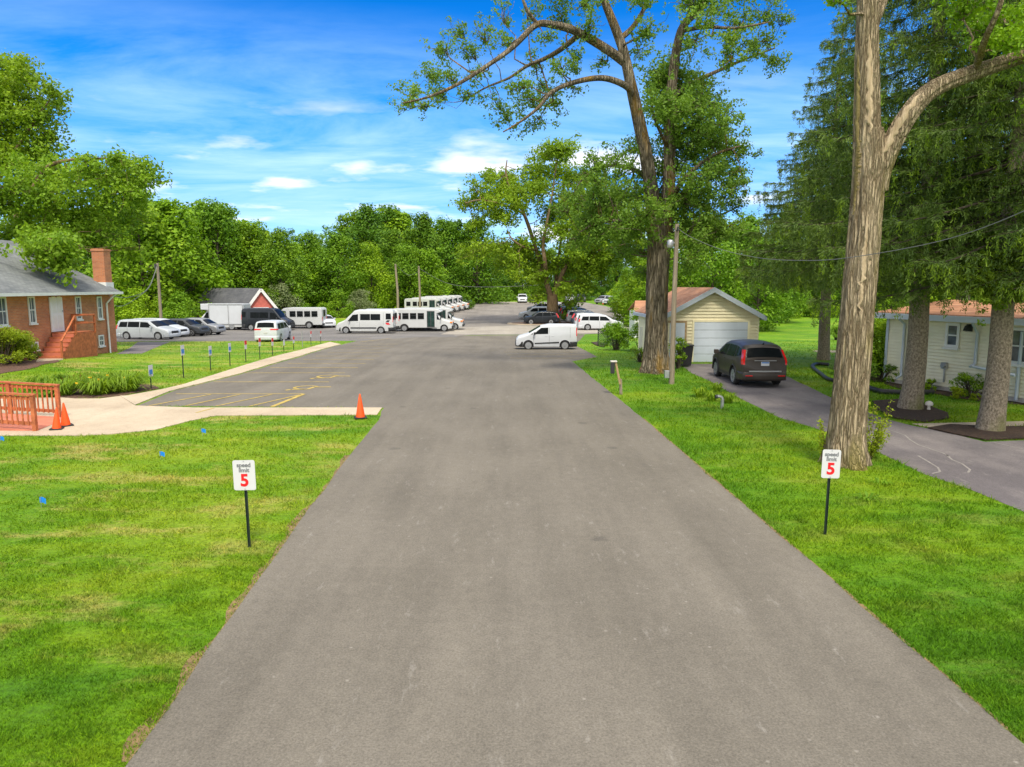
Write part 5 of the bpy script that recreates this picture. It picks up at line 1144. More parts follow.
def wire(pts, r, label):
    pts = catmull(pts, [r] * len(pts), 8)[0]; mb = MB(); mb.tube([p - pts[0] for p in pts], r, 5); o = mb.build('power_line', M['cable']); o.location = pts[0]; tag(o, label, 'cable')
wire([top1 + Vector((0, 0, -.15)), P(690, 236.5, 25.6), P(720, 249, 22.6), P(760, 258, 19.4), P(805, 260.5, 16.6), P(850, 257.5, 14.6), P(940, 241, 12.2), P(1024, 211, 10.6), P(1120, 160, 9.2)], .008, 'black cable sagging from the near wooden pole to the right picture edge')
wire([top2 + Vector((0, 0, -.25)), P(150, 286, 72), P(138, 297, 62), P(122, 306, 50), Vector((-24.3, 43.2, 2.9))], .018, 'lower service cable from the left wood pole to the brick building')
wire([top2 + Vector((0, 0, -.12)), P(148, 288, 70), P(130, 297, 56), Vector((-24.3, 43.2, 3.3))], .018, 'upper service cable from the left wood pole to the brick building')
wire([top3, P(408, 275, 109), top4 + Vector((0, 0, -.8))], .03, 'short cable between the two pale poles behind the buses')
wire([top4 + Vector((0, 0, -.3)), P(450, 284, 110), P(490, 287, 116), P(540, 285, 122)], .03, 'cable running from the slim pale pole along the far wood')
def text(body, size, mat, parent, loc, bold=0, name='lettering', rot=(PI / 2, 0, 0)):
    cu = bpy.data.curves.new(name, 'FONT'); cu.body = body; cu.size = size; cu.align_x = 'CENTER'; cu.align_y = 'CENTER'; cu.extrude = .0012; cu.offset = bold
    cu.materials.append(mat); to = bpy.data.objects.new(name, cu); C.objects.link(to)
    me = bpy.data.meshes.new_from_object(to.evaluated_get(bpy.context.evaluated_depsgraph_get())); bpy.data.objects.remove(to); me.name = name
    o = bpy.data.objects.new(name, me); C.objects.link(o); o.parent = parent; o.location = loc; o.rotation_euler = rot; return o
def rrect(w, h, r, y, th):
    pts = []
    for cx, cz, a0 in ((w / 2 - r, h / 2 - r, 0), (-w / 2 + r, h / 2 - r, 90), (-w / 2 + r, -h / 2 + r, 180), (w / 2 - r, -h / 2 + r, 270)):
        for k in range(5): a = math.radians(a0 + k * 22.5); pts.append((cx + r * math.cos(a), y, cz + r * math.sin(a)))
    return pts
def speed_sign(px, py, top_py, w, h, label, rot, lean):
    c = G(px, py); t = thing('speed_limit_sign', label, 'sign', c, rot); t.rotation_euler = (0, lean, rot)
    hh = P(px, top_py, c.y).z - c.z; m = MB()
    m.bar((-.004, 0, -.2), (-.004, 0, hh - .06), .034, .012, up=(0, 1, 0)); m.bar((-.019, -.010, -.2), (-.019, -.010, hh - .06), .006, .03, up=(0, 1, 0)); m.bar((.011, -.010, -.2), (.011, -.010, hh - .06), .006, .03, up=(0, 1, 0))
    m.build('post', M['green_post'], t)
    zc = hh - h / 2; pl = MB(); pl.prism([(x, y, z + zc) for x, y, z in rrect(w, h, .03, -.045, .004)], (0, .004, 0)); pl = pl.build('sign_panel', M['sign_white'], t)
    yk = -.0475; text('speed', .088, M['sign_grey'], pl, (0, yk, zc + h * .335), .0022); text('limit', .088, M['sign_grey'], pl, (0, yk, zc + h * .165), .0022); text('5', .255, M['sign_red'], pl, (0, yk, zc - h * .185), .008, name='number')
    for dz in (-.46, .46): b = MB(); b.lathe([(.008, -.0495), (.008, -.0445)], 8, (0, 0, zc + h * dz), 'y'); b.build('bolt', M['steel'], t)
speed_sign(250, 547, 459.5, .325, .455, 'white speed limit sign reading 5 on the left lawn', .02, -.012)
speed_sign(825, 534.5, 449, .275, .455, 'white speed limit sign reading 5 on the right verge in front of the scarred trunk', -.10, .010)
# ---- the row of parking signs along the sidewalk ---------------------------------------
PS = [(151.3, 388.7, 365, 'b', 'short blue and white accessible parking sign beside the lily bed'), (183.7, 377.8, 345, 'b', 'tall blue and white accessible parking sign, second from the lily bed'), (210.8, 370.8, 346, 'b', 'blue and white accessible parking sign, third from the lily bed'), (230.2, 366.5, 343, 'b', 'blue and white accessible parking sign nearest the red and white signs'),
      (246, 362.2, 340.5, 'r', 'red and white reserved parking sign nearest the blue signs'), (260, 359.2, 338, 'r', 'red and white reserved parking sign, second from the blue signs'), (272.6, 355.6, 338, 'r', 'red and white parking sign, third from the blue signs'), (284, 352.2, 339.5, 'w', 'slim plain white parking sign among the red and white ones'), (293.7, 350, 336.3, 'r', 'red topped parking sign right of the slim plain white one'), (302.6, 347.5, 330.5, 'n', 'thin bare grey sign post near the far end of the sign row'), (311, 345.5, 331, 'r', 'red and white parking sign, second from the far end of the row'), (320.8, 343.6, 330.8, 'r', 'red and white parking sign, last at the far end of the row')]
for px, py, tp, kind, lab in PS:
    c = G(px, py); t = thing('parking_sign', lab, 'sign', c, 0, 'parking signs along the sidewalk'); hh = P(px, tp, c.y).z - c.z
    m = MB(); m.bar((0, 0, -.1), (0, 0, hh - .03), .045, .03); m.build('post', M['green_post' if kind != 'n' else 'steel'], t)
    if kind == 'n': continue
    sh = .44 if kind != 'w' else .36; sw = .32
    m = MB(); m.box(.022, .028, -sw / 2, sw / 2, hh - sh, hh); pl = m.build('sign_panel', M['sign_white'], t)
    m = MB()
    if kind == 'b': m.box(.0285, .0305, -sw * .38, sw * .38, hh - sh * .82, hh - sh * .40); m.build('blue_symbol', M['sign_blue'], pl)
    elif kind == 'r': m.box(.0285, .0305, -sw * .5, sw * .5, hh - sh * .48, hh - .005); m.build('red_field', M['sign_red'], pl)
# ---- cones and flags ---------------------------------------------------------------------
def cone(px, py, h, label, lean=(0, 0), rz=.3):
    c = G(px, py); c.z += .02; t = thing('traffic_cone', label, 'traffic cone', c); t.rotation_euler = (lean[0], lean[1], rz)
    m = MB(); b = h * .25; m.box(-b, b, -b, b, 0, .035); m.build('base', M['rubber'], t, bevel=.01)
    m = MB(); m.lathe([(h * .19, .03), (h * .185, .06), (h * .035, h * .97), (h * .02, h)], 24); m.build('cone_body', M['cone'], t, smooth=40); return t
cone(360.5, 418.5, .72, 'tall orange traffic cone at the end of the concrete strip by the road')
cone(56.8, 430, .60, 'orange cone standing in front of the other at the ramp end', (0, .06)); cone(66, 426.5, .66, 'orange cone just behind the nearer one at the ramp end', (.02, -.03), .8)
cone(603, 304.4, .9, 'small orange cone far off on the edge of the side drive')
for px, py, lab in ((161, 460, 'small blue marker flag left of the left speed sign'), (41.5, 508, 'small blue marker flag nearest the camera on the left lawn'), (202.5, 436, 'small blue marker flag on the lawn by the concrete plaza edge'), (1, 444, 'small blue marker flag at the left picture edge by the ramp')):
    c = G(px, py); t = thing('marker_flag', lab, 'marker flag', c); MB().tube([(0, 0, -.05), (0.0, 0, .20)], .004, 5).build('wire_stem', M['steel'], t)
    m = MB(); m.grid(lambda u, v_: (.12 * u - .02, .02 * math.sin(u * 5), .10 + .10 * v_ - .02 * u), 6, 3); f = m.build('flag', M['flag_blue'], t); md = f.modifiers.new('thick', 'SOLIDIFY'); md.thickness = .003
# ---- mailbox-like lamp post, vent pipe, bin, fence, hose, board -------------------------------
c = G(620.5, 394.5); mp = thing('leaning_post', 'leaning grey wooden post with a black box on the right verge', 'post', c)
def lp(px, py): return P(px, py, c.y) - c
pw = (c.y / F)
m = MB(); m.bar(lp(621, 396), lp(620.5, 379), .10, .10, up=(0, 1, 0)); m.build('post', M['pole'], mp, bevel=.01)
m = MB(); m.bar(lp(619.8, 384) + Vector((0, -.085, 0)), lp(615.3, 362) + Vector((0, -.085, 0)), .075, .07, up=(0, 1, 0)); m.build('brace', M['bare_wood'], mp, bevel=.01)
q = lp(612.6, 366.5); m = MB(); m.box(q.x - .075, q.x + .055, q.y - .16, q.y + .03, q.z - .24, q.z + .17); m.build('box', M['black_plastic'], mp, bevel=.012)
m = MB(); m.box(q.x - .09, q.x + .14, q.y - .17, q.y + .05, q.z + .172, q.z + .215); m.build('cap', M['stone'], mp, bevel=.01)
c = G(722, 408.5); vp = thing('vent_pipe', 'grey elbow vent pipe sticking out of the grass by the driveway', 'pipe', c); hh = P(722, 396.5, c.y).z - c.z
m = MB(); m.tube([(0, 0, -.1), (0, 0, hh - .10), (-.03, 0, hh - .03), (-.09, 0, hh), (-.20, -.02, hh)], .055, 12); m.build('pipe', M['steel'], vp, smooth=60); m = MB(); m.lathe([(.062, -.23), (.062, -.17)], 12, (0, -.02, hh), 'x'); m.build('collar', M['dark_grey'], vp)
m = MB(); m.lathe([(.05, -.2315), (.05, -.2305)], 12, (0, -.02, hh), 'x'); m.build('opening', M['rubber'], vp)
c = G(684.5, 366.5); tb = thing('trash_bin', 'black wheeled trash bin in front of the yellow garage wall', 'trash bin', c, .1); 
m = MB(); m.add([(-.24, -.28, .06), (.24, -.28, .06), (.24, .28, .06), (-.24, .28, .06), (-.30, -.36, 1.02), (.30, -.36, 1.02), (.30, .36, 1.02), (-.30, .36, 1.02)], [(0, 3, 2, 1), (4, 5, 6, 7), (0, 1, 5, 4), (1, 2, 6, 5), (2, 3, 7, 6), (3, 0, 4, 7)]); m.build('body', M['black_plastic'], tb, bevel=.03)
m = MB(); m.box(-.32, .32, -.40, .38, 1.025, 1.10); m.build('lid', M['dark_grey'], tb, bevel=.03)
for sx in (-1, 1): m = MB(); m.lathe([(.12, -.03), (.12, .03)], 14, (sx * .27, .26, .12), 'x'); m.build('wheel', M['rubber'], tb)
m = MB(); m.tube([(-.25, .42, .98), (.25, .42, .98)], .02, 8); m.build('handle', M['black_plastic'], tb)
fc = thing('chain_link_fence', 'short green chain-link fence overgrown by a bush behind the cargo van', 'fence', G(598, 346))
fo = Vector(fc.location); fl_ = [G(598, 346) - fo, G(607, 345.8) - fo, G(617, 345.6) - fo, G(628, 345.4) - fo]
for p in fl_: m = MB(); m.tube([p - Vector((0, 0, .1)), p + Vector((0, 0, 1.25))], .035, 8); m.build('post', M['green_post'], fc)
m = MB(); m.tube([p + Vector((0, 0, 1.2)) for p in fl_], .02, 6); m.build('top_rail', M['green_post'], fc)
m = MB(); a, b = fl_[0], fl_[-1]; Lf = (b - a).length; u = (b - a) / Lf
for k in range(int((Lf + 1.2) / .14)):
    for sg in (1, -1):
        s0 = k * .14 - (1.2 if sg > 0 else 0); p0s, p1s = (s0, s0 + 1.2) ; z0, z1 = (0, 1.2) if sg > 0 else (1.2, 0)
        lo, hi = max(0, p0s), min(Lf, p1s)
        if hi <= lo: continue
        f0, f1 = (lo - p0s) / 1.2, (hi - p0s) / 1.2; m.bar(a + u * lo + Vector((0, 0, z0 + (z1 - z0) * f0)), a + u * hi + Vector((0, 0, z0 + (z1 - z0) * f1)), .03, .03)
m.build('mesh', M['green_post'], fc)
def hose(pts, r, label):
    ps = [G(*p) + Vector((0, 0, r)) for p in pts]; pp = catmull(ps, [r] * len(ps), 14)[0]; m = MB(); m.tube([p - ps[0] for p in pp], [r * (1 + .10 * (k % 2)) for k in range(len(pp))], 10); o = m.build('corrugated_pipe', M['black_plastic'], smooth=80); o.location = ps[0]; tag(o, label, 'pipe')
hose([(828.5, 366), (818, 365.3), (812.5, 367), (815, 371), (821, 375.5), (826, 379.5), (832, 382), (840, 383)], .075, 'black corrugated drain pipe curling on the lawn left of the scarred trunk')
hose([(866, 389), (873, 391.5), (882, 393.8), (899, 394.6), (915, 394.8), (933, 394.5)], .09, 'black corrugated drain pipe lying behind the spruce trunk')
c = G(640.5, 357); wb = thing('white_board', 'tall white painted board standing left of the old cottonwood trunk', 'board', c); hh = P(641, 327, c.y).z - c.z
m = MB(); m.box(-.09, .09, -.02, .02, 0, hh); m.build('panel', M['white_trim'], wb, bevel=.01); m = MB(); m.box(-.03, .03, .021, .06, -.2, hh - .1); m.build('stake', M['pole'], wb)
# sandy patch on far lawn
sheet('sand_patch', blob([(812, 351), (822, 350.2), (836, 350.6), (836, 352.5), (820, 352.8)], seed=9), .012, M['concrete'])
# ================================================================== VEHICLES (front = +X, right side = -Y)
class Shell:
    def __init__(s, L, W, Ht, top, zb, wheels, rw, belt, taper, plan=.10, crown=.05, gap=.06):
        s.L, s.W, s.H, s.top, s.zb, s.wh, s.rw, s.belt, s.taper, s.plan, s.crown = L, W, Ht, sorted(top), zb, wheels, rw, belt, taper, plan, crown
        s.tx = [t[0] for t in s.top]; s.tz = [t[1] for t in s.top]; s.ra = rw + gap
    def zt(s, x): return float(np.interp(x, s.tx, s.tz))
    def bot(s, x):
        z = s.zb + (.10 * max(0, abs(x) - s.L / 2 + .5) / .5)
        for w in s.wh:
            d = abs(x - w)
            if d < s.ra: z = max(z, s.rw + math.sqrt(s.ra ** 2 - d * d))
        return z
    def w(s, x, z):
        e = max(0, abs(x) - (s.L / 2 - .75)) / .75
        b = s.W / 2 * (1 - s.plan * e * e)
        if z > s.belt: b -= s.taper * (z - s.belt) / (s.H - s.belt)
        if z < .5: b -= .05 * (.5 - z) / .3
        return b
    def ring(s, x):
        zt, zb = s.zt(x), s.bot(x); r = min(.13, max(.02, (zt - zb) * .3))
        ze = zt - r; rows = []
        if ze > s.belt + .03: rows = [zb + (s.belt - zb) * k / 3 for k in range(4)] + [s.belt + (ze - s.belt) * k / 3 for k in (1, 2, 3)]
        else: rows = [zb + (ze - zb) * k / 6 for k in range(7)]
        pts = [(s.w(x, z), z) for z in rows]; we = pts[-1][0]
        pts += [(we - .12 * r, zt - .6 * r), (we - .35 * r, zt - .25 * r), (we - .8 * r, zt - .02 * r)]
        wi = we - .8 * r; pts += [(wi * .55, zt + s.crown * .7), (0, zt + s.crown)]
        return pts
    def body(s, name, mat, parent):
        xs = set(np.linspace(-s.L / 2, s.L / 2, 40).round(3)) | set(round(t, 3) for t in s.tx)
        for w in s.wh:
            for k in range(13): xs.add(round(w - s.ra * math.cos(PI * k / 12), 3))
        xs = sorted(x for x in xs if -s.L / 2 - 1e-6 <= x <= s.L / 2 + 1e-6); m = MB(); R = []
        for x in xs:
            p = s.ring(x); full = [(x, y, z) for y, z in p] + [(x, -y, z) for y, z in reversed(p[:-1])]; R.append(full)
        n = len(R[0]); m.v = [v for r in R for v in r]
        m.f = [(i * n + j, i * n + (j + 1) % n, (i + 1) * n + (j + 1) % n, (i + 1) * n + j) for i in range(len(R) - 1) for j in range(n)]
        m.f += [tuple(range(n)), tuple((len(R) - 1) * n + j for j in range(n))][:2]
        return m.build(name, mat, parent, smooth=38)
    def side(s, q, sy, off=.008, nu=6, nv=3):
        """q: four (x,z): bl, br, tr, tl"""
        def fn(u, v):
            x = (q[0][0] * (1 - u) + q[1][0] * u) * (1 - v) + (q[3][0] * (1 - u) + q[2][0] * u) * v; z = (q[0][1] * (1 - u) + q[1][1] * u) * (1 - v) + (q[3][1] * (1 - u) + q[2][1] * u) * v
            return (x, sy * (s.w(x, z) + off), z)
        return MB().grid(fn, nu, nv)
    def over(s, x0, x1, k=.8, off=.012, nu=6, nv=8, k1=None):
        """patch lying on the top profile between x0 and x1 (windscreen, rear window)"""
        k1 = k1 or k
        def fn(u, v):
            x = x0 + (x1 - x0) * u; z = s.zt(x); dx = .02; dz = (s.zt(x + dx) - s.zt(x - dx)) / (2 * dx); nl = math.hypot(1, dz)
            kk = k + (k1 - k) * u; y = (v * 2 - 1) * kk; hwid = s.w(x, z - .1) - .08
            return (x - dz / nl * off, y * hwid, z + off / nl + s.crown * (1 - (y) ** 2 * .9))
        return MB().grid(fn, nu, nv)
def wheel(parent, x, y, r, wd, sy, rim='alloy', spokes=5):
    t = MB(); t.lathe([(r * .62, -wd / 2), (r * .9, -wd / 2), (r, -wd * .32), (r, wd * .32), (r * .9, wd / 2), (r * .62, wd / 2)], 22, (0, 0, 0), 'y')
    w_ = t.build('wheel', M['rubber'], parent, smooth=40); w_.location = (x, y, r)
    m = MB(); yo = sy * wd * .46
    m.lathe([(r * .70, min(yo, yo + sy * .02)), (r * .70, max(yo, yo + sy * .02))], 20, (0, 0, 0), 'y') if spokes == 0 else None
    if spokes:
        prof = [(r * .58, yo - .02), (r * .72, yo), (r * .72, yo + .015), (r * .64, yo + .02), (r * .58, yo)]
        n = 20; vs = []
        for rr, h in prof:
            for j in range(n): a = 2 * PI * j / n; vs.append((rr * math.cos(a), h, rr * math.sin(a)))
        m.add(vs, [(i * n + j, i * n + (j + 1) % n, ((i + 1) % 5) * n + (j + 1) % n, ((i + 1) % 5) * n + j) for i in range(5) for j in range(n)])
        for k in range(spokes): a = 2 * PI * k / spokes + .3; m.bar((0, yo + .004, 0), (math.cos(a) * r * .58, yo + .004, math.sin(a) * r * .58), .17 * r / .34, .02, up=(0, 1, 0))
        m.lathe([(r * .17, yo - .02), (r * .15, yo + sy * .03 if sy > 0 else yo - .03)], 12, (0, 0, 0), 'y')
    else: m.lathe([(r * .2, min(yo, yo + sy * .05)), (r * .2, max(yo, yo + sy * .05))], 12, (0, 0, 0), 'y')
    m.build('rim', M[rim], w_, smooth=30)
    m = MB(); m.lathe([(r * .63, -.02), (r * .63, .02)], 18, (0, sy * wd * .22, 0), 'y'); m.build('brake_disc', M['dark_grey'], w_)
def boxpart(parent, name, mat, x0, x1, y0, y1, z0, z1, bev=.015):
    m = MB(); m.box(x0, x1, y0, y1, z0, z1); return m.build(name, M[mat], parent, bevel=bev)
def vehicle(name, label, cat, loc, rot, sp, paint, group=None, trim=None, glass='glass', rim='alloy', spokes=None):
    if spokes is None: spokes = 0 if sp['L'] > 4.7 else 5
    t = thing(name, label, cat, loc, rot, group); L, W, Ht = sp['L'], sp['W'], sp['H']
    s = Shell(L, W, Ht, sp['top'], sp['zb'], sp['wheels'], sp['rw'], sp['belt'], sp['taper'], sp.get('plan', .10), sp.get('crown', .05), sp.get('gap', .06))
    s.body('body', M[paint], t); trim = trim or paint
    boxpart(t, 'underbody', 'rubber', -L / 2 + .25, L / 2 - .25, -W / 2 + .24, W / 2 - .24, sp['zb'] - .04, sp['rw'] * 2 + .02)
    for wx in sp['wheels']:
        for sy in (-1, 1): wheel(t, wx, sy * (W / 2 - .115), sp['rw'], .23, sy, rim, spokes)
    for q in sp['side']:
        for sy in (-1, 1): s.side(q, sy).build('side_window', M[glass], t, smooth=60)
    for q in sp.get('doors', []):      # shut lines round the doors, as narrow dark gaps
        for sy in (-1, 1):
            (xa, za), (xb, zb_) = q; s.side([(xa - .008, za), (xa + .008, za), (xb + .008, zb_), (xb - .008, zb_)], sy, .002, 1, 6).build('door_gap', M['dark_grey'], t)
    for q in sp.get('handles', []):
        for sy in (-1, 1): y = sy * (s.w(q[0], q[1]) + .02); boxpart(t, 'door_handle', trim if trim != 'black_plastic' else paint, q[0] - .1, q[0] + .1, min(y, y - sy * .03), max(y, y - sy * .03), q[1] - .02, q[1] + .02, .008)
    a, b = sp['screen']; s.over(a, b, .90, k1=.97).build('windshield', M[sp.get('wglass', glass)], t, smooth=60)
    if 'rear' in sp: a, b = sp['rear']; s.over(a, b, sp.get('rk', .9)).build('rear_window', M[glass], t, smooth=60)
    else:
        for sy in (-1, 1):
            x0 = -L / 2 - .012; m = MB(); m.quad((x0, sy * .08, sp['rearz'][0]), (x0, sy * W * .40, sp['rearz'][0]), (x0, sy * W * .38, sp['rearz'][1]), (x0, sy * .08, sp['rearz'][1])); m.build('rear_window', M[glass], t)
    # bumpers
    bz0, bz1 = sp.get('bz', (.24, .58)); bm_ = sp.get('bumper', paint)
    def bump_strip(end, mat, z0, z1, off, nm):
        def fn(u, v):
            y = (u * 2 - 1); z = z0 + (z1 - z0) * v; ww = s.w(end * (L / 2 - .02), .6); ya = max(-1, min(1, y * 1.18)); wrap = max(0, abs(y) - .84) / .16
            x = end * (L / 2 + off - .10 * ya * ya - wrap * .45); yy = (abs(ya) * ww + wrap * (s.w(x, z) - ww) + (.015 if wrap else 0)) * (1 if y > 0 else -1)
            x += end * .02 * math.sin(PI * v); return (x, yy, z)
        m = MB().grid(fn, 22, 4); o = m.build(nm, M[mat], t, smooth=60); md = o.modifiers.new('thick', 'SOLIDIFY'); md.thickness = .04; md.offset = -1 if end > 0 else 1
    bump_strip(1, bm_, bz0, bz1, .05, 'front_bumper'); bump_strip(-1, bm_, bz0, bz1, .05, 'rear_bumper')
    # lights
    for sy in (-1, 1):
        hz = sp.get('hz', (.66, .84)); x1 = L / 2
        def fh(u, v, sy=sy):
            y = W * (.26 + .20 * u); z = hz[0] + (hz[1] - hz[0]) * v; x = x1 + .015 - .07 * u - max(0, u - .6) * .30 - max(0, (z - s.zt(x1))) * sp.get('hs', .8)
            y = min(y, s.w(x, z) + .012); return (x, sy * y, z)
        MB().grid(fh, 6, 3).build('headlight', M['head_lens'], t, smooth=60)
        tz = sp.get('tz', (.85, 1.25)); tl = sp.get('tl', .09)
        def ft(u, v, sy=sy):
            z = tz[0] + (tz[1] - tz[0]) * v; xe = s_rear_x(s, z); x = xe - .014 + max(0, u - .5) * 2 * sp.get('tw', .22); y = s.w(xe, z) + .012 - tl * (1 - min(1, u * 2))
            if u > .5: y = s.w(x, z) + .012
            return (x, sy * y, z)
        MB().grid(ft, 6, 4).build('taillight', M['red_lens'], t, smooth=60)
        mx, mz = sp['mirror']; y = s.w(mx, mz); m = MB(); m.box(mx - .06, mx + .08, min(sy * (y + .05), sy * (y + .23)), max(sy * (y + .05), sy * (y + .23)), mz - .02, mz + .15); m.bar((mx, sy * (y - .01), mz + .02), (mx, sy * (y + .08), mz + .04), .06, .04); m.build('mirror', M[sp.get('mmat', paint)], t, bevel=.02)
    # grille and plates
    gz = sp.get('gz', (.58, .76)); m = MB(); m.box(L / 2 - .03, L / 2 + .03, -W * .24, W * .24, gz[0], gz[1]); m.build('grille', M['black_plastic'], t, bevel=.01)
    pz = sp.get('pz', .85); xr_ = s_rear_x(s, pz); m = MB(); m.box(xr_ - .03, xr_ - .005, -.155, .155, pz - .075, pz + .075); m.build('license_plate', M['sign_white'], t)
    for nm, q, mt in sp.get('panels', []):
        for sy in (-1, 1): s.side(q, sy, .012, 10, 3).build(nm, M[mt], t, smooth=60)
    return t, s
def s_rear_x(s, z):
    x = -s.L / 2
    if z <= s.zt(x): return x
    while s.zt(x) < z and x < 0: x += .01
    return x
MINIVAN = dict(L=5.14, W=1.98, H=1.76, zb=.22, rw=.345, wheels=(1.55, -1.53), belt=1.08, taper=.17, crown=.04,
    top=[(-2.57, .98), (-2.53, 1.15), (-2.36, 1.66), (-2.2, 1.73), (-1.2, 1.765), (.2, 1.74), (.62, 1.66), (1.5, 1.13), (1.62, 1.08), (2.35, .92), (2.53, .78), (2.57, .66)],
    side=[[(-2.28, 1.12), (-1.42, 1.12), (-1.38, 1.58), (-2.10, 1.57)], [(-1.36, 1.12), (-.22, 1.11), (-.22, 1.59), (-1.32, 1.59)], [(-.14, 1.11), (1.12, 1.09), (.55, 1.55), (-.14, 1.58)]],
    doors=[((-1.40, .35), (-1.40, 1.08)), ((-.18, .35), (-.18, 1.09)), ((1.08, .5), (1.14, 1.05))], handles=[(-.42, .98), (.05, .98)],
    screen=(.72, 1.46), rear=(-2.50, -2.37), rk=.86, mirror=(1.0, 1.08), tz=(.95, 1.30), tw=.14, tl=.16, pz=.86, hz=(.66, .84), gz=(.52, .78), bz=(.24, .56))
PACIFICA = dict(MINIVAN, tz=(1.06, 1.17), tl=.55, tw=.35)
SUV = dict(L=4.46, W=1.84, H=1.68, zb=.27, rw=.36, wheels=(1.34, -1.22), belt=1.06, taper=.23, crown=.05,
    top=[(-2.23, .99), (-2.19, 1.10), (-1.93, 1.52), (-1.70, 1.61), (-1.0, 1.67), (.1, 1.67), (.5, 1.58), (1.26, 1.10), (1.38, 1.06), (2.05, .95), (2.19, .82), (2.23, .70)],
    side=[[(-1.86, 1.24), (-1.28, 1.14), (-1.22, 1.54), (-1.66, 1.49)], [(-1.20, 1.13), (-.20, 1.10), (-.20, 1.56), (-1.14, 1.55)], [(-.12, 1.10), (.92, 1.08), (.42, 1.50), (-.12, 1.55)]],
    doors=[((-1.24, .75), (-1.22, 1.1)), ((-.16, .38), (-.16, 1.08)), ((.86, .5), (.94, 1.04))], handles=[(-.98, .98), (.05, .97)],
    screen=(.60, 1.24), rear=(-2.16, -1.95), mirror=(.82, 1.08), tz=(.90, 1.46), tw=.16, tl=.075, pz=.94, hz=(.72, .90), gz=(.60, .84), bz=(.30, .62),
    panels=[('cladding', [(-.86, .28), (1.0, .28), (1.0, .40), (-.86, .40)], 'black_plastic')])
SEDAN = dict(L=4.75, W=1.84, H=1.45, zb=.2, rw=.33, wheels=(1.42, -1.35), belt=.96, taper=.22, crown=.04,
    top=[(-2.375, .85), (-2.3, 1.02), (-1.75, 1.08), (-1.0, 1.40), (-.4, 1.45), (.3, 1.42), (.6, 1.36), (1.35, .98), (2.1, .86), (2.32, .74), (2.375, .62)],
    side=[[(-1.42, 1.04), (-.55, 1.0), (-.5, 1.34), (-.95, 1.32)], [(-.48, 1.0), (1.0, .99), (.45, 1.30), (-.44, 1.34)]], doors=[((-.5, .35), (-.5, .97))], handles=[(-.75, .9)],
    screen=(.68, 1.30), rear=(-1.70, -1.05), mirror=(.9, .98), tz=(.80, .98), tw=.22, tl=.3, pz=.7, hz=(.62, .76), gz=(.46, .66), bz=(.22, .5))
CARGO = dict(L=4.42, W=1.83, H=1.83, zb=.24, rw=.335, wheels=(1.32, -1.34), belt=1.16, taper=.13, crown=.04, plan=.12,
    top=[(-2.21, 1.70), (-2.15, 1.80), (-1.6, 1.83), (-.2, 1.83), (.35, 1.74), (1.28, 1.20), (1.40, 1.14), (2.02, .96), (2.17, .80), (2.21, .66)],
    side=[[(-.12, 1.17), (.95, 1.15), (.40, 1.60), (-.12, 1.62)], [(1.0, 1.14), (1.16, 1.13), (1.04, 1.20), (.98, 1.21)]],
    doors=[((-.20, .40), (-.20, 1.62)), ((.92, .45), (.96, 1.12)), ((-1.72, .9), (-1.72, 1.62))], handles=[(.0, 1.02), (-.45, 1.02)], rearz=(1.2, 1.6),
    screen=(.44, 1.26), mirror=(.86, 1.15), tz=(1.0, 1.62), tw=.06, tl=.08, pz=.8, hz=(.78, .98), hs=1.6, gz=(.52, .72), bz=(.24, .60), bumper='black_plastic', mmat='black_plastic',
    panels=[('side_moulding', [(-.92, .50), (.86, .44), (.86, .52), (-.92, .60)], 'black_plastic')])
TRANSIT = dict(L=5.98, W=2.06, H=2.48, zb=.28, rw=.36, wheels=(1.95, -1.72), belt=1.35, taper=.16, crown=.05, plan=.12,
    top=[(-2.99, 2.32), (-2.9, 2.44), (-2.2, 2.48), (.6, 2.48), (1.05, 2.38), (2.05, 1.42), (2.2, 1.34), (2.78, 1.10), (2.94, .92), (2.99, .70)],
    side=[[(-2.80, 1.50), (-2.25, 1.50), (-2.25, 2.12), (-2.76, 2.12)], [(-1.68, 1.42), (-.66, 1.42), (-.66, 2.06), (-1.68, 2.06)], [(-.62, 1.42), (.42, 1.42), (.42, 2.06), (-.62, 2.06)], [(.64, 1.34), (1.74, 1.32), (1.2, 1.98), (.64, 2.04)]],
    doors=[((.50, .45), (.50, 2.1)), ((1.62, .6), (1.72, 1.3)), ((-2.0, .9), (-2.0, 2.2))], handles=[(.72, 1.2)], rearz=(1.4, 2.1),
    screen=(1.15, 2.0), mirror=(1.50, 1.35), tz=(1.2, 1.8), tw=.05, tl=.10, pz=.9, hz=(.92, 1.16), hs=1.4, gz=(.62, .86), bz=(.30, .66), bumper='black_plastic', mmat='black_plastic',
    panels=[('side_moulding', [(-1.25, .55), (1.45, .55), (1.45, .68), (-1.25, .68)], 'black_plastic')])
def near_side(px, py, W, rot=0):   # ground point of the near side -> centre
    g = G(px, py); return Vector((g.x, g.y + W / 2, float(Z(g.x, g.y + W / 2))))
def put(name, label, cat, px, py, rot, sp, paint, **k):
    c = near_side(px, py, sp['W']); return vehicle(name, label, cat, c, rot, sp, paint, **k)
cv, _s = put('cargo_van', 'small white windowless cargo van parked across the yellow lines beside the verge', 'van', 546.5, 349.6, PI, CARGO, 'p_white', rim='alloy', spokes=0)
cv.scale = (.90, .93, .90)
v1, s1 = put('parked_suv', 'dark brown-grey SUV parked on the driveway in front of the yellow garage', 'car', 748, 380, PI / 2 - .015, SUV, 'p_brown')
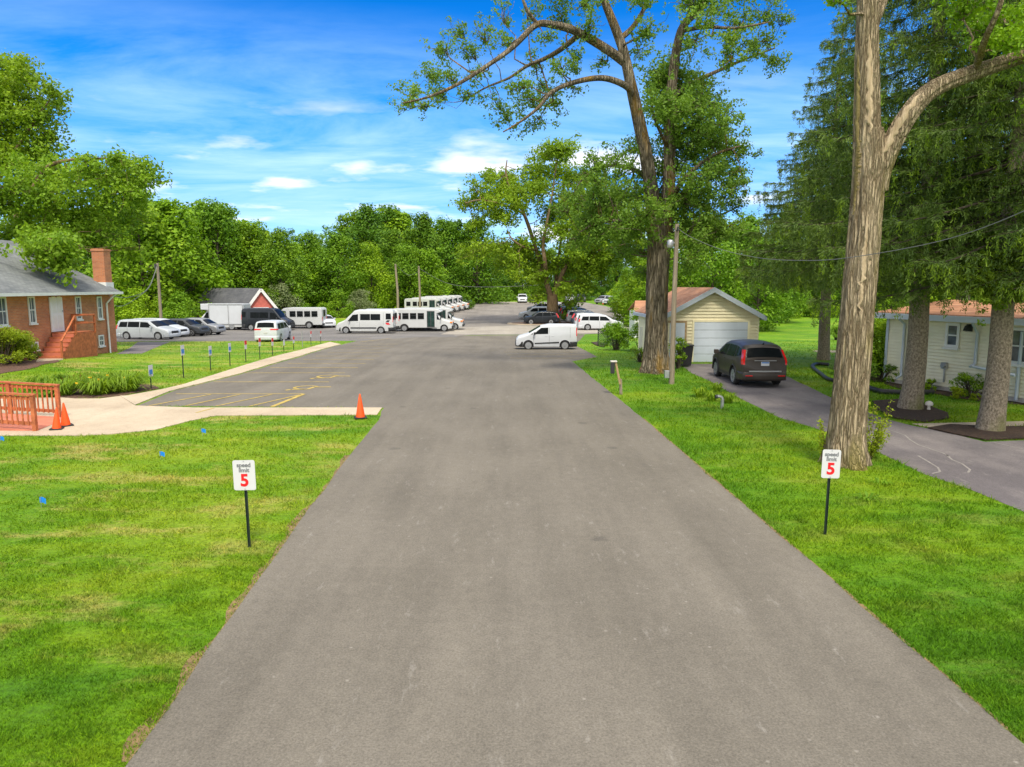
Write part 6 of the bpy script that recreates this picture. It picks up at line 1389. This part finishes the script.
# centre it: rear bumper at the pixel row of the photograph
gcr = G(763.5, 386.3); v1.location = (gcr.x - .12, gcr.y + 1.75, 0)
boxpart(v1, 'rear_trim', 'steel', -2.31, -2.27, -.62, .62, .62, .68); boxpart(v1, 'plate_surround', 'steel', -2.275, -2.255, -.42, .42, 1.045, 1.075)
boxpart(v1, 'plate_field', 'sign_blue', -2.270, -2.262, -.14, .14, .96, 1.005, 0)
for sy in (-1, 1): boxpart(v1, 'reflector', 'red_lens', -2.34, -2.30, sy * .62 - .14, sy * .62 + .14, .46, .50)
for sy in (): m = MB(); m.tube([(-1.5, sy * .62, 1.69), (-1.3, sy * .62, 1.75), (.1, sy * .62, 1.74), (.3, sy * .62, 1.68)], .022, 8); m.build('roof_rail', M['black_plastic'], v1, smooth=50)
for wx in SUV['wheels']:
    for sy in (-1, 1):
        m = MB(); ra = s1.ra + .02; m.tube([(wx + ra * math.cos(a), sy * (s1.w(wx, .5) + .002), .36 + ra * math.sin(a)) for a in np.linspace(-.15, PI + .15, 16)], .035, 6); m.build('arch_trim', M['black_plastic'], v1, smooth=60)
m = MB(); m.tube([(-2.27, .0, 1.10), (-2.27, .35, 1.12)], .012, 6); m.build('wiper', M['rubber'], v1)
m = MB(); m.tube([(-1.9, 0, 1.66), (-2.0, 0, 1.74)], [.03, .01], 6); m.build('antenna', M['black_plastic'], v1)
# three white minivans + row behind, right lot
base = near_side(601, 330.3, 1.98); stepv = Vector((-.12, 2.95, 0)); G1 = 'vehicles in the right-hand row behind the tree island'
for i, (sp, col, lab) in enumerate([(MINIVAN, 'p_white', 'white minivan nearest the camera in the right-hand row, seen side on'), (MINIVAN, 'p_white', 'white minivan second in the right-hand row, only its tail showing behind the first'), (SUV, 'p_silver', 'silver vehicle third in the right-hand row, tail behind the white minivans'), (SUV, 'p_blue', 'dark blue vehicle fourth in the right-hand row'), (MINIVAN, 'p_silver', 'silver minivan fifth in the right-hand row'), (SUV, 'p_dark', 'black SUV sixth in the right-hand row'), (MINIVAN, 'p_grey', 'grey minivan seventh in the right-hand row'), (SUV, 'p_blue', 'dark blue SUV eighth in the right-hand row'), (SUV, 'p_grey', 'grey SUV ninth in the right-hand row'), (MINIVAN, 'p_silver', 'silver minivan tenth in the right-hand row'), (SUV, 'p_grey', 'grey SUV eleventh in the right-hand row'), (MINIVAN, 'p_silver', 'silver minivan last at the far end of the right-hand row')]):
    p = base + stepv * i; vehicle('minivan' if sp is MINIVAN else 'parked_suv', lab, 'car', (p.x, p.y, float(Z(p.x, p.y))), 0, sp, col, group=G1, rim='alloy' if i == 0 else 'alloy')
put('parked_suv', 'dark crossover with red lettering partly hidden by the island tree trunk', 'car', 541.5, 324.8, PI, SUV, 'p_dark')
put('minivan', 'white car standing behind the dark crossover left of the island tree', 'car', 537, 319.5, PI, dict(MINIVAN), 'p_white')
put('parked_suv', 'grey SUV mostly hidden behind the island tree, beyond the white car', 'car', 541, 313.5, PI, SUV, 'p_grey')
for px, py, col, sp, lab in ((522.5, 303.0, 'p_white', MINIVAN, 'white van facing the camera at the far end of the back lot'), (534.5, 303, 'p_grey', SUV, 'grey car at the far end of the lot just left of the island tree'), (570.5, 302.6, 'p_silver', SUV, 'silver SUV facing the camera at the far end, right of the island tree'), (582, 302.6, 'p_grey', SUV, 'grey SUV facing the camera at the far end, at the corner of the side drive')):
    g = G(px, py); vehicle('parked_van' if sp is MINIVAN else 'parked_suv', lab, 'car', (g.x, g.y + 2.4, float(Z(g.x, g.y + 2.4))), -PI / 2, sp, col)
for px, py, rz, col, lab in ((604, 303.8, -2.3, 'p_silver', 'silver car behind the far orange cone on the side drive'), (612, 304.6, -2.3, 'p_white', 'white car right of the far orange cone'), (616, 305.2, -2.2, 'p_dark', 'dark car at the right end of the far group by the cone')):
    g = G(px, py); vehicle('parked_car', lab, 'car', g, rz, SUV, col)
# left lot row
p0 = G(144, 340.3) + Vector((0, 1.0, 0)); GL = 'silver, white and dark vehicles in the angled row of the left lot'
for i, (px, py, sp, col, lab) in enumerate([(144, 339.6, MINIVAN, 'p_pearl', 'pearl white minivan nearest the camera in the left lot row'), (154.5, 337.6, MINIVAN, 'p_white', 'white minivan second in the left lot row, behind the pearl one'), (180, 336.4, SUV, 'p_grey', 'dark grey SUV third in the left lot row'), (197.5, 335.0, SUV, 'p_silver', 'silver SUV at the right end of the left lot row')]):
    g = near_side(px, py, 1.9); vehicle('minivan' if sp is MINIVAN else 'parked_suv', lab, 'car', g, -.16, sp, col, group=GL)
g = G(262, 341.9); vehicle('minivan', 'white minivan seen from behind in the aisle of the left lot', 'car', (g.x + .2, g.y + 2.4, float(Z(g.x, g.y + 2.4))), math.radians(94), PACIFICA, 'p_white')
g = near_side(266, 330.6, 2.0); vehicle('passenger_van', 'dark grey high-roof passenger van in front of the red shed', 'van', g, -.10, dict(TRANSIT, L=5.6, H=2.5, top=[(-2.8, 2.3), (-2.7, 2.44), (-2.2, 2.5), (.6, 2.5), (1.05, 2.40), (1.9, 1.42), (2.05, 1.34), (2.6, 1.10), (2.75, .92), (2.8, .70)], wheels=(1.85, -1.65), screen=(1.12, 1.85)), 'p_dark')
g = G(322, 327.5); vehicle('sedan_car', 'white sedan facing the camera at the right end of the left lot', 'car', (g.x, g.y + 1.2, float(Z(g.x, g.y + 1.2))), math.radians(-62), SEDAN, 'p_white')
# white shuttle vans
GV = 'white high-roof shuttle vans'
vt, st = put('shuttle_van', 'white high-roof shuttle van facing left, nearest of the pair by the buses', 'van', 364.5, 333.6, PI, TRANSIT, 'p_bus', group=GV)
def swoosh(t, s, sy):
    m = s.side([(-2.72, .95), (-2.35, .95), (-2.2, 1.15), (-2.55, 1.15)], sy, .014); m.build('red_decal', M['sign_red'], t); m = s.side([(-2.55, 1.22), (-2.25, 1.22), (-2.4, 1.42), (-2.7, 1.42)], sy, .014); m.build('black_decal', M['black_plastic'], t)
swoosh(vt, st, 1); swoosh(vt, st, -1)
g = near_side(371, 332.0, 2.06); vt2, st2 = vehicle('shuttle_van', 'white high-roof shuttle van mostly hidden behind the nearest one', 'van', (g.x, g.y + .6, g.z - .02), PI, TRANSIT, 'p_bus', group=GV); swoosh(vt2, st2, 1); swoosh(vt2, st2, -1)
# ---- cutaway shuttle bus -------------------------------------------------------------------------
NOSE = dict(L=2.6, W=2.0, H=2.25, zb=.30, rw=.37, wheels=(.35,), belt=1.25, taper=.16, plan=.16, crown=.05,
    top=[(-1.3, 2.2), (-.75, 2.2), (-.5, 2.12), (.12, 1.42), (.25, 1.34), (1.12, 1.14), (1.25, .98), (1.3, .72)])
def bus(label, loc, rot, group, nwin=4, hb=2.52, gap_first=False, L=6.9):
    t = thing('shuttle_bus', label, 'bus', loc, rot, group); x1 = L / 2; nose_c = x1 - 1.3
    s = Shell(NOSE['L'], NOSE['W'], NOSE['H'], NOSE['top'], NOSE['zb'], NOSE['wheels'], NOSE['rw'], NOSE['belt'], NOSE['taper'], NOSE['plan'], NOSE['crown'])
    parts = []
    nz = thing_part = None
    def shift(o): o.location.x += nose_c; return o
    shift(s.body('cab', M['p_bus'], t)); bx1 = x1 - 1.75; bx0 = -x1; W = 2.34
    # passenger box, with a swept cap above the cab
    pts = [(bx0, .42), (bx0, hb - .25), (bx0 + .10, hb - .06), (bx0 + .3, hb), (bx1 - .2, hb), (bx1 + .22, hb - .06), (bx1 + .5, hb - .28), (bx1 + .45, hb - .36), (bx1, 2.0), (bx1, .42)]
    m = MB(); m.prism([(x, -W / 2, z) for x, z in pts], (0, W, 0)); m.build('body', M['p_bus'], t, bevel=.06)
    wr = -x1 + 1.55
    boxpart(t, 'underbody', 'rubber', bx0 + .1, x1 - .3, -.85, .85, .30, .95)
    for sy in (-1, 1):
        m = MB(); m.prism([(wr + .50 * math.cos(a), sy * (W / 2 + .006), .38 + .50 * math.sin(a)) for a in np.linspace(0, PI, 12)], (0, -sy * .02, 0)); m.build('wheel_arch', M['rubber'], t)
        wheel(t, wr, sy * (W / 2 - .10), .38, .24, sy, 'alloy', 0); wheel(t, nose_c + .35, sy * (1.0 - .13), .37, .23, sy, 'alloy', 0)
        # windows
        span0 = bx0 + .5; span1 = bx1 - (1.25 if sy < 0 else .3); pw_ = .56 if nwin == 4 else .5; stp = (span1 - span0) / nwin
        for k in range(nwin):
            xw = span0 + stp * k + (0 if not (gap_first and k == 0) else -.2); a, b, z0, z1 = xw, xw + stp - .14, 1.38, 2.06
            m = MB(); yy = sy * (W / 2 + .004); e = .045; dy = sy * .02
            for q in ((a, b, z0, z0 + e), (a, b, z1 - e, z1), (a, a + e, z0 + e, z1 - e), (b - e, b, z0 + e, z1 - e), (a + e, b - e, z0 + .42, z0 + .45)): m.box(q[0], q[1], min(yy, yy + dy), max(yy, yy + dy), q[2], q[3])
            f = m.build('side_window', M['dark_grey'], t); m = MB(); yy2 = yy + sy * .006; m.quad((a + e, yy2, z0 + e), (b - e, yy2, z0 + e), (b - e, yy2, z1 - e), (a + e, yy2, z1 - e)); m.build('pane', M['glass'], f)
        q = [(-.85, 1.36), (-.10, 1.30), (-.52, 2.0), (-.85, 2.02)]
        shift(s.side(q, sy).build('cab_window', M['glass'], t, smooth=60))
        mx = nose_c - .05; m = MB(); m.box(mx, mx + .1, min(sy * 1.10, sy * 1.34), max(sy * 1.10, sy * 1.34), 1.35, 1.75); m.bar((mx + .05, sy * .95, 1.45), (mx + .05, sy * 1.15, 1.5), .05, .05); m.build('mirror', M['black_plastic'], t, bevel=.02)
        m = MB(); m.box(x1 - .14, x1 + .012, min(sy * .62, sy * .90), max(sy * .62, sy * .90), .78, 1.0); m.build('headlight', M['head_lens'], t, bevel=.02)
        m = MB(); m.box(x1 - .30, x1 - .02, min(sy * .74, sy * .985), max(sy * .74, sy * .985), .93, 1.10); m.build('turn_signal', M['amber_lens'], t, bevel=.02)
        m = MB(); m.box(bx0 - .03, bx0 - .002, min(sy * .88, sy * 1.06), max(sy * .88, sy * 1.06), .9, 1.35); m.build('taillight', M['red_lens'], t, bevel=.01)
    # door on the kerb side (right = -Y)
    dx0, dx1 = bx1 - 1.08, bx1 - .22; yy = -(W / 2 + .004); m = MB()
    for q in ((dx0, dx1, .5, .56), (dx0, dx1, 2.22, 2.28), (dx0, dx0 + .06, .56, 2.22), (dx1 - .06, dx1, .56, 2.22), ((dx0 + dx1) / 2 - .03, (dx0 + dx1) / 2 + .03, .56, 2.22)): m.box(q[0], q[1], yy - .025, yy, q[2], q[3])
    d = m.build('door', M['dark_grey'], t); m = MB(); m.quad((dx0 + .05, yy - .008, .55), (dx1 - .05, yy - .008, .55), (dx1 - .05, yy - .008, 2.23), (dx0 + .05, yy - .008, 2.23)); m.build('pane', M['glass_green'], d)
    shift(s.over(-.42, .10, .92, k1=.95).build('windshield', M['glass'], t, smooth=60))
    m = MB(); m.box(x1 - .10, x1 + .10, -.98, .98, .40, .66); m.build('front_bumper', M['black_plastic'], t, bevel=.05)
    m = MB(); m.box(x1 - .06, x1 + .02, -.55, .55, .72, 1.0); m.build('grille', M['black_plastic'], t, bevel=.02)
    m = MB(); m.box(bx0 - .12, bx0 + .02, -1.1, 1.1, .40, .60); m.build('rear_bumper', M['black_plastic'], t, bevel=.03)
    m = MB(); m.quad((bx0 - .006, -.5, 1.4), (bx0 - .006, .5, 1.4), (bx0 - .006, .5, 2.2), (bx0 - .006, -.5, 2.2)); m.build('rear_window', M['glass'], t)
    return t
GB = 'white shuttle buses'
g = near_side(421.5, 331.6, 2.34); bus1 = bus('white shuttle bus with four side windows, nearest the camera, facing right', g, 0, GB)
c = copy_tree(bus1); c.location = (g.x + .95, g.y + 3.0, float(Z(g.x, g.y + 3.0))); c['label'] = 'white shuttle bus behind the nearest one, only its cab showing'
g2_ = Vector((P(427, 314, 112).x, 112, 0)); g2_.z = float(Z(g2_.x, 112))
bus2 = bus('white bus first of the back row, its windows above the front buses', g2_, 0, GB, 4, gap_first=True, L=6.7)
for k, lab in enumerate(('white bus second of the back row, cab just beside the first', 'white bus third of the back row', 'white bus fourth of the back row', 'white bus last of the back row, before the dark SUVs')):
    c = copy_tree(bus2); x, y = g2_.x + .62 * (k + 1), g2_.y + 3.3 * (k + 1); c.location = (x, y, float(Z(x, y))); c['label'] = lab
for k, (px, Y, col, lab) in enumerate(((455, 131, 'p_grey', 'grey SUV right behind the back bus row'), (459, 135.5, 'p_dark', 'black SUV beyond the back bus row, nearest the lot aisle'), (461, 139, 'p_blue', 'dark blue SUV farthest beyond the back bus row'))):
    x = P(px, 300, Y).x; vehicle('parked_suv', lab, 'car', (x, Y, float(Z(x, Y))), 0, SUV, col)
g = near_side(297, 328.6, 2.34); bus('small white bus facing left between the dark van and the white sedan', (g.x, g.y, g.z), PI, GB, 4, hb=2.45, L=6.0)
# ---- box truck ---------------------------------------------------------------------------------
g = near_side(217, 330.2, 2.4); bt = thing('box_truck', 'white box truck with cab attic in front of the red shed', 'truck', g, PI)
nose = Shell(NOSE['L'], NOSE['W'], NOSE['H'], NOSE['top'], NOSE['zb'], NOSE['wheels'], NOSE['rw'], NOSE['belt'], NOSE['taper'], NOSE['plan'], NOSE['crown'])
def sh_(o, dx=1.75): o.location.x += dx; return o
sh_(nose.body('cab', M['p_bus'], bt)); 
for sy in (-1, 1): sh_(nose.side([(-.85, 1.36), (-.10, 1.30), (-.52, 2.0), (-.85, 2.02)], sy).build('cab_window', M['glass'], bt))
sh_(nose.over(-.42, .10, .92).build('windshield', M['glass'], bt, smooth=60))
m = MB(); pts = [(-3.1, .62), (-3.1, 3.0), (1.75, 3.0), (1.75, 2.35), (.85, 2.30), (.85, .62)]; m.prism([(x, -1.2, z) for x, z in pts], (0, 2.4, 0)); m.build('cargo_box', M['p_white'], bt, bevel=.04)
for sy in (-1, 1):
    m = MB(); y = sy * 1.2
    for x in (-3.05, -1.4, .8): m.box(x - .04, x + .04, min(y, y + sy * .03), max(y, y + sy * .03), .66, 2.96)
    for z in (.68, 2.93): m.box(-3.05, .8, min(y, y + sy * .035), max(y, y + sy * .035), z - .05, z + .05)
    m.build('box_rail', M['steel'], bt); m = MB(); m.box(-2.9, .7, min(sy * 1.19, sy * 1.0), max(sy * 1.19, sy * 1.0), .38, .60); m.build('side_skirt', M['p_bus'], bt)
    wheel(bt, -1.7, sy * 1.06, .39, .26, sy, 'alloy', 0); wheel(bt, 2.1, sy * .87, .37, .23, sy, 'alloy', 0)
    m = MB(); m.box(3.0 - .10, 3.06, min(sy * .62, sy * .9), max(sy * .62, sy * .9), .78, 1.0); m.build('headlight', M['head_lens'], bt)
m = MB(); m.box(-3.0, 2.6, -.5, .5, .35, .60); m.build('chassis', M['rubber'], bt); m = MB(); m.box(2.97, 3.15, -.98, .98, .40, .66); m.build('front_bumper', M['black_plastic'], bt, bevel=.04)
m = MB(); m.box(-3.14, -3.10, -1.1, 1.1, .7, 2.9); m.build('rear_door', M['p_bus'], bt)
# ================================================================== SKY AND LIGHT
EL, AZ = math.radians(58), math.radians(170)     # sun behind the camera, a little to the right
sd_ = Vector((math.sin(AZ) * math.cos(EL), math.cos(AZ) * math.cos(EL), math.sin(EL)))
sun = bpy.data.lights.new('sun', 'SUN'); sun.energy = 2.1; sun.angle = math.radians(11); sun.color = (1, .92, .78)
so = bpy.data.objects.new('sun', sun); C.objects.link(so); so.rotation_euler = sd_.to_track_quat('Z', 'Y').to_euler(); so.location = (0, 0, 60)
w = bpy.data.worlds.new('World'); S.world = w; w.use_nodes = True; nt = w.node_tree; bg = nt.nodes['Background']
sky = nt.nodes.new('ShaderNodeTexSky'); sky.sky_type = 'NISHITA'; sky.sun_disc = False; sky.sun_elevation = EL; sky.sun_rotation = AZ
sky.air_density = 1.0; sky.dust_density = .6; sky.ozone_density = 2.2
hs_ = nt.nodes.new('ShaderNodeHueSaturation'); hs_.inputs['Saturation'].default_value = 1.35; hs_.inputs['Value'].default_value = 1.0
nt.links.new(sky.outputs[0], hs_.inputs['Color'])
tc = nt.nodes.new('ShaderNodeTexCoord'); sep = nt.nodes.new('ShaderNodeSeparateXYZ'); nt.links.new(tc.outputs['Generated'], sep.inputs[0])
# project the view direction on a cloud layer: (x, y) / (z + .12)
zz = N(nt, 'ShaderNodeMath', operation='ADD', i_1=.10); nt.links.new(sep.outputs[2], zz.inputs[0])
zm = N(nt, 'ShaderNodeMath', operation='MAXIMUM', i_1=.02); nt.links.new(zz.outputs[0], zm.inputs[0])
dx = N(nt, 'ShaderNodeMath', operation='DIVIDE'); nt.links.new(sep.outputs[0], dx.inputs[0]); nt.links.new(zm.outputs[0], dx.inputs[1])
dy = N(nt, 'ShaderNodeMath', operation='DIVIDE'); nt.links.new(sep.outputs[1], dy.inputs[0]); nt.links.new(zm.outputs[0], dy.inputs[1])
cb = nt.nodes.new('ShaderNodeCombineXYZ'); nt.links.new(dx.outputs[0], cb.inputs[0]); nt.links.new(dy.outputs[0], cb.inputs[1])
def cl_noise(scale, detail, rough, stretch, loc, dist=0):
    mp = nt.nodes.new('ShaderNodeMapping'); mp.inputs['Scale'].default_value = stretch; mp.inputs['Location'].default_value = loc; mp.inputs['Rotation'].default_value = (0, 0, .22)
    nt.links.new(cb.outputs[0], mp.inputs['Vector']); n = nt.nodes.new('ShaderNodeTexNoise'); n.inputs['Scale'].default_value = scale; n.inputs['Detail'].default_value = detail; n.inputs['Roughness'].default_value = rough; n.inputs['Distortion'].default_value = dist
    nt.links.new(mp.outputs[0], n.inputs['Vector']); return n.outputs['Fac']
veil = ramp(nt, [(.36, (0, 0, 0)), (.70, (1, 1, 1))]); nt.links.new(cl_noise(1.1, 8, .62, (.55, 1.3, 1), (2.3, .7, 0), .6), veil.inputs[0])
puff = ramp(nt, [(.54, (0, 0, 0)), (.66, (1, 1, 1))]); nt.links.new(cl_noise(1.5, 7, .52, (.8, .9, 1), (5.2, 3.1, 0)), puff.inputs[0])
low = N(nt, 'ShaderNodeMapRange', i_1=.345, i_2=.19, i_3=.0, i_4=1.0); nt.links.new(sep.outputs[2], low.inputs[0])
low2 = N(nt, 'ShaderNodeMapRange', i_1=.26, i_2=.16, i_3=.0, i_4=1.0); nt.links.new(sep.outputs[2], low2.inputs[0])
vm = N(nt, 'ShaderNodeMath', operation='MULTIPLY'); nt.links.new(veil.outputs[0], vm.inputs[0]); nt.links.new(low.outputs[0], vm.inputs[1])
pm = N(nt, 'ShaderNodeMath', operation='MULTIPLY'); nt.links.new(puff.outputs[0], pm.inputs[0]); nt.links.new(low2.outputs[0], pm.inputs[1])
grad = ramp(nt, [(.0, (.60, .74, .98)), (.10, (.36, .58, .98)), (.22, (.13, .62, .95)), (.36, (.015, .50, .86))]); nt.links.new(sep.outputs[2], grad.inputs[0])
azure = mix(nt, hs_.outputs[0], grad.outputs[0], 1.0, 'MULTIPLY')
c = mix(nt, azure, (3.35, 4.75, 5.8), N_mul(nt, vm.outputs[0], .74))
c = mix(nt, c, (5.6, 5.6, 5.7), N_mul(nt, pm.outputs[0], .95))
# unseen bright cloud added overhead and behind the camera to soften the daylight
ov1 = N(nt, 'ShaderNodeMapRange', i_1=.48, i_2=.72); nt.links.new(sep.outputs[2], ov1.inputs[0])
ov2 = N(nt, 'ShaderNodeMapRange', i_1=.05, i_2=-.35); nt.links.new(sep.outputs[1], ov2.inputs[0])
ovm = N(nt, 'ShaderNodeMath', operation='MAXIMUM'); nt.links.new(ov1.outputs[0], ovm.inputs[0]); nt.links.new(ov2.outputs[0], ovm.inputs[1])
ovr = ramp(nt, [(.25, (.55, .55, .55)), (.7, (1, 1, 1))]); nt.links.new(cl_noise(.9, 5, .55, (1, 1, 1), (9.1, 4, 0)), ovr.inputs[0])
ovf = N(nt, 'ShaderNodeMath', operation='MULTIPLY'); nt.links.new(ovm.outputs[0], ovf.inputs[0]); nt.links.new(ovr.outputs[0], ovf.inputs[1])
c = mix(nt, c, (7.6, 7.3, 6.9), ovf.outputs[0])
nt.links.new(c, bg.inputs['Color']); bg.inputs['Strength'].default_value = .12
S.view_settings.view_transform = 'Standard'; S.view_settings.look = 'None'; S.view_settings.exposure = 1.0; S.view_settings.gamma = 1
try: S.view_settings.use_curve_mapping = False
except Exception: pass
S.render.engine = 'CYCLES'
cy = S.cycles; cy.max_bounces = 6; cy.diffuse_bounces = 4; cy.glossy_bounces = 3; cy.transmission_bounces = 4; cy.transparent_max_bounces = 4; cy.caustics_reflective = False; cy.caustics_refractive = False
cy.use_denoising = True
try: cy.denoiser = 'OPENIMAGEDENOISE'; cy.denoising_input_passes = 'RGB_ALBEDO_NORMAL'
except Exception: pass
cy.sample_clamp_indirect = 6
